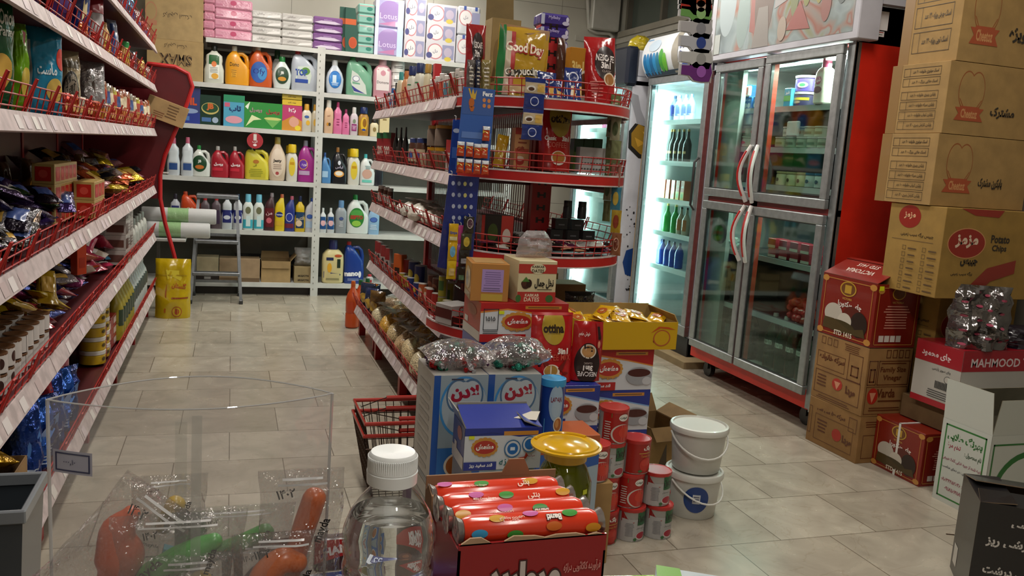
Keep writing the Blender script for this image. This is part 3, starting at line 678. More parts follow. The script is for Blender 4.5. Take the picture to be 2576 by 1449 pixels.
def cooler(name,label,X0,Y0,Y1,XB,z0,zt,head,shelves,light,headart=None):
    t=thing(name,label,'fridge',(X0+.3,(Y0+Y1)/2,0)); wh=M('bfc0c8','paint',rough=.4)
    b=MB(); b.box(X0+.04,Y0,z0,XB,Y0+.035,zt,wh); b.box(X0+.04,Y1-.035,z0,XB,Y1,zt,wh); b.box(XB-.04,Y0,z0,XB,Y1,zt,wh); b.box(X0+.04,Y0,zt-.03,XB,Y1,zt+head,wh); b.box(X0+.03,Y0,z0,XB,Y1,z0+.12,M('24262a','paint')); part('cabinet',b,t,world=True)
    b=MB(); c=liner('d7dcda'); b.box(X0+.06,Y0+.035,z0+.12,XB-.04,Y0+.045,zt-.03,c); b.box(X0+.06,Y1-.045,z0+.12,XB-.04,Y1-.035,zt-.03,c)
    b.box(XB-.05,Y0+.035,z0+.12,XB-.04,Y1-.035,zt-.03,c)
    for i in range(28): b.box(XB-.056,Y0+.05,z0+.2+i*.06,XB-.05,Y1-.05,z0+.222+i*.06,M('b5bbb8'))
    part('liner',b,t,world=True)
    w=.05; b=MB()
    for q in ((Y0+.005,z0+.13,Y1-.005,z0+.2),(Y0+.005,zt-w,Y1-.005,zt),(Y0+.005,z0+.2,Y0+.06,zt-w),(Y1-.045,z0+.2,Y1-.005,zt-w)): b.cbox(X0,q[0],q[1],X0+.038,q[2],q[3],alu,.004)
    for q in ((Y0+.06,Y0+.07),(Y1-.055,Y1-.045)): b.box(X0+.01,q[0],z0+.2,X0+.036,q[1],zt-w,gas)
    d=part('door',b,t,world=True)
    b=MB(); b.box(X0+.012,Y0+.06,z0+.2,X0+.016,Y1-.045,zt-w,M('e2f0ee','clear')); part('glass_pane',b,d,world=True)
    b=MB(); b.tube([(X0-.004,Y0+.03,1.0),(X0-.03,Y0+.03,1.03),(X0-.03,Y0+.03,1.3),(X0-.004,Y0+.03,1.33)],.008,M('262626'),6); part('handle',b,d,'black bar handle',world=True)
    for z in shelves:
        b=MB(); b.box(X0+.09,Y0+.05,z-.008,XB-.06,Y1-.05,z,M('c9cdcb','paint')); b.box(X0+.08,Y0+.05,z-.02,X0+.09,Y1-.05,z+.012,M('e0e3e1')); part('fridge_shelf',b,t,world=True)
    b=MB(); b.box(X0+.05,Y1-.07,z0+.25,X0+.07,Y1-.05,zt-.1,M('dcfff8','emit',s=7)); part('light_strip',b,t,world=True)
    area('cooler_light',(X0+.1,(Y0+Y1)/2,zt-.07),.05,Y1-Y0-.2,light,(.82,1,.97)); area('cooler_light',(X0+.09,Y1-.1,(z0+zt)/2),.04,1.4,light*1.2,(.82,1,.97),(R_(90),0,R_(20)))
    return t
cl=cooler('drinks_cooler','white single-door drinks cooler with a curved lit header beside the red fridge',2.8,4.80,5.64,3.37,.045,1.87,.03,(.56,.80,1.03,1.29,1.57),9)
# curved header with bottles picture
b=MB(); n=10; pr=[(2.80-.055*math.sin(PI*i/n)**.8,1.875+.27*i/n) for i in range(n+1)]
vs=[(x,y,z) for y in (4.82,5.66) for x,z in pr]+[(3.0,4.82,1.875),(3.0,4.82,2.145),(3.0,5.66,1.875),(3.0,5.66,2.145)]
hm=M('dfe4ea','plastic',rough=.2)
b.add(vs,[(i,i+1,n+2+i,n+1+i) for i in range(n)],hm); b.add(vs,[tuple(range(n+1))+(2*n+3,2*n+2)],M('30343c')); b.add(vs,[tuple(range(n+1,2*n+2))[::-1]+(2*n+4,2*n+5)],M('30343c')); b.add(vs,[(0,n+1,2*n+4,2*n+2),(n,2*n+3,2*n+5,2*n+1)],M('8c929a'))
F=Fn(lambda u,v,o:Vector((2.80-.055*math.sin(PI*max(0,min(1,v/.27)))**.8-o*1.5-.0015,5.66-u,1.875+v)))
A=[('r',.02,.0,.98,.1,'2b3e55'),('p',[(0,.1),(.3,.1),(.36,.5),(.1,.95),(0,.95)],'7fa9cf'),('e',.2,.75,.1,.15,'c4d6e6')]
A+=[('e',.06+.055*i,.3,.03,.27,['2279b5','2a8ac8','1c6ba4','2f93cf','2d7f9f'][i%5]) for i in range(5)]+[('e',.35,.35,.04,.28,'49a43c'),('e',.40,.3,.035,.22,'6cba3a'),('r',.52,.02,.62,.98,'9d988c'),('t','بلور',.72,.7,.3,'3a4f96',.14),('p',[(.64,.1),(.78,.1),(.74,.42),(.66,.5)],'4c5fa8'),('e',.86,.35,.05,.22,'c8b43c')]
b.art(F,.84,.27,A); part('curved_header',b,cl,world=True)
# pallet under it
b=MB()
for x in (2.74,2.95,3.16): b.box(x,4.66,0,x+.14,5.66,.035,M('8d7a58','card'))
b.box(2.74,4.66,.035,3.34,5.66,.044,M('8d7a58','card')); single('wooden_pallet',b,'low wooden pallet under the single-door drinks cooler','pallet')
XC=X_at(1567,5.78,1.2)-.02
c3=cooler('drinks_cooler','white drinks cooler with black and gold splash picture on its side, standing farthest back',XC,5.78,6.75,XC+.62,.04,1.86,.03,(.5,.75,1.0,1.25,1.52),9)
b=MB(); F=Flat((XC+.04,5.779,0),(1,0,0),(0,0,1)); 
b.cbox(XC-.03,5.76,1.82,XC+.07,6.76,2.1,M('1c2230'),.02)
b.cbox(XC+.07,5.79,1.89,XC+.3,6.74,2.08,M('c3c4cc','paint'),.01)
part('header',b,c3,'black sign header on top',world=True)
b=MB(); rr=random.Random(5)
def K(x,y): p=at(x,y,Y=5.779); return (p.x-XC-.04,p.z)
def PX(pts,c,l=1): b.pol(F,[K(x,y) for x,y in pts],M(c),l)
PX([(1592,235),(1606,240),(1612,275),(1622,300),(1622,345),(1606,345),(1600,300),(1590,262),(1584,240)],'8f9096')
PX([(1598,310),(1636,322),(1636,400),(1606,398),(1580,372),(1582,330)],'1e1c1a',2); PX([(1606,312),(1636,326),(1636,392),(1610,388),(1588,366),(1588,335)],'8f6d1e',3); PX([(1616,330),(1634,342),(1626,352)],'c9a64a',4); PX([(1596,345),(1622,360),(1604,370)],'b78b2c',4)
for i in range(46):
    x=rr.uniform(1569,1618); y=rr.choice([rr.gauss(575,35),rr.gauss(720,30)]); u,v=K(x,y); r=rr.uniform(.002,.009); b.ell(F,u,v,r,r*rr.uniform(.6,1.6),M('26262c'),1)
PX([(1590,625),(1606,622),(1612,690),(1598,700),(1572,690),(1566,660),(1575,630)],'1d3f7c',2); PX([(1598,640),(1612,650),(1612,676),(1596,672)],'4f86c4',3)
part('side_picture',b,c3,'black and gold splash graphic',world=True)
# ---------------- goods on the back wall shelves ----------------
SHN=['bottom shelf','fifth shelf','fourth shelf','third shelf','second shelf','top']
def W_(s): return len(s.split())
def rowplace(items,place,where):
    """items: [desc, cat, make(w,h,label)->root, x0,x1,ytop, depth, key]; gives every one a label of its own"""
    cnt={}
    for it in items: cnt[it[0]]=cnt.get(it[0],0)+1
    seen={}
    for it in items:
        d=it[0]; seen[d]=seen.get(d,0)+1
        if cnt[d]>1: lab=('left' if seen[d]==1 else 'right' if seen[d]==cnt[d] else ORD[seen[d]-1]+' from left')+' '+d+' '+where if cnt[d]<4 else ORD[seen[d]-1]+' from left '+d+' '+where
        else: lab=d+' '+where
        place(it,lab)
def brow(k,items):
    z=BZ[k]; n=SHN[k]; where='on %s back shelf'%n.replace(' shelf','')
    def place(it,lab):
        d,cat,mk,x0,x1,yt,dd=it[:7]; off=it[7] if len(it)>7 else 0; zz=it[8] if len(it)>8 else 0; rz=it[9] if len(it)>9 else 0
        Y=YS+.025+dd/2+off
        x,y,w,h=fit(x0,x1,yt,z+zz,Y=Y); r=mk(w,h,lab); r.location=(x,y,z+zz); r.rotation_euler=(0,0,R_(rz)); r['group']='goods on %s of the back wall shelving'%n
    rowplace(items,place,where)
def V(desc,x0,x1,yt,shp,c,cap,art=None,d=.1,off=0,cat='bottle',name=None,**k):
    return [desc,cat,lambda w,h,l:vessel(name or ('detergent_jug' if shp in('jug','big') else 'bottle'),cat,l,shp,w,h,d,c,cap,art,**k),x0,x1,yt,d,off]
def B(desc,x0,x1,yt,c,arts,d=.08,off=0,cat='box',name='detergent_box',zz=0,rz=0):
    return [desc,cat,lambda w,h,l:carton(name,cat,l,w,d,h,c,arts),x0,x1,yt,d,off,zz,rz]
blu,grn='1f3f86','1f7a3a'
AR=lambda c1,c2,t,tc=WHITE:[('e',.5,.5,.48,.48,c1),('e',.5,.3,.3,.12,c2),('t',t,.5,.62,.2,tc,.8,.03)]
def _tub(w,h,l): return jar('plastic_tub','tub',l,w/2,h,'cfd0cb','d9dad6',labart=[('l',.1,.3,.9,.8,'3c3c3c',2)])
L4=[
 V('clear bottle with white and green label and dark cap',514,562,113,'waist','c9ccc0','1e241e',[('r',0,0,1,1,'dfe2d8'),('r',0,.6,1,1,'1e5a2c'),('e',.5,.62,.25,.12,'d9783c'),('e',.6,.12,.35,.12,'dfa63c'),('l',.1,.25,.9,.5,'8b8f86',4)],lab=(.5,.42,.5,.62)),
 V('yellow liquid jug with clear cap',567,626,117,'jug','d6931c','cfc9b8',[('t','Domo',.5,.75,.2,'4a3a14'),('r',.2,.1,.7,.5,'e0a32a'),('l',.2,.1,.7,.5,'8a5c12',4)],lab=(.38,.4,.4,.5)),
 V('orange liquid jug with blue label',627,683,114,'jug','b9501c','c9b9aa',[('e',.5,.5,.5,.5,'2f5aa6'),('e',.7,.45,.28,.3,'3f8ac2'),('t','Ofy',.5,.5,.35,'1d2f7c')],lab=(.42,.35,.7,.5)),
 V('orange jug standing behind the blue-labelled orange one',619,668,117,'jug','a9481a','c9b9aa',d=.08,off=.13),
 V('small white jug with green cap and dark oval label',685,731,143,'fat','c8d0cc','1f7a3a',AR('20402a','c98a2c','JB'),lab=(.5,.42,.72,.55)),
 V('white bottle with dark green cap behind small jug',683,708,127,'sham','c6cec9','17502c',off=.13,d=.08),
 V('big white jug with red cap and blue lettering',732,799,131,'big','b3bac4','b32a30',[('p',[(.05,.15),(.9,.1),(1,.5),(.85,.95),(.2,.9)],'c9d6c8'),('e',.65,.7,.25,.18,'5a8a3c'),('t','TOP',.4,.62,.32,'27479a',.7,.05),('r',.05,.12,.8,.3,'27479a')],lab=(.42,.4,.62,.52)),
 V('white jug with round blue label and clear cap',818,862,152,'fat','b9c0ca','c3c6c8',[('o',.5,.5,.5,.5,'2a6ab0','2f7cc6'),('r',.3,.3,.6,.75,'c9dbe8'),('l',.2,.15,.8,.35,'d5e2ee',3)],lab=(.5,.42,.7,.52)),
 V('translucent green jug with leaf shaped label',869,935,146,'big','6fa387','2c7a3c',[('p',[(.1,1),(.45,.85),(.9,.4),(1,0),(.25,.05),(.05,.5)],'c9d0c8'),('o',.35,.65,.2,.12,'2d3f80','dfe3e6'),('p',[(.1,.35),(.25,.1),(.9,.02),(.4,.2)],'3a3f8c')],lab=(.45,.35,.65,.6)),
 V('pink soap bottle with white label',936,982,142,'sham','c78f9c','d8a8b0',[('r',0,0,1,1,'ded3d2'),('t','Domona',.5,.35,.12,'3a2a2c'),('e',.5,.75,.2,.12,'c98a98')],lab=(.5,.45,.7,.55)),
 V('white spray bottle with red nozzle',1088,1112,158,'fat','b9bcb9','a9474f'),
]
brow(4,L4)
for i in range(3):
    x,y,w,h=fit(980,1017,0,0,Y=YS+.09); r=_tub(.115,.105,'white plastic tub with black print, %s of three stacked on second shelf of back wall'%['lowest','middle','topmost'][i]); r.location=(X_at(999,YS+.09,1.8),YS+.09,BZ[4]+.107*i); r['group']='white tubs stacked on the back wall'
brow(3,[
 B('purple and blue powder box half hidden by bent panel',452,502,221,'333f74',{'f':[('r',0,0,1,.3,'2d3c8c'),('t','OIL',.5,.62,.22,'c8502e',.7,.05),('e',.5,.35,.4,.07,'8fa3c8'),('r',.1,.08,.5,.2,'4f78b8')]}),
 B('dark green washing powder box wrapped in film',504,553,240,'12362a',{'f':[('e',.5,.55,.42,.2,'c3b46a'),('e',.5,.57,.38,.16,'1d4a30'),('t','JB',.5,.6,.24,'c8642e',.7,.06),('r',.1,.1,.55,.24,'4a72a8'),('e',.75,.17,.15,.1,'9fb2c8')]}),
 B('dark green pack lying on the tall green box',505,552,222,'15302a',{'f':[('r',0,.3,1,.7,'2d5048')]},zz=.295,name='detergent_pack'),
 B('light blue washing powder box with green top',563,613,240,'4f9fc0',{'f':[('r',0,.78,1,1,'2a8a62'),('t','تاپ',.55,.55,.26,'17386c',.8,.05),('e',.5,.22,.4,.12,'d99aa8'),('r',.05,.62,.3,.75,'c8607c')]}),
 B('green glossy powder box with white flashes',614,661,257,'2f8a3c',{'f':[('t','پرسیل',.6,.68,.2,'b08a94',.8,.05),('p',[(.1,.05),(.5,.3),(.9,.35),(.4,.5)],'dfe6b4'),('p',[(.05,.8),(.3,1),(.2,.7)],'e9efe0')]}),
 B('green powder box with dark red lettering',662,708,261,'2f8a3c',{'f':[('t','پرسیل',.5,.65,.22,'a8303c',.85,.05),('e',.5,.4,.45,.06,'c9cf7c'),('p',[(.1,.35),(.9,.35),(.5,.05)],'6fae5a')]}),
 B('pink powder box with yellow cartons on top',709,757,266,'b83c6c',{'f':[('t','یکتا',.5,.8,.2,'f0dfe4',.85,.06),('p',[(0,0),(1,0),(1,.4),(.55,.6),(0,.35)],'c98a34'),('e',.6,.35,.25,.2,'d9a08c'),('e',.8,.12,.15,.1,'e0c838')]}),
 B('lower yellow carton on the pink powder box',710,758,252,'d9b83a',{'f':[('t','soft max',.5,.5,.3,'6a5a2c',.6)]},zz=.2,name='soap_carton'),
 B('upper yellow carton on the pink powder box',710,758,237,'d9bd44',{'f':[('t','soft max',.5,.5,.3,'6a5a2c',.6)]},zz=.247,name='soap_carton'),
 V('white shampoo bottle with yellow cap and blue oval',757,783,262,'sham','cfcabb','d2a13a',[('o',.5,.78,.35,.1,'20306a','3a62a8'),('e',.7,.35,.3,.18,'dfb23c')],d=.06),
 V('white and gold shampoo bottle next to the post',783,799,263,'sham','c9c0a8','b98a2c',[('e',.5,.4,.4,.25,'d8a83c')],d=.06),
 V('beige lotion bottle with white cap',813,837,252,'sham','d0ac8c','d8d2c8',[('t','کرم',.5,.75,.15,'8a4a34'),('e',.35,.25,.2,.1,'c98a2c'),('e',.65,.25,.2,.1,'4a3a2c')],d=.06),
 V('tall pink shampoo bottle',837,859,257,'waist','d4709c','b03468',[('l',.2,.2,.8,.7,'8f2a58',3)],d=.06),
 V('short pink shampoo bottle',859,878,275,'waist','d4709c','8f2a58',[('l',.2,.2,.8,.7,'8f2a58',3)],d=.05),
 V('white bottle with purple label and white cap',879,899,270,'sham','c9bcc4','d6d3d0',[('r',0,0,1,.5,'8f3470'),('e',.5,.7,.3,.15,'7a8a70'),('l',.1,.1,.9,.4,'e4cfe0',3)],d=.05),
 V('gold bottle with navy cap and yellow swirl label',900,926,270,'sham','a8782c','1d2c5c',[('e',.5,.5,.5,.5,'d8b030'),('e',.6,.6,.3,.3,'8f5f1c'),('e',.5,.12,.3,.08,'2a3f90')],d=.06,capr=.75),
 V('small cream pot bottle with dark cap',929,951,299,'sham','d0c4a0','2a2420',[('e',.5,.5,.3,.25,'8f7a4c')],d=.06,capr=.6),
 B('cream soap box at the right end',952,976,293,'d4c496',{'f':[('r',.3,.8,.7,.88,'8f7a4c')]}),
])
brow(2,[
 V('white cleaner bottle with pink cap, farther left,',421,452,346,'waist','c0c6cc','c2607c',[('r',0,0,1,.35,'2c4c86'),('r',.0,.4,1,1,'cfd6da')],d=.08),
 V('white cleaner bottle with pink cap beside the green capped jug',456,487,345,'waist','c0c6cc','c2607c',[('r',0,0,1,.35,'2c4c86'),('r',.0,.4,1,1,'cfd6da')],d=.08),
 V('white jug with green cap and dark green oval label',484,528,366,'jug','ccd0ca','1c7a34',AR('1a4228','c06a2a','JB'),lab=(.42,.42,.8,.55)),
 V('red liquid jug with silver cap',531,575,368,'jug','9c1a2a','a8a4a0',[('t','پرسیل',.5,.55,.3,'efe6e6',.9,.06),('r',.1,.05,.8,.3,'c0283a')],lab=(.42,.4,.8,.4)),
 V('red liquid jug with silver cap',576,614,369,'jug','9c1a2a','a8a4a0',[('t','پرسیل',.5,.55,.3,'efe6e6',.9,.06),('r',.1,.05,.8,.3,'c0283a')],lab=(.42,.4,.8,.4)),
 V('yellow jug with a big arched handle',616,676,371,'big','c9bd38','2c3420',[('e',.5,.85,.15,.1,'b0702c'),('t','گلی',.45,.65,.14,'5a5a1c'),('l',.15,.05,.85,.5,'9a9a2c',5)],lab=(.45,.35,.8,.6)),
 V('tall beige softener bottle with gold cap',674,718,345,'fat','cdb8a0','a08a3c',[('e',.5,.5,.45,.5,'d8c6b2'),('t','Jesty',.5,.55,.14,'2a2622',.8,.04),('e',.5,.12,.12,.06,'a84a4a'),('l',.2,.25,.8,.45,'8f7c70',3)],lab=(.5,.42,.8,.65)),
 V('white bottle with yellow cap and yellow label',719,747,363,'sham','d2cfc4','d9b81c',[('e',.5,.5,.45,.5,'d9bf3c'),('r',.2,.6,.8,.75,'c0901c')],d=.06,capr=.75),
 V('white bottle with yellow cap standing behind another',714,738,366,'sham','cfccc0','d2b01c',d=.06,off=.1,capr=.75),
 V('magenta softener jug beside the white post',748,797,354,'jug','9a2c84','8f90a0',[('o',.3,.55,.28,.25,'d8a04c','6a3aa8'),('t','لوید',.35,.55,.18,'efe0ea'),('r',.05,.05,.7,.25,'b8a0c0')],lab=(.42,.4,.8,.5)),
 V('light blue softener jug right of the post',806,831,384,'jug','4c80b4','3a5fa0',[('r',.1,.1,.8,.5,'9fc0dc')],lab=(.42,.4,.8,.5)),
 V('black laundry jug with gold cap',833,871,371,'jug','16161c','a8743c',[('e',.5,.3,.4,.15,'e0a050'),('e',.5,.32,.3,.1,'e6e0d4'),('t','لباس',.5,.6,.16,'cfc8e0'),('e',.5,.8,.12,.1,'d9dce8')],lab=(.45,.4,.8,.6)),
 V('white bottle with yellow cap and oval yellow label',873,903,374,'sham','d2cfc4','d9b81c',[('e',.5,.5,.45,.5,'d9bf3c'),('r',.2,.6,.8,.75,'c0901c')],d=.06,capr=.75),
 V('white bottle with yellow cap behind the oval labelled one',868,890,375,'sham','cfccc0','d2b01c',d=.06,off=.1,capr=.75),
 V('white bottle with turquoise cap and towel picture',903,941,388,'jug','d2d6d4','3fa9ae',[('e',.5,.45,.4,.25,'c9a090'),('r',.1,.0,.9,.14,'6ec4b4'),('l',.3,.7,.8,.9,'6a8a8c',3)],lab=(.45,.4,.8,.6)),
 V('dark blue bottle at the right end',942,962,396,'sham','20242c','30404c',d=.06),
])
brow(1,[
 V('white and navy cleaner bottle at the far left',427,455,487,'waist','a9adb4','2a2430',[('r',0,0,1,1,'2a2c66')],d=.07),
 V('orange cleaner jug with dark picture',456,502,482,'big','c0441c','b8401c',[('e',.5,.4,.45,.4,'6a3020'),('t','OR',.5,.75,.2,'e0c0a0')]),
 V('dark grey bottle with red cap',502,529,490,'waist','5a4c52','b02a2c',d=.07),
 V('dark grey bottle with red cap',530,557,490,'waist','5a4c52','b02a2c',[('r',0,0,1,.8,'3a2a44')],d=.07),
 V('white bottle with navy cap and navy label',557,584,488,'waist','c4c8cc','1c2444',[('r',0,.15,1,.75,'252a6c'),('e',.5,.4,.3,.1,'c9ccd8')],d=.07,lab=(.5,.4,1,.6)),
 V('white bottle with navy cap and navy label',585,610,488,'waist','c4c8cc','1c2444',[('r',0,.15,1,.75,'252a6c'),('e',.5,.4,.3,.1,'c9ccd8')],d=.07,lab=(.5,.4,1,.6)),
 V('white bleach bottle with light blue cap',610,636,488,'sham','ccd2cc','6fb8d0',[('e',.5,.72,.28,.14,'6a6c50'),('r',0,0,1,.35,'3aa0b0'),('r',.3,.08,.75,.5,'c9dcdc')],d=.07,lab=(.5,.4,.9,.7)),
 V('white bleach bottle with light blue cap',637,663,489,'sham','ccd2cc','6fb8d0',[('e',.5,.72,.28,.14,'6a6c50'),('r',0,0,1,.35,'3aa0b0'),('r',.3,.08,.75,.5,'c9dcdc')],d=.07,lab=(.5,.4,.9,.7)),
 V('dark red angled toilet cleaner bottle',664,690,485,'duck','3c1c20','8f8488',[('r',0,0,1,1,'5c1820'),('t','من',.5,.7,.2,'e0c8c8'),('e',.5,.35,.3,.15,'c0606a')],d=.06,lab=(.45,.35,.85,.5)),
 V('yellow angled toilet cleaner bottle',690,715,488,'duck','d2b61c','b8603c',[('e',.5,.7,.4,.15,'20306c'),('r',0,.1,1,.35,'c9a42c'),('t','Domex',.5,.7,.1,'e8e8f0')],d=.06,lab=(.45,.35,.85,.5)),
 V('blue angled toilet cleaner bottle',715,740,493,'duck','24307c','b05a70',[('o',.5,.6,.4,.25,'c9ccdc','2a3a96'),('r',0,0,1,.25,'6a2438')],d=.06,lab=(.45,.35,.85,.5)),
 V('yellow cleaner bottle with navy cap and label',740,766,493,'waist','c9ab1c','20284c',[('r',0,0,1,1,'1c3a5c'),('t','اکتیو',.5,.6,.25,'e6cfa0'),('e',.4,.3,.3,.2,'d8c0a0')],d=.07,lab=(.5,.33,1,.45)),
 V('white cleaner bottle with blue angled cap by the post',766,791,498,'duck','b8bcc4','2a4a9c',[('o',.5,.7,.35,.12,'203a86','3a62b0'),('r',.1,.1,.9,.45,'9fb8d0')],d=.06,lab=(.45,.35,.85,.55)),
 V('short white bottle with blue label',802,820,523,'waist','c4c6c8','cdd0d0',[('r',0,0,1,1,'1f4a80'),('e',.5,.5,.35,.25,'d6a8ac')],d=.06,lab=(.5,.4,.9,.5)),
 V('short white bottle with blue label',821,840,523,'waist','c4c6c8','cdd0d0',[('r',0,0,1,1,'1f4a80'),('e',.5,.5,.35,.25,'d6a8ac')],d=.06,lab=(.5,.4,.9,.5)),
 V('silver grey bottle with light blue cap',842,870,504,'sham','8f969c','5f86b0',[('o',.5,.6,.3,.1,'2a3460','4a5a90'),('l',.2,.1,.8,.45,'c9ccd2',3)],d=.07),
 V('big white jug with green cap and green oval label',870,926,490,'jug','d0d6d2','12702c',[('e',.5,.5,.5,.5,'2c7a34'),('e',.5,.72,.42,.18,'4f9a48'),('t','SEPTO',.5,.52,.2,'b02a2c',.85,.05),('e',.5,.2,.3,.15,'8fbf4a')],lab=(.42,.42,.66,.5)),
 V('light blue cleaner bottle half hidden at the right',925,952,514,'duck','8fb4d4','2a4c8c',[('o',.5,.65,.4,.14,'203a80','4a6cb8'),('l',.1,.1,.9,.4,'d6e2ee',3)],d=.06,lab=(.45,.4,.85,.6)),
])
def CB(desc,x0,x1,yt,c='a08860',d=.2,off=0,arts={},zz=0): return [desc,'box',lambda w,h,l:carton('cardboard_box','box',l,w,d,h,M(c,'card'),arts),x0,x1,yt,d,off,zz]
brow(0,[
 CB('beige carton seen through the ladder',497,548,644,'b0a080',arts={'f':[('r',0,0,1,.32,'2a2220'),('r',.35,.1,.65,.2,'8f8a86')]}),
 CB('long brown paper wrapped parcel',554,650,648,'9c8264',arts={'f':[('r',0,0,1,.18,'6b553e')]}),
 CB('brown carton stamped with cm marks at the right',738,787,668,'8f7d58',arts={'f':[('t','6KG/CTN',.45,.45,.13,'2c2418',.8,.05),('t','6KG/CTN',.45,.18,.13,'2c2418',.8,.05)]}),
 V('large cream cleaner bottle with navy cap',808,862,603,'sham','cfc08a','2a2c60',[('e',.75,.86,.2,.05,'b8502a'),('r',.12,.7,.5,.8,'202c50'),('r',.7,.45,.88,.75,'1c3020'),('p',[(0,.1),(.9,.2),(.9,.24),(.45,.28),(0,.32)],'3a3a6c'),('e',.3,.45,.12,.16,'d9a02c'),('l',.05,.02,.9,.1,'6a6a50',2)],lab=(.5,.4,.85,.68),d=.12,capr=.4),
 V('large dark blue jug with red cap and wordmark',863,913,608,'big','173a8a','b02a2c',[('t','nano',.4,.6,.3,'f0f0f4',.75,.06,4),('e',.85,.6,.08,.25,'e6e8f0'),('l',.1,.1,.9,.3,'9fb0d8',2)],lab=(.45,.2,.9,.32),d=.12),
 V('small red and white bottle at the right end',920,938,690,'sham','b0a8a8','b03038',[('r',.1,.1,.9,.6,'a02834')],d=.06),
])
# open carton with raised flap, and clear bag on the stamped carton
x,y,w,h=fit(657,727,653,BZ[0],Y=YS+.13); r=openbox('cardboard_box','box','open brown carton with one raised flap on the bottom shelf of back wall',w,.2,h,M('a3865a','card'),M('8f744c','card'),{},[('r',.07,40),('f',.06,170),('k',.06,20)]); r.location=(x,y,BZ[0])
x,y,w,h=fit(742,786,628,.33,Y=YS+.12); single('plastic_bag',bag_mesh(w,.15,.09,M('b4ada0','film',haze=.35),None,7,.02),'crumpled clear plastic bag on the stamped carton, bottom shelf','bag',(x,y,BZ[0]+Z_at(668,x,y)-BZ[0]+.002))
x,y,w,h=fit(640,700,618,.3,Y=YS+.3); single('plastic_bag',bag_mesh(.5,.2,.1,M('1a1a1e','gloss'),None,9,.03),'black plastic bag slumped at the back of the bottom shelf','bag',(x,YS+.3,BZ[0]))
# red round tag hanging from the third shelf
b=MB(); F=Flat((0,0,0),(1,0,0),(0,0,1)); b.lathe([(.062,0),(.062,.002)],'a83038',24,(0,.002,-.062),'y'); b.txt(F,'گریپ',0,-.07,.022,M('e8d8d8'),1,bold=.04); b.rect(F,-.012,-.06,.012,-.01,M('d8cfc8'),1); b.ell(F,0,-.095,.014,.01,M('e8d8d8'),1); b.tube([(0,0,-.004),(0,0,.03)],.0015,'c0c0c0',5)
p=at(642,330,Y=YS-.006); single('round_tag',b,'round red tag hanging below the third shelf of the back wall','tag',(p.x,YS-.012,BZ[3]-.038))
# ---- packs on the very top ----
ZT=BZ[5]
def stack(desc,cat,name,x0,x1,ytop,n,c,art,d=.2,off=0,kind='gloss',lean=0,bagged=True,grp=None):
    x,y,w,H=fit(x0,x1,ytop,ZT,Y=YS+.03+d/2+off); h=H/n
    for i in range(n):
        pos='lowest' if i==0 else 'topmost' if i==n-1 else ORD[i]+' from below'
        def mk():
            mb=MB(); mb.cbox(-w/2,-d/2,0,w/2,d/2,h*.985,M(c,kind),min(.012,h*.2)); 
            mb.art(Flat((-w/2+.012,-d/2,h*.1),(1,0,0),(0,0,1)),w-.024,h*.8,art); return single(name,mb,'',cat)
        instance((desc,w),mk,(x,y,ZT+i*h),random.Random(i).uniform(-1.5,1.5),'%s, %s, top back shelf'%(desc,pos),grp or name.replace('_',' ')+'s on top of the back shelving')
stack('pale pink tissue pack in left column','tissue','tissue_pack',512,540,-8,5,'c9899c',[('r',.1,.3,.9,.4,'b8708a')],d=.2)
stack('pink tissue pack with dark pink disc','tissue','tissue_pack',541,631,3,4,'cf92a6',[('e',.5,.62,.09,.3,'b43c64'),('r',.0,.2,.2,.4,'b8708a'),('r',.7,.2,.95,.35,'dcaabb')])
stack('white silver tissue pack left of the gap','tissue','tissue_pack',632,705,32,4,'b9b6b2',[('t','سافتلن',.3,.6,.4,'77706e',.4),('p',[(.5,.1),(1,.3),(1,.7),(.6,.5)],'dedbd8')])
stack('white silver tissue pack beside the purple ones','tissue','tissue_pack',706,783,40,4,'b9b6b2',[('t','سافتلن',.3,.6,.4,'77706e',.4),('p',[(.5,.1),(1,.3),(1,.7),(.6,.5)],'dedbd8')])
stack('purple wrapped tissue pack with white ends','tissue','tissue_pack',784,856,47,4,'7a5488',[('p',[(0,.2),(.25,.5),(.75,.5),(1,.2),(.8,.05),(.2,.05)],'c9bcd0'),('r',.35,.55,.65,.7,'9c7cac')])
stack('teal and pink tissue carton','tissue','tissue_box',893,936,14,5,'7fb0a4',[('e',.7,.5,.2,.25,'2f7a6c'),('r',0,.75,1,.9,'b4a4a0')],kind='plastic')
for i,(x0,x1) in enumerate(((852,880),(866,900))):
    x,y,w,h=fit(x0,x1,18+i*2,ZT,Y=YS+.05-i*.02); b=MB(); F=Flat((-w/2,0,0),(1,0,0),(0,0,1)); k=.012
    b.prism([(0.1*w,0),(w*.95,0),(w,.1*h),(w*.95,.5*h),(w*.7,h),(0,h),(0,.4*h)],F,.02,M('1c4c40','paper')); b.art(F,w,h,[('r',.0,.62,.8,.75,'c05c34'),('o',.6,.22,.3,.13,'c05c34','b34a2a')])
    single('hair_product_sleeve',b,'dark green leaning sleeve with orange band, %s of two on top shelf'%['left','right'][i],'packet',(x,y,ZT))
def tp(x0,x1,y0,y1,desc,c,art,Y=YS+.1,d=.16):
    x=X_at((x0+x1)/2,Y,ZT); w=(x1-x0)*dep(x,Y,ZT)/F_PX; z0=max(ZT,Z_at(y1,x,Y)); h=Z_at(y0,x,Y)-z0; mb=MB(); mb.cbox(-w/2,-d/2,0,w/2,d/2,h-.001,M(c,'gloss'),.012); mb.art(Flat((-w/2,-d/2-.0003,0),(1,0,0),(0,0,1)),w,h,art)
    r=single('toilet_paper_pack',mb,desc,'tissue',(x,Y,z0)); r['group']='paper packs on top of the back shelving'; return z0,h
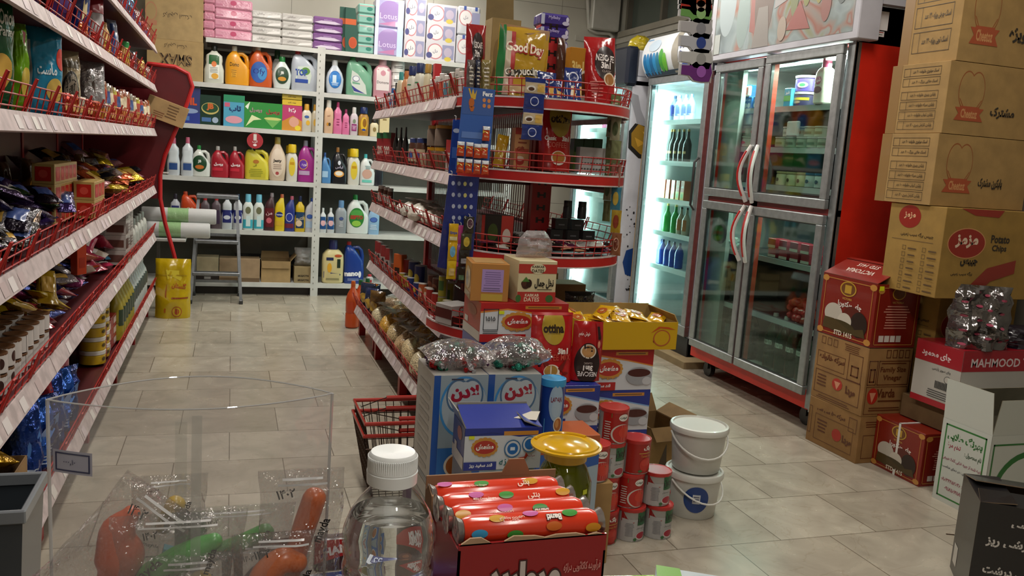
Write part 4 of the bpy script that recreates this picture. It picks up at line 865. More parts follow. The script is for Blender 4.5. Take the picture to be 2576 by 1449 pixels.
LOT=[('e',.5,.55,.4,.4,'9a80b8'),('r',.0,.0,.12,1,'cfd4e6'),('r',.78,.0,.98,1,'bcd0e4'),('t','Lotus',.45,.4,.2,'d6c8e4',.6,0),('p',[(.1,.1),(.7,.05),(.7,.25)],'b87aa8')]
def two(x0,x1,ya,yb,n,desc,c,art,**k):
    Y=k.get('Y',YS+.1); x=X_at((x0+x1)/2,Y,ZT); H=Z_at(ya,x,Y)-ZT
    for i in range(n):
        w=(x1-x0)*dep(x,Y,ZT)/F_PX; h=H/n
        def mk():
            mb=MB(); mb.cbox(-w/2,-.08,0,w/2,.08,h-.001,M(c,'gloss'),.012); mb.art(Flat((-w/2,-.0803,0),(1,0,0),(0,0,1)),w,h,art); return single('toilet_paper_pack',mb,'','tissue')
        pos='lowest' if i==0 else 'topmost' if i==n-1 else ORD[i]+' from below'
        instance((desc,),mk,(x,Y,ZT+i*h),0,'%s, %s, top back shelf'%(desc,pos),'paper packs on top of the back shelving')
two(937,1008,2,130,2,'lilac paper towel pack in shiny film','a9a4cc',LOT)
ROS=lambda s:[('r',.0,.0,1,1,'c9c6cc'),('o',.32,.5,.26,.42,'c07a80','dcd8d8'),('t','دل',.32,.5,.22,'4a4a60',.3),('e',.12,.28,.1,.16,'4a4c80'),('r',.56,.12,.96,.88,'8f90b0'),('e',.76,.5,.14,.25,'b4a8bc'),('e',.76,.14,.12,.12,'cdb84c')]
two(1010,1062,-4,130,3,'toilet roll pack with pink rosette, left column','bcbcc8',ROS(0)[:-1])
two(1064,1138,15,140,3,'toilet roll pack with pink rosette, middle column','c2c2cc',ROS(1))
two(1139,1196,20,145,2,'toilet roll pack with blue strips, right column','c4c6cc',[('o',.35,.6,.3,.28,'c07a80','dcd8d8'),('t','دل',.35,.6,.14,'4a4a60',.3),('r',.25,.86,.36,1,'34509a'),('r',.75,.86,.86,1,'34509a'),('r',.62,.4,.98,.8,'8a8cac')])
# big cartons at the left end
x,y,w,h=fit(379,508,106,BZ[4],Y=YS+.17); 
r=carton('cardboard_box','box','brown carton printed with a big upside-down wordmark under a larger carton',w,.3,h,M('a58a5c','card'),{'f':[('t','SMAX',.5,.5,.3,'3a2a1c',.6,.06,180),('t','SMAX',.5,.5,.3,'8a6f46',.6,-.0,180),('t','کرانچی اسنک',.5,.86,.13,'5a4630',.4,0,180),('e',.5,.15,.07,.06,'b8583c')]}); r.location=(x,y,BZ[4])
z2=BZ[4]+h; x,y,w,h=fit(375,508,-40,z2,Y=YS+.17); r=carton('cardboard_box','box','large brown carton standing on the smaller wordmark carton at the left end',w,.3,h,M('a68c60','card'),{'f':[('t','کرانچی اسنک',.55,.42,.1,'4a3c2c',.5,0,180),('o',.1,.45,.1,.16,'b07a5c','a68c60'),('r',.02,.22,.2,.3,'b07a5c')]}); r.location=(x,y,z2)
# ---------------- pile of cartons, tins and packets in front of the rounded end ----------------
YL='d8e020'
def mesh_logo(u,v,s=1,c='b03028'):
    """red ornamental cartouche with white word"""
    rr=[('e',u+s*.2*math.cos(a/8*PI),v+s*.27*math.sin(a/8*PI),s*.05,s*.07,'c98f3c') for a in range(16)]
    return rr+[('e',u,v,s*.22,s*.26,'c98f3c'),('e',u,v,s*.2,s*.23,c),('t','مشمش',u,v,s*.22,'f0ece8',s*.32,.05)]
def sugar(c1,c2):
    return {'f':[('r',0,0,1,1,'cfd3d8'),('p',[(0,1),(0,.78),(.3,.86),(.65,.74),(1,.6),(1,1)],c1),('p',[(0,.78),(.3,.86),(.65,.74),(1,.6),(1,.57),(.65,.71),(.3,.82),(0,.74)],'7fa8d8' if c1!='b02020' else 'd88a3c'),('r',.5,.85,.92,.93,'c98a3c'),('l',.52,.86,.9,.92,'6a4a2c',1)]
      +mesh_logo(.42,.52,.75)+[('t','قند حبه فشرده',.42,.3,.07,'6a6a70',.3,0),('r',0,0,.52,.2,c1),('t','قند سفید',.36,.11,.1,'f0f0f0',.28,.04),('e',.82,.34,.17,.22,'9a9da2'),('e',.82,.42,.15,.1,'4a1c18'),('e',.93,.22,.06,.1,'c4c6ca')],
      'l':[('e',.5,.7,.28,.14,'a85038'),('r',0,0,1,.25,'b9b4ac'),('r',.1,.3,.3,.45,'c9c5be')],'t':[('r',.1,.1,.9,.9,c1)],
      'r':[('r',0,0,1,1,'c9cdd2'),('p',[(0,1),(0,.65),(1,.8),(1,1)],c1),('e',.5,.4,.3,.22,'b9bcc0')]}
def put(r,x,y,z,rz=0,group=None,rot=None):
    r.location=(x,y,z); r.rotation_euler=rot or (0,0,R_(rz))
    if group: r['group']=group
    return r
HB=.13
SG=None
def sug(lab,x,y,z,c1,w=.305,h=HB,d=.21,art=None,rz=0):
    put(carton('sugar_box','box',lab,w,d,h-.0005,c1,art or sugar(c1,c1)),x,y,z,rz)
red_,bl_='b02020','26368c'
xa=.928
sug('red and white sugar box on top of the tall column, under the date box',xa,2.725,5*HB,red_,art=(lambda s:{**s,'f':s['f']+[('f',.03,.3,.2,.85,'3a3c40',.02),('t','۱۵۱۵',.11,.6,.12,'3a3c40',.13,.02),('l',.03,.2,.2,.29,'3a3c40',2),('r',.2,.72,.26,.8,YL)]})(sugar(red_,red_)))
sug('blue and white sugar box directly below the red one',xa,2.725,4*HB,bl_)
for i in range(4): sug(['blue sugar box at the floor under the tall column','second sugar box from floor in the tall column','third sugar box from floor in the tall column','fourth sugar box from floor in the tall column'][i],xa,2.725,i*HB,bl_)
# purple and orange box, date box
r=carton('biscuit_box','box','orange box with lilac panel beside the date box',.125,.16,.125,'b07a3c',{'f':[('r',.28,.25,.85,.85,'a68cc4'),('l',.33,.4,.8,.8,'7f689c',7),('r',.28,.02,.85,.2,'b8a040'),('l',.3,.27,.8,.38,'6a5a80',2)],'l':[('e',.5,.55,.4,.3,'b8a88c'),('e',.4,.5,.2,.2,'8f94a0'),('r',.05,.05,.95,.2,'94805c'),('e',.7,.7,.15,.1,'d0c4a8')],'t':[('r',.1,.1,.9,.9,'b5905c')]}); put(r,.818,2.72,6*HB,-8)
r=carton('date_box','box','cream and red date box under a crumpled clear bag',.135,.16,.14,'d0c49c',{'f':[('r',0,.7,1,.92,'b0342c'),('e',.5,.81,.2,.12,'d6cca8'),('t','KABKAB',.5,.86,.06,'3a3020',.32,.03),('t','DATES',.5,.76,.08,'3a3020',.34,.03),('r',0,0,1,.26,'b0342c'),('t','KABKAB',.38,.18,.07,'e6dcc0',.36,.02),('t','DATES',.38,.08,.1,'e6dcc0',.4,.02),('e',.84,.1,.1,.09,'3f6a34'),('e',.03,.1,.07,.09,'3f6a34'),('e',.2,.42,.1,.09,'3a1c14'),('e',.28,.46,.08,.1,'2a120c'),('e',.15,.46,.07,.07,'4a2418'),('p',[(.1,.5),(.2,.62),(.3,.5)],'4a7a34'),('t','نخل جمال',.68,.46,.24,'1c1814',.5,.04),('l',.5,.3,.9,.34,'4a4430',1)],'r':[('r',0,.7,1,.92,'b0342c'),('r',0,0,1,.26,'b0342c')]}); put(r,.965,2.71,6*HB,1)
single('plastic_bag',bag_mesh(.14,.09,.07,M('d8c8c8','film',haze=.2),None,3,.02,topn=.5),'crumpled clear plastic bag standing on the date box','bag',(.985,2.73,6*HB+.141),10)
# cooking oil tins
OIL={'f':[('r',0,0,1,1,'8fa0ac'),('r',0,.0,.12,1,'1f4f9c'),('e',.56,.72,.44,.27,'3f8ac8'),('e',.58,.72,.42,.25,'9fadb8'),('o',.45,.82,.22,.15,'4a6a8c','b0bac2'),('o',.70,.82,.22,.15,'4a6a8c','b0bac2'),('e',.57,.82,.2,.12,'b0bac2'),('t','لادن',.58,.84,.15,'9c1c34',.72,.06),('e',.57,.59,.14,.02,'c9a03c'),('l',.3,.95,.55,.98,'3a3c50',1),('r',.12,.0,1,.36,'2f6ab0'),('o',.55,.2,.3,.12,'d8d0c0','a8602c')],
 'l':[('l',.15,.1,.85,.9,'8f8d88',9),('r',.05,.02,.95,.06,'6f7a82')],'r':[('r',.0,.0,.4,1,'1f4f9c')]}
def oil(lab,x,y,z,w=.155,rz=0):
    def mk():
        t=carton('oil_tin','tin',lab,w,.2,.325,'a5a49e',OIL,one=False); b=MB(); b.lathe([(.02,0),(.02,.006),(.017,.008)],'c8c8c0',12,(.04,0,.325)); part('spout_cap',b,t); return t
    return instance('oil',mk,(x,y,z),rz,lab,'square tins of cooking oil')
for i,x in enumerate((.61,.77)):
    for j in range(2): oil('%s square tin of cooking oil, %s row of the stack'%(['left','right'][i],['lower','upper'][j]),x,2.31,j*.325,rz=[1,-1.5][i])
o1=at(1157,1187,Y=1.99)
put(carton('oil_tin','tin','square oil tin in front, under the open blue sugar box',.17,.18,o1.z-.001,'a5a49e',OIL),.675,2.085,0,1)
oil('square oil tin in front under the green olive jar',.79,1.86,0)
# open blue sugar box resting on the front tin
t=openbox('sugar_box','box','open blue sugar box with raised lid leaning on the oil tins',.205,.13,.11,'26368c',M('8f8c84','card'),
  {'f':[('r',0,0,1,.82,'cdd2d8'),('p',[(0,.82),(.35,.9),(.7,.78),(1,.82),(1,1),(0,1)],'26368c'),('r',.5,.82,.95,.92,'c98a3c')]+mesh_logo(.26,.55,.7)+[('r',.05,.75,.12,.83,YL),('r',0,0,.42,.2,'26368c'),('t','قند سفید ریز',.22,.11,.11,'f0f0f0',.34,.04),('o',.62,.5,.11,.22,'3f6f9c','cdd2d8'),('e',.62,.5,.07,.14,'2a6ab0'),('r',.59,.46,.65,.54,'d8e4f0'),('o',.84,.6,.1,.2,'3f6f9c','cdd2d8'),('e',.84,.6,.065,.13,'2a6ab0'),('p',[(.7,.28),(.78,.3),(.8,.4),(.83,.33),(.8,.25),(.72,.22)],'a83a2c'),('t','میکروبه',.86,.32,.07,'8a3028',.16),('t','نه',.5,.18,.16,'2a6a6c',.12)],
   'l':[('e',.6,.75,.2,.16,'b8603c'),('r',0,0,1,.3,'cfcac0'),('r',.2,.3,.4,.45,'cfcac0')]},[('f',.13,-79),('l',.05,25),('k',.03,5),('r',.05,-70)])
put(t,.675,2.06,o1.z,0,rot=(0,0,R_(-2)))
b=MB(); b.add([(-.03,0,.002),(.03,0,.002),(.034,.05,.012),(-.02,.06,.004)],[(0,1,2,3)],M('c4beb2','paper')); single('paper_slip',b,'torn white paper slip lying on the open blue sugar box','paper',(.74,2.03,o1.z+.118),-25)
# candy bags on the oil tins
def candybag(lab,x,y,z,w,d,h,seed,cols):
    t=thing('candy_bag',lab,'bag',(x,y,z),random.Random(seed).uniform(-8,8),'clear bags of foil sweets on the oil tins'); rr=random.Random(seed)
    for i in range(46):
        b=MB(); r=rr.uniform(.008,.013); a=rr.uniform(0,6.28); q=rr.random()**.5; u,v=math.cos(a)*q*(w/2-.015),math.sin(a)*q*(d/2-.015); zz=.010+rr.random()*max(.004,(h*.75*(1-q*q)))
        b.T=Matrix.Translation((u,v,zz))@Matrix.Rotation(rr.uniform(0,3),4,'Z')@Matrix.Rotation(rr.uniform(-.6,.6),4,'Y')
        b.lathe([(.0,-r*1.9),(r*.6,-r*1.8),(r*.25,-r*1.1),(r,-r*.5),(r,r*.5),(r*.25,r*1.1),(r*.6,r*1.8),(0,r*1.9)],M(rr.choice(cols),'foil',met=.7,sc=90),8,ax='x')
        part('wrapped_sweet',b,t)
    b=bag_mesh(w,h*1.25,d,M('e0dcdc','clearfilm',f0=.16,haze=.06,sc=30),None,seed,.012,seal=.05); 
    # lay the bag flat: height axis along Y
    b.v=[(x_,(z_-h*.62)*d/(h*1.25),y_*h/d+h*.5) for x_,y_,z_ in b.v]; part('clear_film',b,t)
    return t
candybag('clear bag of red and silver foil sweets on the left oil tin',.62,2.3,.651,.2,.15,.075,11,['a81c1c','a81c1c','8f9094','5a3060','2f8a6c','b0b0b4','7a1420'])
candybag('clear bag of green and dark foil sweets on the right oil tin',.80,2.30,.651,.17,.15,.085,12,['2f8a78','3fa08c','5a1424','3a1c2c','8a8c90','6a1c3c'])
# ladan can standing on a carton
put(carton('sugar_box','box','orange topped carton hidden behind the olive jar under the blue tall can',.2,.14,.455,'b0592c',{'f':[('r',0,0,1,.88,'9fb0bc'),('r',.1,.9,.6,.98,'c98a3c'),('p',[(0,.7),(1,.8),(1,.88),(0,.88)],'2a5aa8')]}),.955,2.3,0)
def tallcan():
    r=.037; h=.165
    return can('oil_can','can','tall blue can of cooking oil with light blue lid beside the sugar box',r,h,'1f3f8c','3f9ad0',[('e',.5,.62,.2,.36,'9fb6cc'),('t','LADAN',.5,.68,.1,'7c2438',.3,.03),('e',.5,.5,.12,.16,'a9bccc'),('p',[(.2,0),(.8,0),(.8,.32),(.5,.4),(.2,.3)],'3f8ac0'),('e',.58,.2,.13,.15,'d8d0c0'),('e',.58,.2,.11,.12,'a8602c'),('e',.55,.22,.05,.08,'c98a4c')],lidh=.11)
put(tallcan(),.905,2.265,.456)
# column of blue sugar boxes carrying the coffee pouches
for i in range(4): sug('%s sugar box in the column under the coffee pouches'%['lowest','second lowest','second highest','topmost blue and white'][i],1.03,2.54,i*.135,bl_,w=.24,h=.135,d=.15)
def pouch(lab,name,w,h,d,c,art,seed,kind='gloss',topn=1,cat='pouch',**k):
    return single(name,bag_mesh(w,h,d,M(c,kind),art,seed,k.get('crump',.006),standup=k.get('standup',True),topn=topn),lab,cat)
OTT=[('e',.5,.8,.28,.26,'a88c2c'),('r',.0,.96,1,1,'a81c1c'),('t','ottina',.5,.77,.13,'2a1c10',.5,.05),('t','COFFEE & MORE',.5,.7,.02,'6a5418',.3),('t','Classic',.27,.46,.08,'efe6dc',.32,.03),('t','3in1',.72,.45,.09,'efe6dc',.26,.05),('t','COFFEE MIX',.52,.36,.09,'c05040',.8,.01),('p',[(.3,.2),(.2,.35),(.4,.27)],'6a1410'),('p',[(.6,.2),(.85,.36),(.7,.15)],'6a1410'),('e',.45,.16,.2,.1,'e0d8cc'),('e',.43,.17,.165,.08,'a8803c'),('p',[(.6,.1),(.75,.02),(.78,.04),(.63,.14)],'e0d8cc'),('t','20×',.78,.13,.05,'4a100c',.16)]
NES=[('e',.45,.3,.4,.34,'241414'),('e',.45,.5,.26,.12,'d0c8bc'),('e',.45,.5,.22,.1,'a87c4c'),('t','NESCAFE',.45,.12,.08,'e8e0dc',.6,.02,180),('t','3in1',.45,.22,.09,'e8e0dc',.3,.04,180),('t','CLASSIC',.45,.3,.03,'b8a8a0',.3,0,180),('t','خوش طعم',.3,.78,.1,'e8dcd8',.36,.01),('r',.72,.55,.86,.98,'8c1418'),('r',.75,.7,.84,.92,'241414'),('e',.79,.62,.05,.06,'c98a6c')]
r=pouch('red standing coffee pouch with gold half disc and small cup','coffee_pouch',.142,.225,.06,'a81418',OTT,21); put(r,.995,2.52,.541,0,rot=(R_(-6),0,0))
r=pouch('dark red coffee pouch standing upside down beside the gold disc pouch','coffee_pouch',.112,.195,.055,'9c1418',NES,22,topn=.96); put(r,1.12,2.53,.541,rot=(R_(-5),R_(3),R_(4)))
# column C and the yellow tray of sachets
for i in range(4): sug('%s sugar box under the open yellow carton'%['lowest','second lowest','white second highest','white highest'][i],1.31,2.8,i*.151,bl_ if i<3 else red_,w=.3,h=.151,d=.2)
t=openbox('display_carton','box','open yellow carton full of flat sachets on the right column',.38,.22,.10,'c9a012',M('a88a4c','card'),{'f':[('t','اسی نان',.83,.35,.2,'7a3010',.16,.03),('o',.84,.42,.09,.3,'b0582c','c9a012'),('p',[(.72,.6),(.82,.78),(.98,.72),(.9,.82),(.8,.84)],'c0501c')],'l':[('r',.1,.1,.9,.9,'c9a012')]},[('k',.03,0),('r',.03,-25)])
put(t,1.345,2.79,.606,0); rr=random.Random(4)
for i in range(26):
    def mk(): return single('sachet',bag_mesh(.07,.09,.012,M('d0a018','gloss'),[('e',.5,.55,.3,.2,'a8541c'),('t','نان',.5,.55,.12,'e8d8a0',.3,.03)],31,.003),'','sachet')
    instance('sach%d'%(i%1),mk,(1.19+.31*((i*7)%26)/26,2.72+rr.uniform(0,.12),.627+.003*i),0,'flat yellow sachet lying in the open yellow carton','yellow sachets in the open carton',rot=(R_(rr.uniform(-82,-60)),R_(rr.uniform(-10,10)),R_(rr.uniform(-60,60))))
# tomato paste tins
TA=[('r',0,0,1,1,'a01c18'),('p',[(.2,.8),(.8,.8),(.8,.95),(.5,.88),(.2,.95)],'3a7a34'),('e',.5,.8,.13,.11,'e0dcd4'),('t','طبیعت',.5,.8,.11,'2a3a2c',.2,.04),('e',.47,.3,.26,.3,'c9c4bc'),('e',.5,.3,.25,.28,'b8241c'),('e',.55,.34,.16,.18,'c93a28'),('p',[(.5,.5),(.58,.42),(.66,.5),(.58,.46)],'3a6a2c'),('l',.05,.1,.2,.7,'c9c0b8',8),('p',[(.3,0),(.7,0),(.6,.08),(.4,.08)],'4a7a34')]
TB=[('r',0,0,1,.72,'aaa9a8'),('p',[(0,.62),(.15,.72),(.3,.6),(.45,.7),(.6,.62),(1,.7),(1,1),(0,1)],'8c1c1c'),('r',.4,.52,.68,.98,'1f5a34'),('t','برجین',.55,.72,.26,'141414',.3,.06),('t','رب گوجه فرنگی',.5,.42,.06,'4a4a4c',.24),('l',.1,.15,.32,.6,'84848a',9),('e',.52,.17,.15,.14,'c9c5c0'),('e',.52,.18,.13,.11,'a01c34'),('e',.36,.06,.04,.05,'3a6a3c'),('e',.68,.06,.04,.05,'3a6a3c')]
TC=[('r',0,0,1,1,'9c2018'),('t','باک',.5,.8,.18,'e6e2dc',.26,.05),('r',.3,.64,.7,.66,'c9a84c'),('t','Tomato Paste',.5,.56,.07,'c98a3c',.3),('e',.5,.28,.17,.22,'b82c20'),('e',.45,.34,.08,.1,'c43a2c'),('e',.55,.34,.08,.1,'c43a2c'),('e',.35,.08,.05,.04,'3a6a34'),('e',.65,.08,.05,.04,'3a6a34')]
def tin(k,lab,x,y,z,rz):
    def mk(): return can('tomato_tin','tin','',.049,.114,'a8a6a2','b02c28',{'a':TA,'b':TB,'c':TC}[k],lidh=.09)
    return instance('tin'+k,mk,(x,y,z),rz,lab,'tomato paste tins piled on the floor')
TN={'a':'red tin with green and white band','b':'grey and dark red tin with green patch','c':'all red tin with white wordmark'}
for k,pos,x,y,z,rz in (('c','on floor beside the olive jar',1.205,2.47,0,16),('b','on floor, middle of the bottom row',1.31,2.48,0,22),('b','on floor, right end of the bottom row',1.415,2.48,0,20),
   ('a','left end of the second row',1.2,2.475,.1165,14),('a','middle of the second row',1.3,2.49,.1165,18),('b','right end of the second row',1.402,2.49,.1165,20),
   ('a','third row, half hidden by the yellow lid',1.10,2.36,.27,10),('b','third row from the floor, in the middle',1.21,2.475,.233,16),('c','third row from the floor, right end',1.315,2.495,.233,22),('a','alone on the very top',1.212,2.475,.3495,18)):
    tin(k,TN[k]+', '+pos,x,y,z,rz)
for i,(x,y) in enumerate(((1.25,2.585),(1.356,2.59),(1.462,2.59))):
    for j in range(2): tin('b','%s red lidded tin of the back row, %s layer'%(['left','middle','right'][i],['lower','upper'][j]),x,y,j*.1165,20) if not(i==2 and j) else None
put(carton('cardboard_box','box','plain carton behind the olive jar carrying a tomato tin',.1,.1,.268,M('a08050','card')),1.10,2.36,0)
# white buckets
def bucket(lab,x,y,z,rz,sticker):
    t=thing('bucket',lab,'bucket',(x,y,z),rz); b=MB(); b.lathe([(.084,0),(.087,.004),(.1,.148),(.1,.152)],'c9c9c2',28)
    if sticker:
        F=Fn(lambda u,v,o:Vector((math.sin(u/.094)*(.0885+.075*v+o+.0008),-math.cos(u/.094)*(.0885+.075*v+o+.0008),v)))
        b.art(F,.09,.1,[('e',.5,.5,.5,.5,'1f3f80'),('p',[(.1,.25),(.8,.2),(.5,.75),(.1,.6)],'1f6a4c'),('r',.35,.35,.65,.7,'c9ccd0'),('l',.38,.4,.62,.65,'3a3c60',3)],-.10,.03)
    part('bucket_body',b,t)
    b=MB(); b.lathe([(.103,.144),(.107,.146),(.108,.158),(.105,.166),(.097,.168),(.094,.162),(.0,.161)],'d0d0c8',28); part('lid',b,t)
    b=MB(); pts=[(math.cos(a)*.105,-abs(math.sin(a))*.112-.0,.138-.07*math.sin(a)) for a in [PI*i/14 for i in range(15)]]; b.tube(pts,.0035,'dcdcd6',6); part('handle',b,t); return t
bucket('white lidded bucket with blue round sticker, lower of two',1.64,2.64,0,12,True); bucket('plain white lidded bucket, upper of two',1.645,2.645,.1685,-10,False)
t=openbox('cardboard_box','box','open brown carton with spread flaps behind the white buckets',.17,.2,.23,M('a07c4a','card'),M('7f6138','card'),{'f':[('p',[(.3,.3),(.5,.7),(.55,.3)],'4a3418'),('l',.1,.1,.7,.3,'5a4020',3)]},[('k',.08,30),('l',.07,70),('r',.07,60),('f',.06,140)]); put(t,1.66,3.02,0,8)
# olive jar with yellow lid
t=thing('olive_jar','big glass jar of green olives with a yellow carrying lid','jar',(.79,1.86,.326)); r=.072
body=[(.05,0),(.062,.004),(.068,.03),(.07,.11),(.069,.15),(.056,.185),(.045,.2),(.045,.215)]
b=MB(); b.lathe(body,M('c9cc9c','clear',f0=.06),28); part('glass_body',b,t)
b=MB(); b.lathe([(r_*.95,z_*.98+.002) for r_,z_ in body[:-1]]+[(0.001,.205)],M('c4c438','liquid'),24)
part('brine',b,t)
rr=random.Random(8); oc=M('98a030','plastic'); 
OP=[]
for i in range(95):
    for _ in range(40):
        a=rr.uniform(0,6.28); q=(rr.random()**.35)*.057; z=.012+rr.random()*.10; p=Vector((math.cos(a)*q,math.sin(a)*q,z))
        if all((p-o).length>.0155 for o in OP): OP.append(p); break
prof=[(0,-.0105),(.006,-.0085),(.0085,0),(.006,.0085),(0,.0105)]
ob=MB().lathe(prof,oc,9).mesh('olive')
for i,p in enumerate(OP[:95]):
    o=newobj('olive',ob,t); o.location=p; o.rotation_euler=(rr.uniform(0,3),rr.uniform(0,3),0)
b=MB(); ly=M('cfa014','plastic',rough=.2); b.lathe([(.05,.203),(.053,.205),(.055,.228),(.07,.232),(.0875,.236),(.088,.241),(.083,.243),(.06,.240),(.05,.247),(.0,.249)],ly,30)
for s in (1,-1):
    for a in range(-50,51,10): pass
    b.tube([(math.cos(R_(a))*.078,s*abs(math.sin(R_(a)))*.0+math.sin(R_(a))*s*.078 if False else s*math.sin(R_(a))*.078,.243) for a in range(30,151,12)],.004,ly,6)
part('yellow_lid',b,t)
b=MB(); F=Fn(lambda u,v,o:Vector((math.sin(u/.07)*(.0703+o),-math.cos(u/.07)*(.0703+o),v))); b.rect(F,.025,.135,.040,.147,M('c8d020'),1); part('price_sticker',b,t)
# wire shopping baskets
def basket(z,lab,in_):
    t=thing('shopping_basket',lab,'basket',(.67,3.03,z),0); X,Y,H=.215-in_,.15-in_,.25; wm=M('4a3c34','metal'); k=.78
    b=MB()
    for zz in (.0,.05,.10,.15,.20,.245):
        f=k+(1-k)*zz/H; b.tube([(-X*f,-Y*f,zz),(X*f,-Y*f,zz),(X*f,Y*f,zz),(-X*f,Y*f,zz)],.0022,wm,5,True)
    for i in range(15):
        u=-1+2*i/14
        for s in (1,-1): b.tube([(u*X*k,s*Y*k,0),(u*X,s*Y,H)],.0016,wm,4)
    for i in range(11):
        u=-1+2*i/10
        for s in (1,-1): b.tube([(s*X*k,u*Y*k,0),(s*X,u*Y,H)],.0016,wm,4)
        b.tube([(-X*k,u*Y*k,0),(X*k,u*Y*k,0)],.0016,wm,4)
    part('wire_body',b,t)
    b=MB(); rm=M('a8281c','plastic'); b.tube([(-X,-Y,H),(X,-Y,H),(X,Y,H),(-X,Y,H)],.0075,rm,8,True); part('red_rim',b,t)
    b=MB()
    for s in (1,-1): b.tube([(-.09,s*Y*.9,H+.012),(.09,s*Y*.9,H+.012)],.008,rm,8); b.tube([(-X*.95,s*Y*.2,H+.01),(-.09,s*Y*.9,H+.012)],.002,wm,4); b.tube([(X*.95,s*Y*.2,H+.01),(.09,s*Y*.9,H+.012)],.002,wm,4)
    part('handle',b,t)
basket(.002,'wire shopping basket with red rim, lower of the nested pair',.0); basket(.045,'wire shopping basket with red rim, upper of the nested pair',.004)
b=put(carton('purple_box','box','small purple carton on the floor between basket and oil tins',.07,.06,.2,'5a2a5c',{'f':[('t','ول',.6,.6,.12,'b09ac0',.4),('r',0,.82,1,1,'a07040')]}),.60,2.67,0)

# ---------------- cartons stacked at the right ----------------
CK='a0804c'
def frames(n,split,txts):
    a=[]
    for i in range(n):
        v1=.94-i*(.86/n)-(.05 if i>=split else 0); v0=v1-.72/n
        a+=[('f',.22,v0,.86,v1,'33271a',.006),('r',.33,v0,.335,v1,'33271a'),('t',txts[i%len(txts)],.6,(v0+v1)/2,.06 if n>3 else .09,'33271a',.44,.02)]
    return a
T6=['اسنک موتوری خانواده - ۲۰ عدد','اسنک طلایی بزرگ - ۲۰ عدد','پاپکرن پنیری خانواده - ۱۰ عدد','پاپکرن سرکه خانواده - ۱۰ عدد','پاپکرن کچاپ خانواده - ۱۰ عدد','پاپکرن کارامل پنیری - ۱۴ عدد']
T3=['اسنک حلقه ای ویژه - ۲۴ عدد','اسنک چرخی ویژه - ۲۴ عدد','اسنک توپی ویژه - ۲۴ عدد']
def emb(u):   # heart-shaped emblem with a plain ribbon, no character
    c='8f5228'
    return [('e',u-.05,.62,.085,.27,c),('e',u+.05,.62,.085,.27,c),('e',u-.05,.62,.079,.25,CKc),('e',u+.05,.62,.079,.25,CKc),('p',[(u-.118,.5),(u,.2),(u+.118,.5)],c),('p',[(u-.108,.5),(u,.23),(u+.108,.5)],CKc),
     ('p',[(u-.15,.38),(u-.11,.3),(u-.15,.2),(u+.15,.2),(u+.11,.3),(u+.15,.38)],'a04a28'),('r',u-.1,.2,u+.1,.4,'a04a28'),('t','Cheetoz',u,.3,.13,'c08a58',.17,.03)]
CKc=M(CK,'card')
def cheet(lab,z,h,six,word,dx=0,y1=3.14,rz=0):
    w,d=.5,.32
    r=carton('snack_carton','box',lab,w,d,h-.001,CKc,{'l':[('r',0,.0,.18,1,'8f6e40'),*frames(6 if six else 3,2 if six else 9,T6 if six else T3)],'f':emb(.25)+[('t',word,.6,.35,.17,'2a2118',.26,.04)]}); put(r,2.725+w/2+dx,2.82+d/2,z,rz)
cheet('brown snack carton with emblem, lowest of the three and six printed rows',1.172,.293,True,'پاپکرن مشترک',dx=-.003)
cheet('brown snack carton with emblem, middle of the three, six printed rows',1.466,.289,True,'مشترک',dx=.006)
cheet('brown snack carton with emblem and three rows, topmost of the stack',1.756,.36,False,'ویژه',dx=.028)
MZ=[('e',.38,.86,.2,.13,'8f2418'),('t','مزمز',.38,.87,.08,'d8b088',.28,.04),('t','چیپس برگه سیب زمینی',.55,.66,.06,'3a2c1c',.62,.02),('r',.1,.59,.85,.595,'5a4630')]+[('f',.32+.36*(i%2),.48-.075*(i//2),.38+.36*(i%2),.53-.075*(i//2),'6a5434',.005) for i in range(14)]+[('l',.42+.36*(i%2),.48-.075*(i//2),.58+.36*(i%2),.52-.075*(i//2),'5a4630',1) for i in range(14)]
MF=[('e',.25,.62,.2,.17,'c08a58'),('e',.25,.62,.19,.16,'8f2418'),('t','مزمز',.25,.64,.15,'d8c0a8',.26,.05),('p',[(.15,1),(.6,1),(.55,.92),(.3,.93)],'8f2a1c'),('t','Potato',.6,.68,.09,'2a2118',.2,.03),('t','Chips',.6,.57,.09,'2a2118',.2,.03),('t','چیپس',.3,.4,.09,'2a2118',.18,.05),('t','برگه سیب زمینی',.24,.28,.05,'2a2118',.3,.02),('p',[(.3,.1),(.5,.35),(.8,.45),(.8,.3),(.55,.2),(.4,0)],'8a2c20'),('t','40 Packs',.6,.06,.06,'3a3020',.2)]
MC=M('977636','card')
r=carton('chips_carton','box','brown potato chips carton with two red ovals below the snack cartons',.5,.31,.37,MC,{'l':MZ,'f':MF}); put(r,2.98,2.888,.80,0)
r=carton('chips_carton','box','brown potato chips carton standing in shade behind the silver bag',.44,.3,.4,MC,{'l':MZ,'f':MF}); put(r,3.16,3.06,.399,0)
r=carton('chips_carton','box','lowest potato chips carton on the floor behind the tea cartons',.44,.3,.398,MC,{'l':MZ,'f':MF}); put(r,3.16,3.16,0,0)
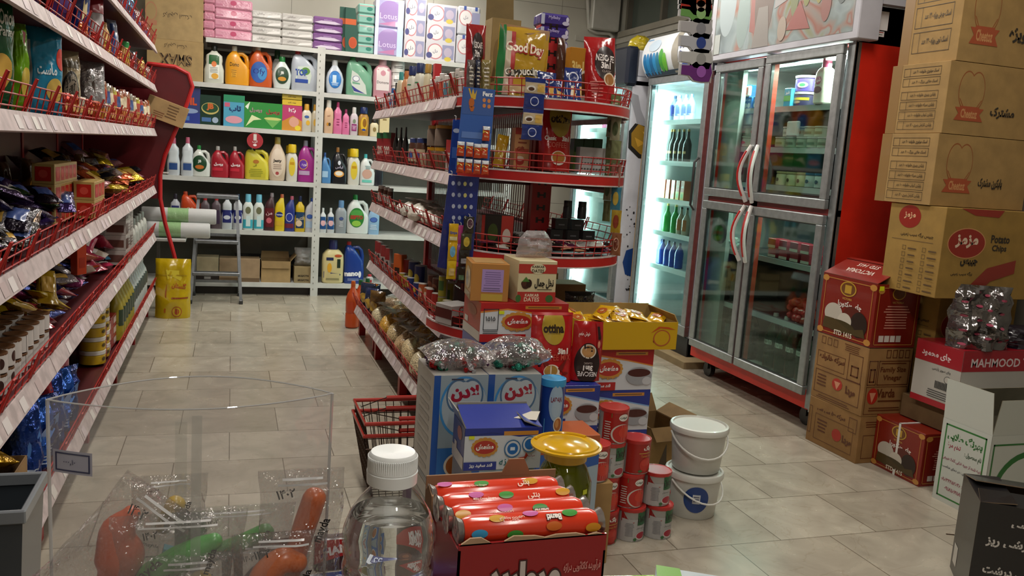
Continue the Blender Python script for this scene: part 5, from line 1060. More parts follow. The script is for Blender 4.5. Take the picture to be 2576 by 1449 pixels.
VIC_F=[('f',.06,.05,.94,.95,'b8803c',.012),('e',.06,.93,.06,.05,'b8803c'),('e',.94,.93,.06,.05,'b8803c'),('e',.06,.07,.06,.05,'b8803c'),('e',.94,.07,.06,.05,'b8803c'),('o',.5,.82,.15,.12,'b8902c','6a3c14'),('r',.44,.75,.56,.88,'b8902c'),('t','VICTORIA',.5,.66,.035,'c9a04c',.36),('t','چای ویکتوریا',.56,.56,.12,'e6e0d8',.6,.03),('e',.28,.38,.17,.17,'b8b0a4'),('e',.62,.42,.16,.14,'5a1c10'),('e',.76,.3,.15,.2,'2a1a14'),('e',.5,.3,.13,.13,'c4bcae'),('e',.4,.2,.3,.1,'3f3418'),('p',[(.1,.12),(.9,.12),(.85,.25),(.6,.18),(.3,.3),(.12,.3)],'4a3a1c'),('t','STD 1415',.5,.09,.08,'d8ccb8',.5,.03)]
VIC_B=[('f',.06,.05,.94,.95,'b8803c',.012),('e',.1,.9,.07,.05,'b8803c'),('e',.9,.9,.07,.05,'b8803c'),('o',.5,.86,.15,.1,'b8902c','6a3c14'),('t','VICTORIA',.5,.72,.035,'b8904c',.36),('l',.2,.3,.8,.68,'c98a78',9),('r',.16,.1,.27,.2,'d0c8c0'),('r',.29,.1,.40,.2,'d0c8c0'),('r',.42,.1,.53,.2,'d0c8c0'),('r',.55,.1,.66,.2,'d0c8c0')]
VC='7c1c10'
def vic(lab,w,d,h,top):
    if top:
        t=openbox('tea_carton','box',lab,w,d,h,VC,M('5a4028','card'),{'l':VIC_F,'f':VIC_B},[('l',.17,80),('f',.06,-62)]);
        for c in kids(t):
            pass
        return t
    return carton('tea_carton','box',lab,w,d,h,VC,{'l':VIC_F,'f':VIC_B},one=False)
p0=at(2169,856,Y=2.98); 
t=thing('tea_carton','dark red tea carton with cattle picture and propped-up lid, on vinegar cartons','box',(2.79,3.17,.53)); w,d,h=.24,.36,.285
b=MB(); th=.003; cm='7c1c10'; ci=M('3a2414','card')
b.box(-w/2,-d/2,0,w/2,d/2,th,ci); b.box(-w/2,-d/2,th,-w/2+th,d/2,h,cm); b.box(w/2-th,-d/2,th,w/2,d/2,h,cm); b.box(-w/2+th,-d/2,th,w/2-th,-d/2+th,h,cm); b.box(-w/2+th,d/2-th,th,w/2-th,d/2,h,cm)
b.art(Flat((-w/2-.0005,d/2,0),(0,-1,0),(0,0,1)),d,h,VIC_F); b.art(Flat((-w/2,-d/2-.0005,0),(1,0,0),(0,0,1)),w,h,VIC_B+[('r',.04,.9,.14,.97,YL)]); part('box_body',b,t)
a=R_(28); L=.16; b=MB(); v=[(-w/2,d/2,h),(-w/2,-d/2,h),(-w/2+math.cos(a)*L,-d/2,h+math.sin(a)*L),(-w/2+math.cos(a)*L,d/2,h+math.sin(a)*L)]; n=Vector((-math.sin(a),0,math.cos(a)))*.003
b.add(v+[tuple(Vector(q)+n) for q in v],[(0,1,2,3),(7,6,5,4),(0,4,5,1),(1,5,6,2),(2,6,7,3),(3,7,4,0)],cm)
F=Flat(Vector(v[0])+n*1.2,(0,-1,0),(math.cos(a),0,math.sin(a))); b.txt(F,'VICTORIA',d/2,.06,.03,M('d8c8bc'),1,maxw=.26,bold=.02,rot=180); b.txt(F,'STD 1415',d/2,.11,.025,M('d8c8bc'),1,maxw=.2,bold=.02,rot=180); part('lid_flap',b,t)
b=MB(); a=R_(150); v=[(w/2,-d/2,h),(w/2,d/2,h),(w/2+math.cos(a)*.14,d/2,h+math.sin(a)*.14),(w/2+math.cos(a)*.14,-d/2,h+math.sin(a)*.14)]; b.add(v+[(x,y,z+.003) for x,y,z in v],[(0,1,2,3),(7,6,5,4),(0,4,5,1),(1,5,6,2),(2,6,7,3),(3,7,4,0)],cm); part('lid_flap',b,t)
# vinegar cartons
VG='8f6a3c'; vb='5a2c14'
VL=[('f',.05,.5,.6,.74,vb,.008),('t','سرکه خانواده',.34,.66,.12,vb,.5,.04),('f',.66,.45,.92,.85,vb,.01),('f',.72,.52,.86,.68,vb,.02),('f',.05,.1,.93,.45,vb,.01),('l',.08,.2,.3,.4,vb,4),('e',.5,.32,.1,.09,'a8281c'),('p',[(.44,.36),(.56,.36),(.5,.24)],'c98a6c'),('t','وردا',.76,.28,.15,vb,.34,.06),('f',.1,.86,.18,.97,vb,.008),('f',.22,.86,.30,.97,vb,.008),('f',.34,.86,.42,.97,vb,.008),('l',.55,.86,.85,.97,vb,4),('l',.1,.02,.8,.08,vb,2)]
VF=[('f',.04,.46,.24,.82,vb,.012),('f',.08,.5,.2,.7,vb,.02),('f',.26,.46,.97,.82,vb,.012),('l',.3,.76,.9,.8,vb,1),('t','Family Size',.6,.68,.1,vb,.6,.02),('t','Vinegar',.6,.56,.1,vb,.44,.02),('e',.2,.3,.12,.12,'a8281c'),('p',[(.13,.35),(.27,.35),(.2,.2)],'c98a6c'),('t','Varda',.5,.34,.13,vb,.42,.03),('l',.3,.2,.9,.25,vb,1),('f',.04,.03,.97,.44,vb,.008),('l',.1,.07,.9,.14,vb,2)]+[('f',.4+.14*i,.86,.5+.14*i,.98,vb,.01) for i in range(4)]
r=carton('vinegar_carton','box','brown vinegar carton with red round logos, upper one under the tea carton',.24,.35,.31,M(VG,'card'),{'l':VL,'f':VF}); put(r,2.79,3.165,.219,0)
VL2=[('t','سرکه ۵۰۰ سی سی',.45,.8,.13,vb,.6,.04),('f',.15,.12,.9,.68,vb,.01),('l',.2,.3,.4,.6,vb,4),('e',.6,.4,.09,.13,'a8281c'),('t','وردا',.8,.36,.2,vb,.26,.06),('f',.8,.6,.95,.9,vb,.012),('f',.02,.2,.08,.8,vb,.012)]
r=carton('vinegar_carton','box','brown vinegar carton on the floor, lower one of the two',.25,.345,.218,M(VG,'card'),{'l':VL2,'f':[('l',.1,.75,.5,.9,vb,3),('f',.1,.1,.8,.6,vb,.012)]}); put(r,2.795,3.165,0,1)
t=carton('tea_carton','box','dark red tea carton bound with a white strap on the floor',.25,.285,.23,VC,{'l':VIC_F,'f':VIC_B},one=False); put(t,2.885,2.848,0)
b=MB(); b.box(-.127,-.006,.0,-.1255,.006,.233,'d8d6d0'); b.box(-.127,-.006,.2305,.127,.006,.2325,'d8d6d0'); part('strap',b,t,'white plastic strap')
put(carton('cardboard_box','box','low carton between the strapped tea carton and the red-lidded one',.4,.27,.1,M('6b5334','card')),3.06,2.83,.2335)
MH=[('r',0,.68,1,1,'a01c28'),('r',0,0,1,.1,'a01c28'),('t','چای محمود',.45,.82,.14,'e0d0d0',.7,.03),('t','چای سوپر پارسی',.6,.6,.06,'3a3a3a',.5),('o',.75,.48,.07,.06,'3a3a3a','b8b4ac')]+[('r',.5+.03*i,.3,.5+.03*i+.018,.42,'2a2a2a') for i in range(15)]+[('l',.3,.13,.95,.27,'4a4a4a',4)]
t=openbox('tea_carton','box','white and red tea carton carrying the silver bag',.5,.25,.262,'b4b0a8',M('8a1420','card'),{'l':MH,'f':[('r',0,.68,1,1,'a01c28'),('t','MAHMOOD TEA',.45,.82,.14,'e0d0d0',.75,.02)]},[('l',.24,89.5)][:0]); put(t,3.08,2.765,.335)
b=MB(); b.box(-.25,-.125,.2625,.25,.125,.2655,'a01c28'); part('lid',b,t)
# silver foil bag with small red print
FS=[('e',.15+.2*((i*3)%4)+.05*(i%2),.08+.055*i,.05,.02,'a04058') for i in range(15)]
t=thing('foil_bag','crumpled shiny silver bag with red print on the tea carton','bag',(2.95,2.70,.6015),-20,None)
part('bag_body',bag_mesh(.25,.26,.11,M('8c8888','foil',met=.95,sc=16,rough=.16),FS,41,.045,standup=True,topn=.9),t)
single('plastic_bag',bag_mesh(.22,.09,.16,M('1c1420','gloss'),None,43,.03,standup=True),'dark purple plastic bag at the right edge beside silver bag','bag',(3.2,2.73,.6015),-10)
# egg carton box, white with green print, open flaps
EG=[('r',0,0,1,1,'bcc0b8'),('f',.08,.06,.92,.95,'2c7030',.02),('t','بهرنگ طلایی',.5,.82,.13,'2c6a30',.72,.05),('t','نام محصول :',.7,.66,.08,'2c4a30',.34,.03),('t','تخم مرغ',.3,.7,.08,'a03048',.28,.03),('t','تهیه شده از جیره غذایی کاملا طبیعی',.5,.54,.05,'8f4058',.8,.02),('t','شرایط نگهداری : در دمای مناسب',.5,.44,.045,'30303a',.82,.02),('t','تلفن دفتر : ۰۸۶۳۴۴۵۲۶۴۶',.52,.28,.06,'8f3048',.8,.02),('t','همراه : ۰۹۱۸۱۶۱۹۱۸۱',.54,.18,.06,'8f3048',.7,.02)]
t=openbox('egg_carton','box','white egg carton with green frame print and raised flaps',.4,.235,.337,'c6cac2',M('7f7a68','card'),{'l':EG,'f':[('f',.03,.05,1,.9,'2c7030',.02),('o',.5,.3,.42,.5,'2c7030','c6cac2')]},[('l',.165,6),('f',.14,4),('k',.14,-20)]); put(t,2.937,2.4875,0)
# black carton at the right edge
c0=at(2467,1262,X=2.15); hb=c0.z
BLK=[('t','نول برشی',.42,.84,.1,'c9c5c0',.34,.04),('r',.62,.82,.68,.87,'b8b4ac'),('t','برشی ریز',.25,.64,.1,'c9c5c0',.34,.04),('r',.42,.62,.48,.67,'b8b4ac'),('t','برشی درشت',.3,.36,.1,'c9c5c0',.42,.04),('r',.55,.32,.61,.37,'b8b4ac'),('e',.78,.5,.25,.3,'b8b4a0'),('e',.78,.5,.235,.28,'b89018'),('t','سید',.72,.42,.14,'241c10',.24,.05),('r',0,.0,1,.06,'b8b4ac')]
t=openbox('pasta_carton','box','black carton with yellow disc print at the lower right edge',.36,.26,hb,'19181a',M('84705a','card'),{'f':BLK,'l':[('r',.1,.1,.3,.3,'b8b4ac')]},[('k',.12,-80),('f',.1,-84),('l',.1,-85),('r',.1,-82)])
rz=-36; cx,cy=-.18,-.13; a=R_(rz); put(t,c0.x-(cx*math.cos(a)-cy*math.sin(a)),c0.y-(cx*math.sin(a)+cy*math.cos(a)),0,rz)
b=MB(); b.tube([tuple(at(x,y,Z=.002)) for x,y in ((2380,1343),(2400,1345),(2418,1356),(2428,1364))],.0018,'4a3424',5); single('straw_scrap',b,'thin dark curled scrap lying on the floor tiles','scrap')

# ---------------- counter and what stands on it ----------------
b=MB(); b.cbox(-.75,-.35,.835,.42,.66,.87,M('8a8076','paint',rough=.3),.004); b.box(-.72,-.3,0,.39,.62,.835,M('6b6258','paint')); single('shop_counter',b,'pale shop counter in the foreground under the bottle and sweets','counter')
# water bottle
BS=.965
t=thing('water_bottle','clear ribbed water bottle with white cap on the counter','bottle',(.0975,.5,.8702)); H=.2
pf=[(.024,0),(.028,.004)]
for i in range(9): z=.012+i*.014; pf+=[(.0288,z),(.0276,z+.005),(.0288,z+.010)]
pf+=[(.0292,.143),(.0285,.152),(.025,.162),(.0185,.172),(.0135,.178),(.0128,.186)]
wave=MB(); n=40
vs=[]
for r_,z_ in pf:
    for i in range(n): a=2*PI*i/n; k=.0035*math.sin(a*2+z_*60) if .01<z_<.15 else 0; vs.append((r_*math.cos(a),r_*math.sin(a),z_+k))
fs=[(k*n+i,k*n+(i+1)%n,(k+1)*n+(i+1)%n,(k+1)*n+i) for k in range(len(pf)-1) for i in range(n)]
wave.add(vs,fs,M('fbfdfd','clear',f0=.14)); part('bottle_shell',wave,t)
pw=[(r_*.965,max(.002,z_)) for r_,z_ in pf if z_<.168]
vs=[]
for r_,z_ in pw:
    for i in range(n): a=2*PI*i/n; k=.0035*math.sin(a*2+z_*60) if .01<z_<.15 else 0; vs.append((r_*math.cos(a),r_*math.sin(a),z_+k))
b=MB(); K=len(pw); b.add(vs,[(k*n+i,k*n+(i+1)%n,(k+1)*n+(i+1)%n,(k+1)*n+i) for k in range(K-1) for i in range(n)]+[tuple(range(n))[::-1],tuple(range((K-1)*n,K*n))],M('f6fbfb','glass',ior=1.33)); part('water',b,t)
b=MB(); cw=M('e4e8e8','plastic'); b.lathe([(.0145,.182),(.0155,.1825),(.0158,.190),(.0152,.1905),(.0155,.191),(.0148,.2005),(.0135,.2025),(.012,.2022),(.0,.2012)],cw,36)
for i in range(72): a=2*PI*i/72; b.box(math.cos(a)*.0151-.0003,math.sin(a)*.0151-.0003,.192,math.cos(a)*.0151+.0003,math.sin(a)*.0151+.0003,.2,cw)
part('cap',b,t); t.scale=(1,1,.97)
# red display box of chocolate dragee tubes
t=thing('display_box','dark red open display box holding tubes of coated chocolate','box',(.193,.544,.8702)); w,d,h=.103,.100,.134; th=.0015; rc='8f1216'; ci=M('8a6a4c','card')
b=MB(); b.box(-w/2,-d/2,0,w/2,d/2,th,ci); b.box(w/2-th,-d/2,th,w/2,d/2,h-.012,rc); b.box(-w/2,-d/2,th,-w/2+th,d/2,h-.004,rc); b.box(-w/2,d/2-th,th,w/2,d/2,h+.008,ci); b.box(-w/2,-d/2,th,w/2,-d/2+th,h,rc)
F=Flat((-w/2,-d/2,0),(1,0,0),(0,0,1)); b.art(F,w,h,[('t','مروارید',.44,.80,.2,'3a0c0c',.52,.12),('t','مروارید',.44,.80,.185,'c4bab4',.5,.06),('t','فرآورده کاکائویی دراژه',.84,.84,.06,'d09088',.26,.02),('l',.1,.1,.9,.55,'a84038',4)])
rr=random.Random(2); pts=[(0,h-.001)]+[(w*i/14,h+rr.uniform(-.001,.004)) for i in range(1,14)]+[(w,h-.001)]; b.prism(pts,F,.0015,M('a88a6c','card'))
part('box_body',b,t)
b=MB(); b.prism([(0,.1),(0,h+.004),(.012,h+.008),(.02,h),(.02,.1)],Flat((-w/2-.0008,d/2-.03,0),(0,1,0),(0,0,1)),.0015,ci); part('torn_flap',b,t)
b=MB(); b.prism([(w*.56,h+.005),(w*.62,h+.018),(w*.74,h+.018),(w*.8,h+.005)],Flat((-w/2,d/2-.0016,0),(1,0,0),(0,0,1)),.0015,ci); part('torn_flap',b,t)
DOT=['2f8fc0','c9941c','3a8f34','c05a9c','c9641c','3a8f34','c98a1c']
def tubeart(seed,word=True):
    rr=random.Random(seed); a=[]
    for i in range(7): a.append(('e',.07+.145*i+rr.uniform(-.03,.03),[.36,.66,.3,.74,.42,.68,.34][(i+seed)%7],.06,.09,DOT[(i+seed)%7]))
    if word: a+=[('t','Banti',.66,.60,.15,'2a1410',.26,.1,180),('t','Banti',.66,.60,.13,'f4ece4',.24,.045,180),('t','فرآورده کاکائویی',.34,.62,.1,'e8c8b8',.34,.02,180)]
    else: a+=[('t','Milky Cocoa Dragee',.3,.62,.06,'efdcc8',.3,.01),('t','بنتی',.7,.6,.14,'efdcc8',.1,.03)]
    a+=[('r',.06,.02,.3,.12,'d8d0c8')]+[('r',.07+.012*i,.025,.076+.012*i,.11,'2a1a1a') for i in range(17)]+[('r',.32,.02,.55,.12,'b8b0a0'),('l',.33,.03,.5,.11,'3a2a20',3)]
    return a
def ctube(k,lab,x,y,z,rz,rx):
    def mk():
        t=thing('chocolate_tube','','sweets'); L,r=.0955,.0098; b=MB(); gm=M('d23a20','plastic',rough=.2); pr=[(.0,-L/2+.001),(r*.8,-L/2+.001),(r,-L/2+.006),(r,L/2-.006),(r*.8,L/2-.001),(0,L/2-.001)]
        b.lathe(pr,gm,18,ax='x'); F=Fn(lambda u,v,o:Vector((u,-math.cos(v/r)*(r+o*.6+.0002),math.sin(v/r)*(r+o*.6+.0002))))
        b.art(F,L*.96,r*3.2,tubeart(k,k<2),-L*.48,-r*1.0); part('wrapper',b,t)
        b=MB()
        for s in (1,-1):
            b=MB(); b.lathe([(r*.7,s*(L/2-.002)),(r*.9,s*(L/2+.002)),(r*1.0,s*(L/2+.0035))],M('b8b4b0','foil',met=.8),12,ax='x'); part('foil_end',b,t)
        return t
    return instance('tube%d'%k,mk,(x,y,z),rz,lab,'chocolate tubes in the red display box',rot=(R_(rx),0,R_(rz)))
zt=.8702+.124
ctube(0,'front chocolate tube with barcode, lying highest in the red box',.194,.5085,zt+.0125,-.5,0)
ctube(1,'second orange chocolate tube, its name printed upside down',.1925,.5305,zt+.0115,.5,25)
ctube(2,'third chocolate tube with green and yellow dots',.191,.5525,zt+.0105,1,10)
ctube(3,'rearmost chocolate tube at the back of the red box',.191,.5745,zt+.0095,1,0)
for j in range(5):
    for i in range(4): ctube(i,'buried chocolate tube, layer %s from the bottom, %s from the front'%(ORD[j],ORD[i]),.193,.511+.0212*i,.8825+.0215*j,0,i*20)
# clear lens-shaped container of fruit-shaped sweets
t=thing('plastic_container','clear open plastic container of wrapped fruit-shaped sweets on the counter','container',(-.02,.6,.8702)); A,Bn,Bf,HH=.091,.03,.052,.205
def lens(u,s,z):
    x=-A+2*A*u; k=math.sin(PI*u)**.85; return (x*(1-.02*(HH-z)/HH), (s<0)*(-Bn*k)+(s>0)*(Bf*k), z-(.0 if z<.01 else 0))
b=MB(); n=24; pm=M('fafafa','clear',f0=.03,haze=.09)
for s in (-1,1):
    b.add([lens(i/n,s,z) for z in (.001,HH) for i in range(n+1)],[(i,i+1,n+2+i,n+1+i) for i in range(n)],pm)
b.add([lens(i/n,s,.001) for i in range(n+1) for s in (-1,1)],[(2*i,2*i+1,2*i+3,2*i+2) for i in range(n)],pm); part('container_wall',b,t)
b=MB(); em=M('c9cccc','clear',f0=.2,haze=.35); b.tube([lens(0,1,.002),lens(0,1,HH)],.0012,em,6); b.tube([lens(1,1,.002),lens(1,1,HH)],.0012,em,6)
for s in (-1,1): b.tube([lens(i/n,s,HH) for i in range(n+1)],.0006,em,5)
F=Fn(lambda u,v,o:Vector(lens(u,-1,v))+Vector((0,-.0008-o,0))); b.rect(F,.49,.002,.525,HH-.004,M('e0e2e0','clear',haze=.16),1); b.rect(F,.435,.08,.475,HH-.008,M('eef0ee','clear',haze=.06),1); part('seam',b,t)
b=MB(); F=Fn(lambda u,v,o:Vector(lens(u/(2*A),-1,v))+Vector((0,-.001-o*2,0))); b.art(F,.025,.0155,[('r',0,0,1,1,'9c9cac'),('f',.06,.1,.94,.9,'20244c',.06),('t','۱۰٫۰۰۰',.42,.5,.26,'2a2c50',.5,0)],.0035,.158); part('price_label',b,t)
def fruit(i,c,pts,rs,lab,x,y,z,rot=(0,0,0),stem=None):
    t=thing('wrapped_sweet',lab,'sweets',(x,y,z),0,'fruit-shaped sweets in the clear container',rot=rot)
    b=MB(); P_=[Vector(p) for p in pts]; q=[];rq=[]; K=len(P_)
    d0=(P_[0]-P_[1]).normalized(); d1=(P_[-1]-P_[-2]).normalized()
    for k in (.98,.8,.5): q.append(P_[0]+d0*rs[0]*k*.9); rq.append(rs[0]*math.sqrt(1-k*k))
    for j in range(K-1):
        a,b0,c0,e=P_[max(0,j-1)],P_[j],P_[j+1],P_[min(K-1,j+2)]
        for m_ in range(5):
            u=m_/5; q.append(.5*((2*b0)+(c0-a)*u+(2*a-5*b0+4*c0-e)*u*u+(3*b0-a-3*c0+e)*u**3)); rq.append(rs[j]+(rs[j+1]-rs[j])*u*u*(3-2*u))
    q.append(P_[-1]); rq.append(rs[-1])
    for k in (.5,.8,.98): q.append(P_[-1]+d1*rs[-1]*k*.9); rq.append(rs[-1]*math.sqrt(1-k*k))
    b.tube(q,rq,M(c,'plastic'),18); part('jelly_fruit',b,t)
    if stem: b=MB(); b.tube(*stem[:2],M(stem[2],'plastic'),8); part('stalk',b,t)
    xs=[p[0] for p in pts]; zs=[p[2] for p in pts]; cx,cz=(min(xs)+max(xs))/2,(min(zs)+max(zs))/2; W_,H_=max(xs)-min(xs)+.042,max(zs)-min(zs)+.045; m=max(rs)*2.3
    b=bag_mesh(W_,H_,m,M('f0f0f0','clearfilm',f0=.07,haze=.035,sc=70),[('t','mayda',.75,.6,.09,'1c1c1c',.3,.02,70),('l',.2,.90,.8,.97,'c0c0c0',2),('t','۱۴۰۲',.3,.86,.06,'1c1c1c',.3,.02,8),('t','mayda',.25,.2,.07,'1c1c1c',.3,.02,-20)],i,.004)
    b.v=[(v[0]+cx,v[1],v[2]+cz-H_/2) for v in b.v]; part('clear_wrapper',b,t); return t
def P3(*a): return [(x,0,z) for x,z in a]
fruit(1,'c9501c',P3((-.022,.028),(-.02,.012),(-.008,0),(.0,-.012),(.005,-.03)),[.006,.012,.016,.013,.009],'orange bent fruit-shaped sweet at the left of the container',-.062,.600,.958,(0,R_(40),0),(P3((.012,.018),(.02,.022)),[.006,.005],'2a8a9c'))
fruit(2,'3a9a34',P3((-.02,-.012),(-.012,-.005),(.0,.004),(.014,.012),(.026,.018)),[.009,.012,.0105,.009,.006],'green fruit-shaped sweet lying left of centre',-.033,.592,.955,(0,0,0))
fruit(3,'4a9a44',P3((-.02,-.006),(0,0),(.02,.008)),[.006,.0065,.007],'pale green stick sweet right of centre',.008,.615,.958)
fruit(4,'d0601c',P3((.0,-.03),(.006,-.01),(.012,.012),(.018,.032)),[.008,.008,.0085,.0085],'tall orange stick sweet at the right of the container',.043,.600,.965)
fruit(5,'d0641c',P3((.016,.016),(.004,.018),(-.008,.006),(-.006,-.012),(.006,-.022)),[.007,.0095,.010,.010,.010],'curled orange sweet beside the tall orange stick',.034,.588,.938)
fruit(6,'c9a41c',P3((-.008,-.022),(0,0),(.006,.02)),[.009,.010,.0095],'yellow stick sweet low in the middle of the container',-.022,.585,.926)
fruit(7,'d0a81c',P3((-.006,-.008),(.004,.006)),[.008,.008],'small yellow sweet at the lower left of the container',-.072,.592,.903)
fruit(8,'c9a41c',P3((-.004,-.004),(.004,.012)),[.006,.007],'small yellow sweet behind the green one near the top',-.038,.622,.977)
fruit(9,'6a2438',P3((-.01,-.01),(.0,.0),(.012,.006)),[.010,.011,.008],'dark purple sweet behind the curled orange one',.028,.615,.932)
fruit(10,'c9501c',P3((-.02,-.004),(0,.002),(.02,.006)),[.007,.008,.008],'orange sweet lying at the bottom of the container',-.034,.600,.900)
fruit(11,'6aa06a',P3((-.014,-.01),(0,0),(.016,.004)),[.009,.009,.007],'green sweet at the bottom right of the container',.054,.600,.902)
fruit(12,'8a8f98',P3((-.015,0),(0,.004),(.015,0)),[.011,.012,.011],'greyish wrapped sweet at the bottom centre of the container',.006,.592,.905)
# packs around the bottle
def flat(name,lab,cat,w,h,d,c,art,x,y,z,rot,kind='gloss'):
    b=MB(); b.cbox(-w/2,-d/2,0,w/2,d/2,h,M(c,kind),min(.002,h*.3)); b.art(Flat((-w/2,-d/2,h),(1,0,0),(0,1,0)),w,d,art); b.art(Flat((-w/2,-d/2,0),(1,0,0),(0,0,1)),w,h,[('r',.1,.3,.9,.7,c)]); return single(name,b,lab,cat,(x,y,z),rot=rot)
G=[('r',.28,0,1,1,'3a4a8c'),('e',.3,.6,.08,.4,'c9d4e4'),('t','Orbital',.62,.55,.32,'d8dcec',.4,.02),('r',.02,.1,.2,.9,'24345c')]
GW=[('r',.24,0,1,.9,'b8c4c4'),('p',[(.3,.1),(1,.5),(1,.2),(.5,.05)],'7fa45c'),('r',.7,.1,.95,.3,'a83c34'),('r',.02,.1,.2,.9,'24345c')]
for i,(c,a,nm) in enumerate((('20306c',GW,'white and green gum pack, lowest left of the bottle'),('24345c',GW,'white banded gum pack above the lowest one'),('20306c',G,'dark blue gum pack on top, left of bottle'))):
    flat('gum_pack',nm,'gum',.085,.0145,.02,c,a,.085,.635-.0*i,.8702+.0148*i,(0,0,R_(-3+i*3)))
for i in range(3): flat('gum_pack',['lowest','middle','top'][i]+' blue gum pack between the bottle and the red box','gum',.06,.0145,.02,'20307c',[('t','22',.7,.5,.5,'c9d0e8',.2,.02),('r',.85,.1,.95,.9,'b8bccc')],.128,.643,.8702+.0148*i,(0,0,R_(-2+2*i)))
flat('wafer_pack','red and brown wafer bar pack propped behind the gum packs','sweets',.05,.045,.012,'3a1a18',[],.092,.6505,.9148,(0,0,0)); 
b=MB(); F=Flat((.067,.644,.9148),(1,0,0),(0,0,1)); 
o=COL.objects['wafer_pack']; mb=MB(); mb.cbox(-.025,-.006,0,.025,.006,.028,M('3a1a18','gloss'),.002); mb.art(Flat((-.025,-.0062,0),(1,0,0),(0,0,1)),.05,.028,[('p',[(0,1),(1,1),(1,.75),(0,.3)],'b01c20'),('t','HAMBI',.4,.72,.26,'f0e8e4',.7,.05,12),('e',.75,.2,.2,.14,'6a3018'),('e',.75,.2,.1,.07,'a8643c')]); o.data=mb.mesh('wafer_pack')
for i,(x,y,rz,c) in enumerate(((-.150,.60,20,'b02450'),(-.125,.63,-15,'b82c58'),(-.137,.615,60,'a81c34'))):
    r=single('candy_packet',bag_mesh(.045,.06,.012,M(c,'gloss'),[('t','Gum',.5,.7,.2,'f0e0e8',.7,.03),('p',[(.1,.1),(.9,.2),(.6,.45),(.2,.3)],'8fb84c')],50+i,.003),['pink sweet packet leaning at the lower left','second pink sweet packet behind the container','dark red sweet packet under the pink ones'][i],'packet',(x,y,.8712+.001*i),rot=(R_(-70 if i<2 else -80),0,R_(rz)))
# tub at the left edge of the picture
t=jar('plastic_tub','tub','white lidded plastic tub at the very left edge of the counter',.03,.145,'b4b6b4','c4c6c4',lidh=.2,lr=1.15,labart=[('r',0,.0,1,.5,'2a2a34'),('l',.1,.1,.9,.4,'b8b8b8',4)]); put(t,-.178,.53,.8702)
# green and white paper packets at the right
for i,(x,y,rz,c,lab) in enumerate(((.345,.60,-8,'7fb01c','lime green paper packet lying beside the red display box'),(.40,.585,-30,'b4c0c4','white and green paper packet lying on the lime one'))):
    r=flat('paper_packet',lab,'packet',.11,.004,.14,c,[('l',.05,.1,.6,.8,'5a7a14',6),('p',[(.6,.6),(.95,.75),(.9,.95),(.6,.9)],'d8d4c4')] if i==0 else [('p',[(0,1),(.2,1),(.4,0),(.1,0)],'5f9a1c'),('l',.5,.6,.9,.9,'7a7c80',3)],x,y,.8702+.0045*i,(0,0,R_(rz)))
# bin and bundle at lower left
_b=at(60,1185,Z=.33); BX,BY=-.535,2.035
t=thing('waste_bin','grey plastic bin with white lids inside at the lower left','bin',(BX,BY,0)); b=MB(); w,d,h=.13,.11,.45
for (s0,s1,c) in ((1,.85,'3a4046'),):
    vs=[(sx*w*k,sy*d*k,z) for z,k in ((0,.85),(h,1)) for sx,sy in ((-1,-1),(1,-1),(1,1),(-1,1))]; b.add(vs,[(3,2,1,0),(0,1,5,4),(1,2,6,5),(2,3,7,6),(3,0,4,7)],c)
    for q in ((-w-.006,-d-.006,w+.006,-d+.006),(-w-.006,d-.006,w+.006,d+.006),(-w-.006,-d,-w+.006,d),(w-.006,-d,w+.006,d)): b.cbox(q[0],q[1],h-.03,q[2],q[3],h,'7a7f84',.003)
part('bin_body',b,t)
# ---------------- goods on the rounded end ----------------
def endput(mk,x0,x1,yt,z,Y,rz=0,tilt=0,roll=0):
    x,y,w,h=fit(x0,x1,yt,z,Y=Y); r=mk(w,h); r.location=(x,Y,z); r.rotation_euler=(R_(tilt),R_(roll),R_(rz)); return r
def EP(lab,name,x0,x1,yt,k,Y,c,art,seed,d=.06,rz=0,tilt=-4,roll=0,kind='gloss',cat='packet',crump=.006,standup=True,dz=0):
    z=EZ[k]+.004+dz
    r=endput(lambda w,h:single(name,bag_mesh(w,h,d,M(c,kind),art,seed,crump,standup=standup),lab,cat),x0,x1,yt,z,Y,rz,tilt,roll); return r
top=3
NS=[('e',.55,.66,.3,.22,'241414'),('t','NESCAFE',.55,.7,.09,'e8e0dc',.5,.03),('t','3in1',.55,.58,.1,'e8e0dc',.3,.04),('e',.6,.45,.2,.09,'e0d4c4'),('e',.6,.45,.16,.07,'a8743c'),('r',.1,.1,.3,.5,'c0282c')]
EP('dark red coffee pouch standing at the left of the top round shelf','coffee_pouch',1166,1216,60,top,3.2,'8f2024',NS[:3]+[('e',.5,.3,.4,.22,'2a1614')],61,cat='pouch')
t=endput(lambda w,h:openbox('cardboard_box','box','brown carton with tall raised flap behind the cappuccino bag',w,.1,h,M('8f7a4c','card'),M('6f5c34','card'),{'f':[('p',[(.05,.2),(.35,.95),(.6,.3)],'5a4c30'),('e',.25,.55,.15,.2,'7a6844')]},[('k',.15,8)]),1217,1290,52,EZ[3]+.004,3.34)
b=MB(); b.box(-.03,.048,.10,.03,.05,.13,'cfc8bc')
GD=[('r',0,0,.12,1,'1f6a34'),('r',.22,.15,.3,.9,'a83030'),('r',.12,.0,.22,.9,'b8a890'),('p',[(0,1),(1,1),(.95,.86),(.5,.9),(.1,.84)],'8a6238'),('t','Good Day',.5,.66,.2,'9c2418',.78,.12),('t','Good Day',.5,.67,.18,'efe4cc',.76,.035),('t','Cappuccino',.5,.34,.16,'2a2418',.74,.1,8),('t','Cappuccino',.5,.345,.15,'efe8d8',.73,.03,8),('e',.45,.1,.3,.06,'b09468')]
EP('big yellow cappuccino biscuit bag in the middle of the top shelf','cappuccino_bag',1238,1370,66,top,3.13,'b08a28',GD,62,d=.09,cat='bag',crump=.01,tilt=-3,roll=3)
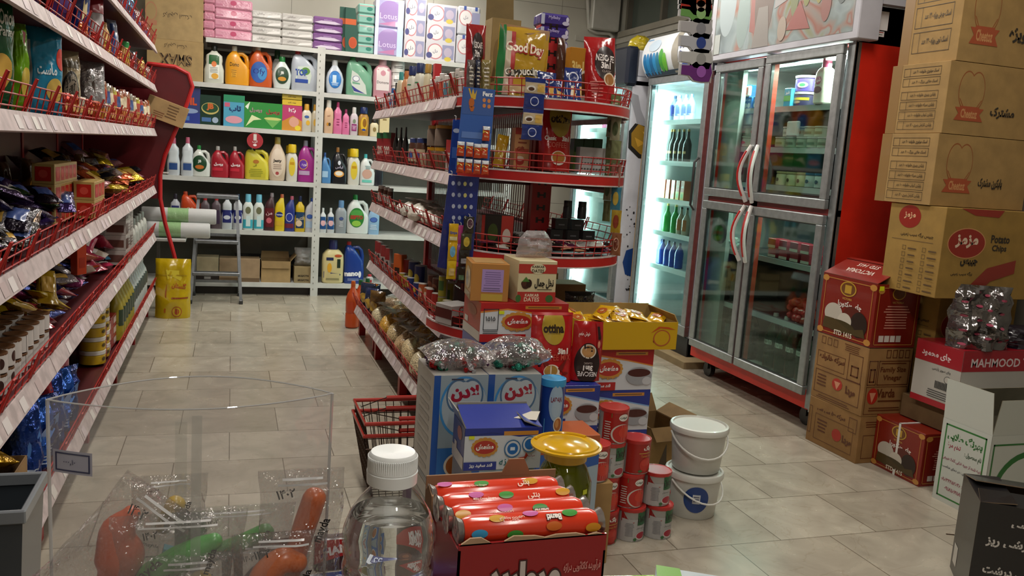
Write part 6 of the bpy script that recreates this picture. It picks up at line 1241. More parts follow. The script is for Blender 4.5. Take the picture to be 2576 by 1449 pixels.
for i in range(7):
    def mk():
        mb=MB(); mb.cbox(-.062,-.05,0,.062,.05,.05,M('40347c','gloss'),.01); mb.art(Flat((-.062,-.0503,0),(1,0,0),(0,0,1)),.124,.05,[('t','MyBaby',.45,.65,.3,'b0a8d8',.4,.02),('e',.85,.3,.12,.16,'b8b8d0'),('e',.9,.6,.05,.2,'c4c4d8'),('r',0,.1,.12,.9,'b4bcd0')]); return single('napkin_pack',mb,'','tissue')
    instance('baby',mk,(X_at(1374,3.4,1.7),3.36,EZ[3]+.004+.0505*i),0,'purple napkin pack, %s of the tall pile behind the cappuccino bag'%(['lowest','second','third','fourth','fifth','sixth','topmost'][i]),'purple napkin packs')
EP('brown pouch seen edge-on beside the red perforated post','coffee_pouch',1396,1424,95,top,3.2,'4a2c24',[],63,cat='pouch',rz=30)
r=endput(lambda w,h:carton('coffee_box','box','golden three-in-one box behind the blue sachets',w,.05,h,'a8701c',{'f':[('t','3in1',.4,.66,.2,'d8b86c',.6,.04),('e',.75,.3,.3,.3,'d8d0c0'),('e',.75,.35,.24,.2,'6a3818'),('r',0,0,.5,.2,'6a3410')]}),1418,1472,122,EZ[3]+.004,3.16)
EP('large red coffee pouch leaning at the right of the top shelf','coffee_pouch',1468,1552,92,top,3.12,'a0161a',[('e',.62,.6,.36,.26,'241414'),('t','NESCAFE',.6,.68,.1,'e8e0dc',.6,.03,-6),('t','3in1',.6,.57,.1,'e8e0dc',.3,.04,-6),('t','CLASSIC',.62,.48,.035,'b8a8a0',.3,0,-6),('e',.7,.36,.2,.1,'d8c8b0'),('e',.7,.36,.16,.08,'9c6a38'),('l',.1,.1,.5,.35,'c06a60',5)],64,d=.07,cat='pouch',roll=-3,tilt=-6)
SB=[('e',.5,.7,.3,.16,'c9ccd8'),('e',.5,.7,.24,.12,'1f2f6a'),('p',[(0,.1),(.5,.1),(.5,.45),(0,.4)],'c4b8a0'),('p',[(.5,.1),(1,.1),(1,.45),(.5,.42)],'c9a04c')]
for i,(x0,x1,yt,rz) in enumerate(((1352,1408,178,14),(1418,1462,166,-10),(1385,1420,200,5))):
    EP('%s small blue coffee sachet on the top round shelf'%['left','right','middle lower'][i],'coffee_sachet',x0,x1,yt,top,3.04+.01*i,'1f2f6a',SB,65+i,d=.02,rz=rz,tilt=-15,cat='sachet')
for i,(x0,x1,yt,c) in enumerate(((1172,1192,150,'5a5450'),(1193,1206,150,'24283a'),(1208,1232,150,'7a6c40'))):
    EP('%s narrow packet under the dark red pouch'%['grey','navy','olive'][i],'snack_packet',x0,x1,yt,top,3.08,c,[('l',.2,.2,.8,.8,'c0b8a8',5)],70+i,d=.03,cat='packet')
# hanging strip of blue sachets (flat on its front, one strip)
def strip(name,lab,pts,Y,w,arts,th=.006,cat='strip',rz=0,n=None):
    """sachets joined in a hanging strip; pts: top and bottom pixel"""
    (xa,ya),(xb,yb)=pts; A=at(xa,ya,Y=Y); B_=at(xb,yb,Y=Y); n=n or len(arts); t=thing(name,lab,cat,tuple(A),rz); L=(A.z-B_.z)/n; dx=(B_.x-A.x)/n
    for i in range(n):
        c,art=arts[i%len(arts)]; mb=bag_mesh(w,L*.99,th,M(c,'gloss'),art,80+i,.002)
        o=part('sachet',mb,t); o.location=(dx*i+dx*.5,0,-L*(i+1))
    b=MB(); b.tube([(0,0,-.004),(0,.0,.006),(0,.02,.008)],.0015,'c8c8c8',5); part('hook',b,t); return t
BC=('1f2f6e',[('e',.5,.75,.2,.18,'c0c4d8'),('e',.5,.75,.16,.15,'1f2f6e'),('r',0,0,1,.42,'b4a488'),('e',.25,.28,.2,.1,'d8d4cc'),('e',.25,.26,.14,.06,'4a2c18'),('r',.55,.05,.95,.4,'c4a050')])
strip('sachet_strip','hanging strip of blue coffee sachets in front of the second round shelf',((1348,196),(1336,352)),2.93,.078,[('1f2f6e',[('r',0,0,1,.7,'b4a488'),('e',.3,.3,.22,.2,'d8d4cc'),('e',.3,.27,.15,.12,'4a2c18'),('r',.6,.1,.95,.6,'c4a050')]),('1f2f6e',[('e',.5,.5,.22,.3,'c0c4d8'),('e',.5,.5,.18,.24,'1f2f6e')]),('1f2f6e',[('r',0,0,1,.75,'b4a488'),('e',.3,.35,.22,.2,'d8d4cc'),('e',.3,.32,.15,.12,'4a2c18'),('r',.6,.1,.95,.65,'c4a050')]),('1f2f6e',[('e',.5,.5,.22,.3,'c0c4d8'),('e',.5,.5,.18,.24,'1f2f6e')])])
# second round shelf
EP('yellow packet at the left of the second round shelf','snack_packet',1238,1268,338,2,3.13,'b88c1c',[('p',[(.4,.2),(.8,.5),(.6,.9)],'d8c068')],90,d=.04,roll=8)
r=endput(lambda w,h:carton('biscuit_box','box','cream and red biscuit box with a cup picture',w,.05,h,'c48c5c',{'f':[('r',0,.84,1,1,'a83028'),('l',.2,.6,.8,.78,'8a3c28',2),('r',.05,.4,.95,.5,'b04a34'),('e',.4,.2,.28,.1,'a02c24'),('e',.4,.26,.26,.06,'e0c8b0'),('t','Gift',.4,.5,.1,'8a2c20',.5,.03,12)]}),1285,1324,322,EZ[2]+.004,3.13)
EP('red coffee pouch with golden oval standing behind the hanging strip','coffee_pouch',1350,1434,266,2,3.1,'a81814',[('e',.6,.82,.34,.3,'9c8430'),('t','ottina',.6,.8,.13,'2a1c10',.6,.05),('t','Classic',.3,.5,.07,'efe6dc',.34,.03),('t','3in1',.78,.5,.08,'efe6dc',.24,.05),('t','COFFEE',.5,.4,.08,'c86858',.6,.01),('e',.55,.2,.24,.11,'e0d8cc'),('e',.55,.21,.2,.09,'a8702c'),('r',0,0,.3,.25,'8c1410')],91,d=.06,cat='pouch')
t=endput(lambda w,h:openbox('plastic_basket','basket','white slotted plastic basket with green packs at the right',w,.13,h,'c4c2c0','b4b2b0',{'f':[('r',.06+.085*i,.14+.22*j,.115+.085*i,.2+.22*j,'5c5854') for i in range(11) for j in range(3)]}),1436,1528,372,EZ[2]+.004,3.22)
for i in range(3):
    x,y,w,h=fit(1438+24*i,1462+24*i,348,EZ[2]+.01,Y=3.2); put(carton('green_pack','packet','%s green topped pack standing in the white basket'%['left','middle','right'][i],w*.95,.05,h,'5a7a34',{'f':[('r',0,.6,1,1,'1f3c24')],'t':[('r',0,0,1,1,'24402a')]}),x,3.22,EZ[2]+.0075)
# third round shelf: tea boxes, dark packs, black jars
r=endput(lambda w,h:carton('tea_box','box','black and red box with white disc on third round shelf',w,.07,h,'1c1614',{'f':[('r',0,0,.1,1,'a02820'),('r',.62,0,1,1,'a83028'),('e',.8,.4,.13,.22,'d0c0b4'),('t','یزد',.36,.5,.3,'b0a080',.3,.04),('e',.36,.5,.16,.26,'3a4a1c')]}),1200,1282,540,EZ[1]+.004,3.14)
for i,(x0,x1,yt,Y) in enumerate(((1225,1272,482,3.22),(1280,1330,498,3.12),(1255,1300,470,3.3))):
    r=endput(lambda w,h:grainbag('herb_bag','bag','%s clear bag of dark dried herbs on third round shelf'%['left','right','rear'][i],w*1.1,.07,h,'3a352a',i+3,120),x0,x1,yt,EZ[1]+.004,Y)
k=0
for j in range(3):
    for i in range(4-j):
        x=X_at(1385+40*i+10*j,3.16,.95); 
        def mk():
            return carton('black_box','box','',.052,.05,.042,M('17191c','plastic'),{'f':[('l',.2,.3,.8,.6,'5a5c60',1)]})
        instance('blackbox',mk,(x,3.16,EZ[1]+.004+.0425*j),(i*3)%5-2,'small black box, %s from left, %s layer of the dark pile'%(ORD[i],ORD[j]),'small black boxes on the third round shelf'); k+=1
for i in range(2):
    x=X_at(1425+36*i,3.16,1.0); put(jar('glass_bottle','bottle','%s dark little bottle on the black boxes'%['left','right'][i],.018,.07,'20262a','16181a',lidh=.3),x,3.16,EZ[1]+.004+.128 if i==0 else EZ[1]+.004+.128)
rr=random.Random(6)
SC=[('4a2c28','brown'),('8f8a86','silver'),('6a2c4c','purple'),('a87a5c','orange'),('2c2624','dark'),('b8b4ac','white')]
for i in range(30):
    c,nm=SC[i%6]; a=R_(-165+150*((i*7)%30)/30); q=.10+.20*rr.random(); x=CC[0]+q*math.cos(a); y=CC[1]+q*math.sin(a)*1.0-.03
    def mk(): return single('sweet_sachet',bag_mesh(.06,.085,.014,M(c,'gloss' if i%2 else 'foil'),[('l',.2,.3,.8,.7,'d8c8b0',3)],100+i,.004),'','sachet')
    instance('ss%d'%(i%6),mk,(x,min(y,3.08),EZ[1]+.012+.0025*(i//3)),0,'%s flat sachet in the loose pile on the third round shelf'%nm,'loose sachets on the third round shelf, %s'%nm,rot=(R_(-84+rr.uniform(-4,6)),R_(rr.uniform(-5,5)),R_(rr.uniform(-60,60))))
# lowest round shelf
for i,(x0,x1,yt,c,lab) in enumerate(((1412,1494,672,'26241f','long dark pack lying on the lowest round shelf'),(1418,1480,724,'3c1c16','dark brown pack under the long dark one'))):
    r=endput(lambda w,h:single('dark_pack',bag_mesh(w,.05,.07,M(c,'gloss'),[('t','DAMOUN',.5,.5,.4,'4a463c',.8,.02)] if i==0 else [],120+i,.006),lab,'packet'),x0,x1,yt,EZ[0]+.006,3.12+.0*i); r.location.z=EZ[0]+.006+(.085 if i==0 else .04)
for i,(x0,x1) in enumerate(((1424,1452),(1467,1503))):
    r=endput(lambda w,h:carton('blue_box','box','%s small dark blue box on the lowest round shelf'%['left','right'][i],w,.05,.045,'1c2878',{'f':[('r',.1,.7,.9,.9,'2c3c98')]}),x0,x1,745,EZ[0]+.004,3.02)
r=carton('noodle_carton','box','white and brown open cut carton at left end of the lowest round shelf',.11,.1,.075,'b4b0ac',{'f':[('p',[(0,0),(.6,.1),(.5,.5),(0,.45)],'4a1c18'),('t','C',.4,.8,.3,'a83028',.2,.05)],'l':[('r',0,.3,1,.8,'5a241c')]}); put(r,.83,3.16,EZ[0]+.004,25)
# ---- hanging cards left of the rounded end ----
t=thing('display_card','blue hanging snack card with fries picture and packs clipped below','card',tuple(at(1200,218,Y=2.93)),0)
p0=Vector(t.location)
def U(x,y): p=at(x,y,Y=2.93)-p0; return (p.x,p.z)
F=Flat((0,0,0),(1,0,0),(0,0,1)); b=MB(); b.prism([U(1166,218),U(1246,226),U(1228,440),U(1146,425)],F,.003,M('2a55a0','paper'))
def PU(pts,c,l=1): b.pol(F,[U(*q) for q in pts],M(c),l)
PU([(1168,222),(1244,229),(1239,292),(1162,286)],'3c5a98'); PU([(1162,330),(1236,336),(1234,352),(1160,346)],'5a7ab8',2)
PU([(1178,222),(1186,250),(1196,250),(1200,226),(1194,238),(1190,222),(1186,238),(1182,222)],'c9a43c',2); b.ell(F,*U(1186,258),.010,.016,M('b0602c'),3); PU([(1180,268),(1194,268),(1190,280),(1184,280)],'b0602c',3)
u,v=U(1227,237); b.txt(F,'Ferz',u,v,.016,M('e8ecf0'),3,bold=.05); 
for q in ((1218,252),(1230,254),(1218,266),(1230,268)): b.ell(F,*U(*q),.006,.007,M('c9824c'),2)
part('card',b,t)
fr=[('r',0,0,1,.5,'b8401c'),('p',[(0,.5),(.3,.62),(.6,.5),(1,.6),(1,.75),(0,.75)],'d8c04c'),('r',0,.75,1,1,'c4c8cc'),('t','Fries',.5,.3,.12,'e8c8a0',.6,.02)]
n=0
for x,y in ((1222,318),(1158,356),(1180,358),(1200,362),(1217,362),(1157,398),(1178,400),(1199,402),(1219,404)):
    u,v=U(x,y); o=part('fries_pack',bag_mesh(.026,.05,.012,M('b8401c','gloss'),fr,130+n,.002),t); o.location=(u,-.009-.001*(n%3),v-.05); n+=1
IC=[('e',.2+.22*((i*2)%4),.93-.07*i,.08,.018,['b8bcc8','9fa8c0','c9c088','b0b4c4'][i%4]) for i in range(11)]
def hang(lab,pts,Y,c,art,name='display_card',d=.003,kind='gloss'):
    A=at(*pts[0],Y=Y); t=thing(name,lab,'card',tuple(A),0); q=[at(*p,Y=Y)-A for p in pts]; b=MB(); F=Flat((0,0,0),(1,0,0),(0,0,1)); b.prism([(p.x,p.z) for p in q],F,d,M(c,kind))
    xs=[p.x for p in q]; zs=[p.z for p in q]; b.art(F,max(xs)-min(xs),max(zs)-min(zs),art,min(xs),min(zs)); part('card',b,t)
    b=MB(); b.tube([(.01,0,-.003),(.01,0,.012),(.01,.02,.014)],.0015,'c0c0c0',5); part('hook',b,t); return t
hang('long dark blue hanging card with small white icons under the fries card',[(1130,440),(1206,446),(1186,690),(1100,672)],2.98,'1f2c70',[('e',.3+.16*(i%4)+.02*(i//4),.92-.115*(i//4),.045,.022,['a8b0c4','8f9cb8','c0bc70','a0a8c0'][i%4]) for i in range(22)])
hang('narrow blue card edge hanging beside the second shelf',[(1140,300),(1164,302),(1150,440),(1128,436)],3.02,'223a80',[('e',.5,.8,.3,.04,'a8b0c0'),('r',.2,.3,.8,.5,'3a5a9c')])
strip('snack_strip','yellow hanging strip of snack packs over the dark blue card',((1142,562),(1134,702)),2.96,.035,[('c9a01c',[('t','Simpo',.5,.5,.2,'2a4a9c',.8,.03),('r',.1,.1,.9,.3,'d8d0a0')]),('c9a01c',[('e',.5,.5,.3,.3,'6aa8c8')]),('c9a820',[('r',.2,.2,.8,.6,'c8b070')])])
strip('snack_strip','dark hanging strip of round-printed packs on the dark blue card',((1182,545),(1158,712)),2.955,.04,[('2a2824',[('o',.6,.6,.3,.3,'c8c0b8','4a2c3c')]),('3a3c24',[('e',.5,.5,.3,.3,'b8a03c')]),('24221f',[('r',.2,.2,.7,.5,'8f9094')]),('24221f',[('r',.2,.2,.7,.5,'5a7a5c')])])
strip('snack_strip','pink hanging strip of packs between yellow and dark ones',((1160,566),(1146,705)),2.965,.02,[('b0407c',[]),('8f4c94',[]),('c04c84',[])])
GS=[('6a7a4c',[('l',.2,.2,.8,.8,'c8c8a8',4)]),('a8a888',[('e',.5,.5,.3,.3,'5a6a44')]),('7a8258',[]),('9c6a5c',[('e',.5,.5,.3,.2,'d8a89c')]),('3a8098',[('e',.5,.5,.3,.3,'c9b04c')]),('b09430',[('e',.5,.5,.3,.3,'8a3c24')]),('8a5a3c',[('o',.5,.5,.3,.3,'d8b8a0','6a3424')])]
strip('snack_strip','long hanging strip of green and orange packs at the right of the rounded end',((1548,235),(1548,640)),3.08,.04,GS,rz=-40)
strip('snack_strip','olive hanging strip of narrow packs right of the second round shelf',((1540,236),(1526,556)),3.14,.035,GS[:3]*2,rz=-55)

# ---------------- goods on the middle shelving, left side ----------------
def frow(name,k,group,lst,rzd=-90,zs=CZ,front=CX,sgn=1):
    """lst: desc, cat, make(w,h,label), [pixel x...], width px, top row px offset -> placed behind the front edge"""
    pass
SHC=['bottom shelf','fourth shelf','third shelf','second shelf','top shelf']
def cside(k,desc,cat,xs,wpx,hgt,mk,depth=.05,rz=-60,grp=None,rows=1,rstep=.075,dz=0):
    n=len(xs); hgt*={4:1.22,3:1.3,2:1.3,1:1.1,0:1.08}[k]; wpx*={4:1.15,3:1.35,2:1.35,1:1.15,0:1.35}[k]; dz*={4:1,3:1.3,2:1,1:1.1,0:1}[k]
    for r_ in range(rows):
        for i,px in enumerate(xs):
            X=CX+.012+depth/2+r_*rstep; y=Y_at(px+6*r_,X,CZ[k]+hgt/2); y=min(max(y,3.33),5.2 if k else 5.7)
            lab=desc if n==1 and rows==1 else '%s from front %s'%(ORD[n-1-i],desc)+(', %s row'%['front','back','rear'][r_] if rows>1 else '')
            w=wpx*dep(X,y,CZ[k])/F_PX; key=(desc,); o=instance(key,lambda:mk(w,hgt),(X,y,CZ[k]+.0005+dz),rz,lab+', middle shelving %s'%SHC[k],grp or '%s on the middle shelving'%(desc+'s'),cat=cat)
def vb(shp,c,cap,art=None,**k): return lambda w,h:vessel('bottle','bottle','',shp,w,h,w*.8,c,cap,art,**k)
def cr(name,c,art,d=None): return lambda w,h:carton(name,'box','',w,d or w*.6,h,c,{'f':art,'l':art[:1]})
cside(4,'white bottle with dark print','bottle',[969,978],12,.085,vb('sham','c0bcb8','3a3430',[('l',.1,.2,.9,.8,'3a3430',4)]))
cside(4,'blue cleanser bottle','bottle',[988],14,.10,vb('sham','b8c0c4','2a5a98',[('r',0,.2,1,.7,'2a6aa0')]))
cside(4,'dark green flask','bottle',[997],12,.12,vb('sham','20343c','101c20'))
cside(4,'pale shampoo with teal cap','bottle',[1008],18,.16,vb('sham','c9c0a4','3a8f8c'))
cside(4,'orange shampoo bottle','bottle',[1022],20,.155,vb('sham','c8946c','b8703c',[('l',.2,.3,.8,.7,'a06040',3)]))
cside(4,'white shampoo bottle with navy cap','bottle',[1037,1056],22,.165,vb('sham','c9c8b8','24305c',[('r',.1,.75,.9,.8,'2a7a4c')],capr=.8))
cside(4,'cream shampoo with gold cap','bottle',[1076],18,.15,vb('sham','c8c0a0','a8843c',capr=.8))
for i,(px,c,nm) in enumerate(((1090,'a84030','red'),(1103,'8a4430','brown'),(1114,'b04c34','orange'),(1126,'4a7c8c','teal'),(1139,'5a6440','green'),(1153,'4c5a34','dark green'),(1163,'b8b4ac','white'))):
    cside(4,'%s and white soap box'%nm,'box',[px],16,.085+.006*(i%3),cr('soap_box','c4c0b8',[('r',0,.15,1,.7,c),('t','صابون',.5,.8,.12,'6a6a64',.6)]),rz=-70)
cside(3,'red coffee box with green top','box',[962,980],22,.13,cr('coffee_box','8f2024',[('r',0,.8,1,1,'1f6a3c'),('t','200',.5,.4,.3,'d8ccc0',.7,.04)]))
cside(3,'dark glass syrup bottle','bottle',[996,1008,1020],12,.15,vb('wine','1c1a18','30302c'),rows=1)
cside(3,'small black cap bottle','bottle',[1000,1014],10,.07,vb('sham','5a2c20','181818'),depth=.03)
def cjar(c,lid,art=None,labc=None): return lambda w,h:jar('glass_jar','jar','',w/2,h,c,lid,labart=art,labc=labc)
cside(3,'brown spread jar with blue lid','jar',[1046,1064],26,.105,cjar('4a2c1c','2a3a6c',[('e',.5,.5,.2,.3,'3a5a9c')],'b8a888'))
cside(3,'small glass jar with red and white lid','jar',[1040,1054,1070,1086],15,.05,cjar('8f7860','c0a8a0'),depth=.035)
cside(3,'large honey jar with yellow lid','jar',[1096,1116],36,.075,cjar('5a4430','b8861c'),depth=.07)
cside(3,'upper honey jar with yellow lid','jar',[1096,1116],36,.07,cjar('6a5c50','b88a20'),depth=.07,dz=.078)
cside(3,'red and white carton','box',[1135],18,.10,cr('carton','b8b0a8',[('r',0,.6,1,1,'a03030')]))
cside(2,'small jar with white label','jar',[951,962,972,982],11,.085,cjar('5a3020','c4c0bc',None,'b4b0a8'))
for i,(px,w,h,c) in enumerate(((1000,30,.13,'a0a48c'),(1022,40,.13,'dcd8cc'),(1048,60,.17,'ccc8bc'),(1078,70,.20,'c4beb0'),(1098,60,.12,'d4ccbc'),(1112,50,.1,'dcd6cc'))):
    cside(2,'%s bag of white %s'%(['small','flat','plump','largest','low','last'][i],['noodles','flour','sugar','flour','starch','powder'][i]) if i else 'green tinted clear bag','bag',[px],w,h,lambda w_,h_,c=c,i=i:grainbag('flour_bag','bag','',w_,w_*.6,h_,c,i+20,60),depth=.09,rz=-30-5*i)
cside(1,'red and white tea box','box',[945,956,967,978],14,.12,cr('tea_box','b0a4a0',[('r',0,.5,1,1,'8f2c2c'),('e',.5,.3,.3,.15,'3a2c28')]))
cside(1,'low brown packet','packet',[990,1000],12,.06,cr('small_box','6a4434',[('r',.1,.1,.9,.5,'b8a898')]))
cside(1,'orange box with black print','box',[1006],26,.13,cr('orange_box','c0581c',[('r',.2,.2,.8,.5,'2a1c14')]))
def cn(c,lid,art): return lambda w,h:can('food_can','can','',w/2,h,c,lid,art,lidh=.06)
CA=[('r',0,0,1,1,'a89434'),('e',.5,.5,.2,.3,'b0402c')]; CBl=[('r',0,0,1,1,'26346c'),('e',.5,.5,.2,.2,'c0b040')]; CRd=[('r',0,0,1,1,'a08a6c'),('r',0,.4,1,1,'9c2c24')]; CGn=[('r',0,0,1,1,'8f8a2c'),('r',.2,.3,.8,.8,'3a5a2c')]; CBr=[('r',0,0,1,1,'6a3c2c'),('e',.5,.5,.3,.3,'a86a4c')]
for nm,xs,w,h,c,a,dz in (('tall red and cream can',[1012,1026],22,.11,'a8a49c',CRd,0),('yellow fish can',[1000,1012,1022],14,.05,'a8a49c',CA,0),('big blue can',[1042,1058],26,.12,'8f9094',CBl,0),('short blue can',[1034,1050],18,.06,'8f9094',CBl,0),('orange bean can',[1064,1078],20,.075,'b0aca4',[('r',0,0,1,1,'b0582c'),('e',.5,.5,.2,.3,'c8b8a0')],0),('tall brown can',[1088,1100],22,.115,'8f8478',CBr,0),('striped vegetable can',[1082,1096],18,.075,'a8a49c',CRd,0),('yellow green corn can',[1112,1124,1134],20,.08,'a8a08c',CGn,0),('tall olive can',[1130],22,.13,'a8a08c',CGn,0)):
    cside(1,nm,'can',xs,w,h,cn(c,None,a),depth=.045 if h<.1 else .13,dz=dz)
for i,px in enumerate((1112,1124,1136)): cside(1,'stacked yellow corn can','can',[px],20,.08,cn('a8a08c',None,CGn),depth=.045,dz=.081) if i==0 else None
# bottom shelf: navy packs and bags of grain
for i,(px,c,nm) in enumerate(((905,'1c2840','navy'),(918,'b86a24','orange'),(926,'2a4a2c','green'),(938,'1f2c54','dark blue'),(950,'6a4c20','brown'),(930,'20304c','second navy'))):
    cside(0,'%s printed pasta bag at far end'%nm,'bag',[px],34,.15,lambda w_,h_,c=c,i=i:single('pasta_bag',bag_mesh(w_,h_,.07,M(c,'gloss'),[('e',.4,.4,.3,.2,'b8963c'),('p',[(.1,.6),(.9,.8),(.8,.5)],'a8b0b8')],140+i,.012),'','bag'),depth=.1+.03*(i%3),rz=-45)
GB=[(968,48,.19,'e0d4ac','pale rice'),(990,56,.20,'d8a438','yellow split peas'),(1008,56,.19,'d0b888','beige lentils'),(1030,62,.20,'c4a478','brown lentils'),(1052,70,.21,'d4be90','pale beans'),(1078,72,.21,'d8c8a0','soy flakes'),(1098,60,.17,'c0b48c','white rice')]
for i,(px,w,h,c,nm) in enumerate(GB):
    cside(0,'clear knotted bag of %s'%nm,'bag',[px],w,h,lambda w_,h_,c=c,i=i:grainbag('grain_bag','bag','',w_,w_*.85,h_,c,i+40,160),depth=.13,rz=-35)
    if i<6: cside(0,'rear clear bag of %s'%nm,'bag',[px+22],w*.85,h*.95,lambda w_,h_,c=c,i=i:grainbag('grain_bag','bag','',w_,w_*.8,h_,['a48864','d0a850','b08c60'][i%3],i+60,160),depth=.38,rz=20)
# right aisle side of the shelving, mostly hidden
for i in range(5):
    put(carton('carton','box','plain carton on the far side of the middle shelving, %s from front'%ORD[i],.14,.2,.16,M('8f7448','card')),1.39,3.5+.34*i,CZ[1]+.001,90)
# orange drink bottles on the floor beyond the shelving
for i,(px,Y) in enumerate(((886,5.92),(905,5.98),(922,6.05))):
    r=vessel('drink_bottle','bottle','%s orange drink bottle on the floor beyond the middle shelving'%['left','middle','right'][i],'pet',.095,.33,.095,'b8481c','1f5a30' if i else 'c0561c',[('r',0,0,1,1,'b8401c')],lab=(.5,.45,.8,.25)); put(r,X_at(px,Y,.1),Y,0)

# ---------------- goods on the left shelving ----------------
SHL=['bottom shelf','fifth shelf','fourth shelf','third shelf','second shelf','top shelf']
def lside(k,desc,cat,x0,x1,h,mk,rz=55,depth=.07,back=0,dz=0,group=None,key=None,y=None,tilt=0):
    X=-.512-depth/2-back; px=(x0+x1)/2; yy=y if y is not None else Y_at(px,X,LZ[k]+h/2); yy=min(max(yy,1.05),6.2)
    f={3:1.16,4:1.2,5:1.2}.get(k,1.05); h*=f; w=(x1-x0)*f*dep(X,yy,LZ[k]+h/2)/F_PX
    return instance((desc,) if key is None else key,lambda:mk(w,h),(X,yy,LZ[k]+.0005+dz),rz,desc+', %s of the left shelving'%SHL[k],group or 'goods on the %s of the left shelving'%SHL[k],cat=cat,rot=(R_(tilt),0,R_(rz)) if tilt else None)
def lb(c,art,seed,d=.07,kind='gloss',name='crisp_bag',crump=.01,standup=False):
    return lambda w,h:single(name,bag_mesh(w,h,d,M(c,kind),art,seed,crump,standup=standup),'','bag')
# third shelf (z 1.28): crisps
lside(3,'dark green crisp bag with onion and parsley lettering','bag',-60,28,.27,lb('14502c',[('t','Onion',.6,.72,.12,'e0e4d8',.5,.02),('t','Parsley',.6,.6,.1,'e0e4d8',.5,.02),('e',.4,.3,.3,.14,'c8a048'),('r',0,.86,1,1,'b8c0bc')],151),depth=.1)
lside(3,'lime green crisp bag','bag',22,62,.2,lb('6a9c1c',[('e',.6,.35,.3,.16,'c8b048'),('p',[(.4,.95),(.8,.9),(.6,.75)],'a82c2c')],152),rz=40)
lside(3,'big blue crisp bag with a potato crisp picture','bag',64,148,.235,lb('1c7fa4',[('r',0,.02,.14,.8,'c0ccd0'),('e',.88,.62,.12,.12,'b83428'),('e',.72,.28,.22,.13,'d0b058'),('t','ماست',.5,.5,.12,'d8e4e8',.5,.03),('p',[(.1,1),(.5,.9),(.9,1)],'3a9abc')],153),rz=30)
lside(3,'beige and black puffed snack bag','bag',146,196,.2,lb('a89878',[('o',.4,.4,.35,.3,'2a2620','8a8070'),('e',.4,.4,.14,.1,'3a342c'),('r',.1,.75,.8,.85,'6a604c')],154),rz=40)
lside(3,'red packet behind the silver bag','bag',160,212,.2,lb('9c2430',[('r',.1,.6,.9,.9,'b8a8a0')],155),back=.12,rz=40)
lside(3,'white silver puffed snack bag with orange print','bag',196,262,.205,lb('a8a4a4',[('p',[(.5,.3),(.9,.5),(.95,.2),(.7,0)],'b8501c'),('p',[(.2,.3),(.4,.8),(.45,.4)],'5a4c44'),('e',.8,.15,.15,.1,'c89028')],156,kind='foil'),rz=45)
for i in range(17):
    c,nm=[('b85a2c','orange'),('b87048','light orange'),('a8a090','white'),('a08468','tan'),('c0b048','yellow'),('a83428','red'),('b0704c','peach')][i%7]
    x0=236+i*8.6; lside(3,'%s snack stick pack, %s of the row'%(nm,ORD[i]),'packet',x0,x0+24,.155-.004*i*.6,lb(c,[('r',.1,.5,.9,.8,['d8c8a8','a83c2c','3a4c80'][i%3]),('e',.5,.3,.3,.12,'c89048')],157+i%7,d=.03,name='snack_packet',crump=.006),rz=60,key='stick%d'%(i%7),depth=.05)
for i in range(12):
    c,nm=[('a82c1c','red'),('b04c24','orange'),('b8a898','white')][i%3]; x0=150+i*19
    lside(3,'%s small shiny packet behind the wire, %s along'%(nm,ORD[i]),'packet',x0,x0+30,.07,lb(c,[('r',.2,.3,.8,.6,'d0a868')],166+i%3,d=.02,name='snack_packet',kind='foil',crump=.006),rz=60,key='low%d'%(i%3),depth=.02)
# second shelf (z 1.568)
for i,(x0,x1,h,c,a,nm,kind) in enumerate(((30,95,.2,'3a1444',[('r',.1,.2,.9,.5,'5a2c6c')],'dark purple snack bag','gloss'),(118,176,.2,'3c1a5c',[('e',.5,.4,.3,.2,'5a3a7c')],'purple snack bag','gloss'),(176,222,.2,'1c2c6c',[('p',[(.4,.7),(.5,.55),(.7,.6),(.6,.45),(.65,.25),(.5,.38),(.3,.3),(.4,.5)],'c8b88c')],'navy snack bag with a pale star','gloss'),(212,258,.19,'a09c9c',[('r',0,.65,1,1,'9c2c34'),('r',.1,.1,.8,.3,'b8b4b0')],'grey and red snack bag','gloss'),(244,268,.12,'b08a54',[('e',.5,.4,.3,.2,'d8b878')],'tan peanut bag','gloss'),(268,292,.16,'8f98a8',[('r',.1,.1,.4,.9,'34508c')],'blue and white wafer bag','gloss'),(320,342,.11,'8a8c90',[('e',.5,.5,.3,.2,'3a3c44')],'silver nut bag','foil'),(338,362,.10,'a8883c',[('e',.5,.5,.3,.2,'d0c080')],'gold nut bag','foil'),(356,376,.09,'a8a49c',[('r',.2,.2,.8,.5,'5a5c60')],'pale nut bag','gloss'),(226,250,.07,'5a6c94',[],'small blue packet','foil'))):
    lside(4,nm,'bag',x0,x1,h,lb(c,a,180+i,kind=kind,d=.06),rz=50)
lside(4,'yellow jar with green screw lid','jar',294,322,.115,lambda w,h:jar('plastic_jar','jar','',w/2,h,'b0942c','1f8038',lidh=.22,labart=[('e',.5,.5,.2,.3,'3a6a2c')],labc='c0a83c'),rz=90)
for i in range(6): lside(4,'small %s packet, %s behind the wire'%(['orange','red','gold'][i%3],ORD[i]),'packet',196+i*30,222+i*30,.05,lb(['b85c2c','9c2c24','b08a34'][i%3],[],190+i%3,d=.02,kind='foil',name='snack_packet'),rz=60,depth=.02,key='l4s%d'%(i%3))
# top shelf
for i,(x0,x1,h,c) in enumerate(((296,318,.14,'8f98b0'),(316,336,.13,'4a86a8'),(332,352,.11,'b8b4b0'),(348,368,.1,'8a3c34'),(362,380,.09,'a8a4a0'))):
    lside(5,'%s snack bag'%['pale blue','turquoise','white','dark red','grey'][i],'bag',x0,x1,h,lb(c,[('r',.2,.2,.8,.5,'34508c')],196+i,kind='foil',d=.05),rz=50)
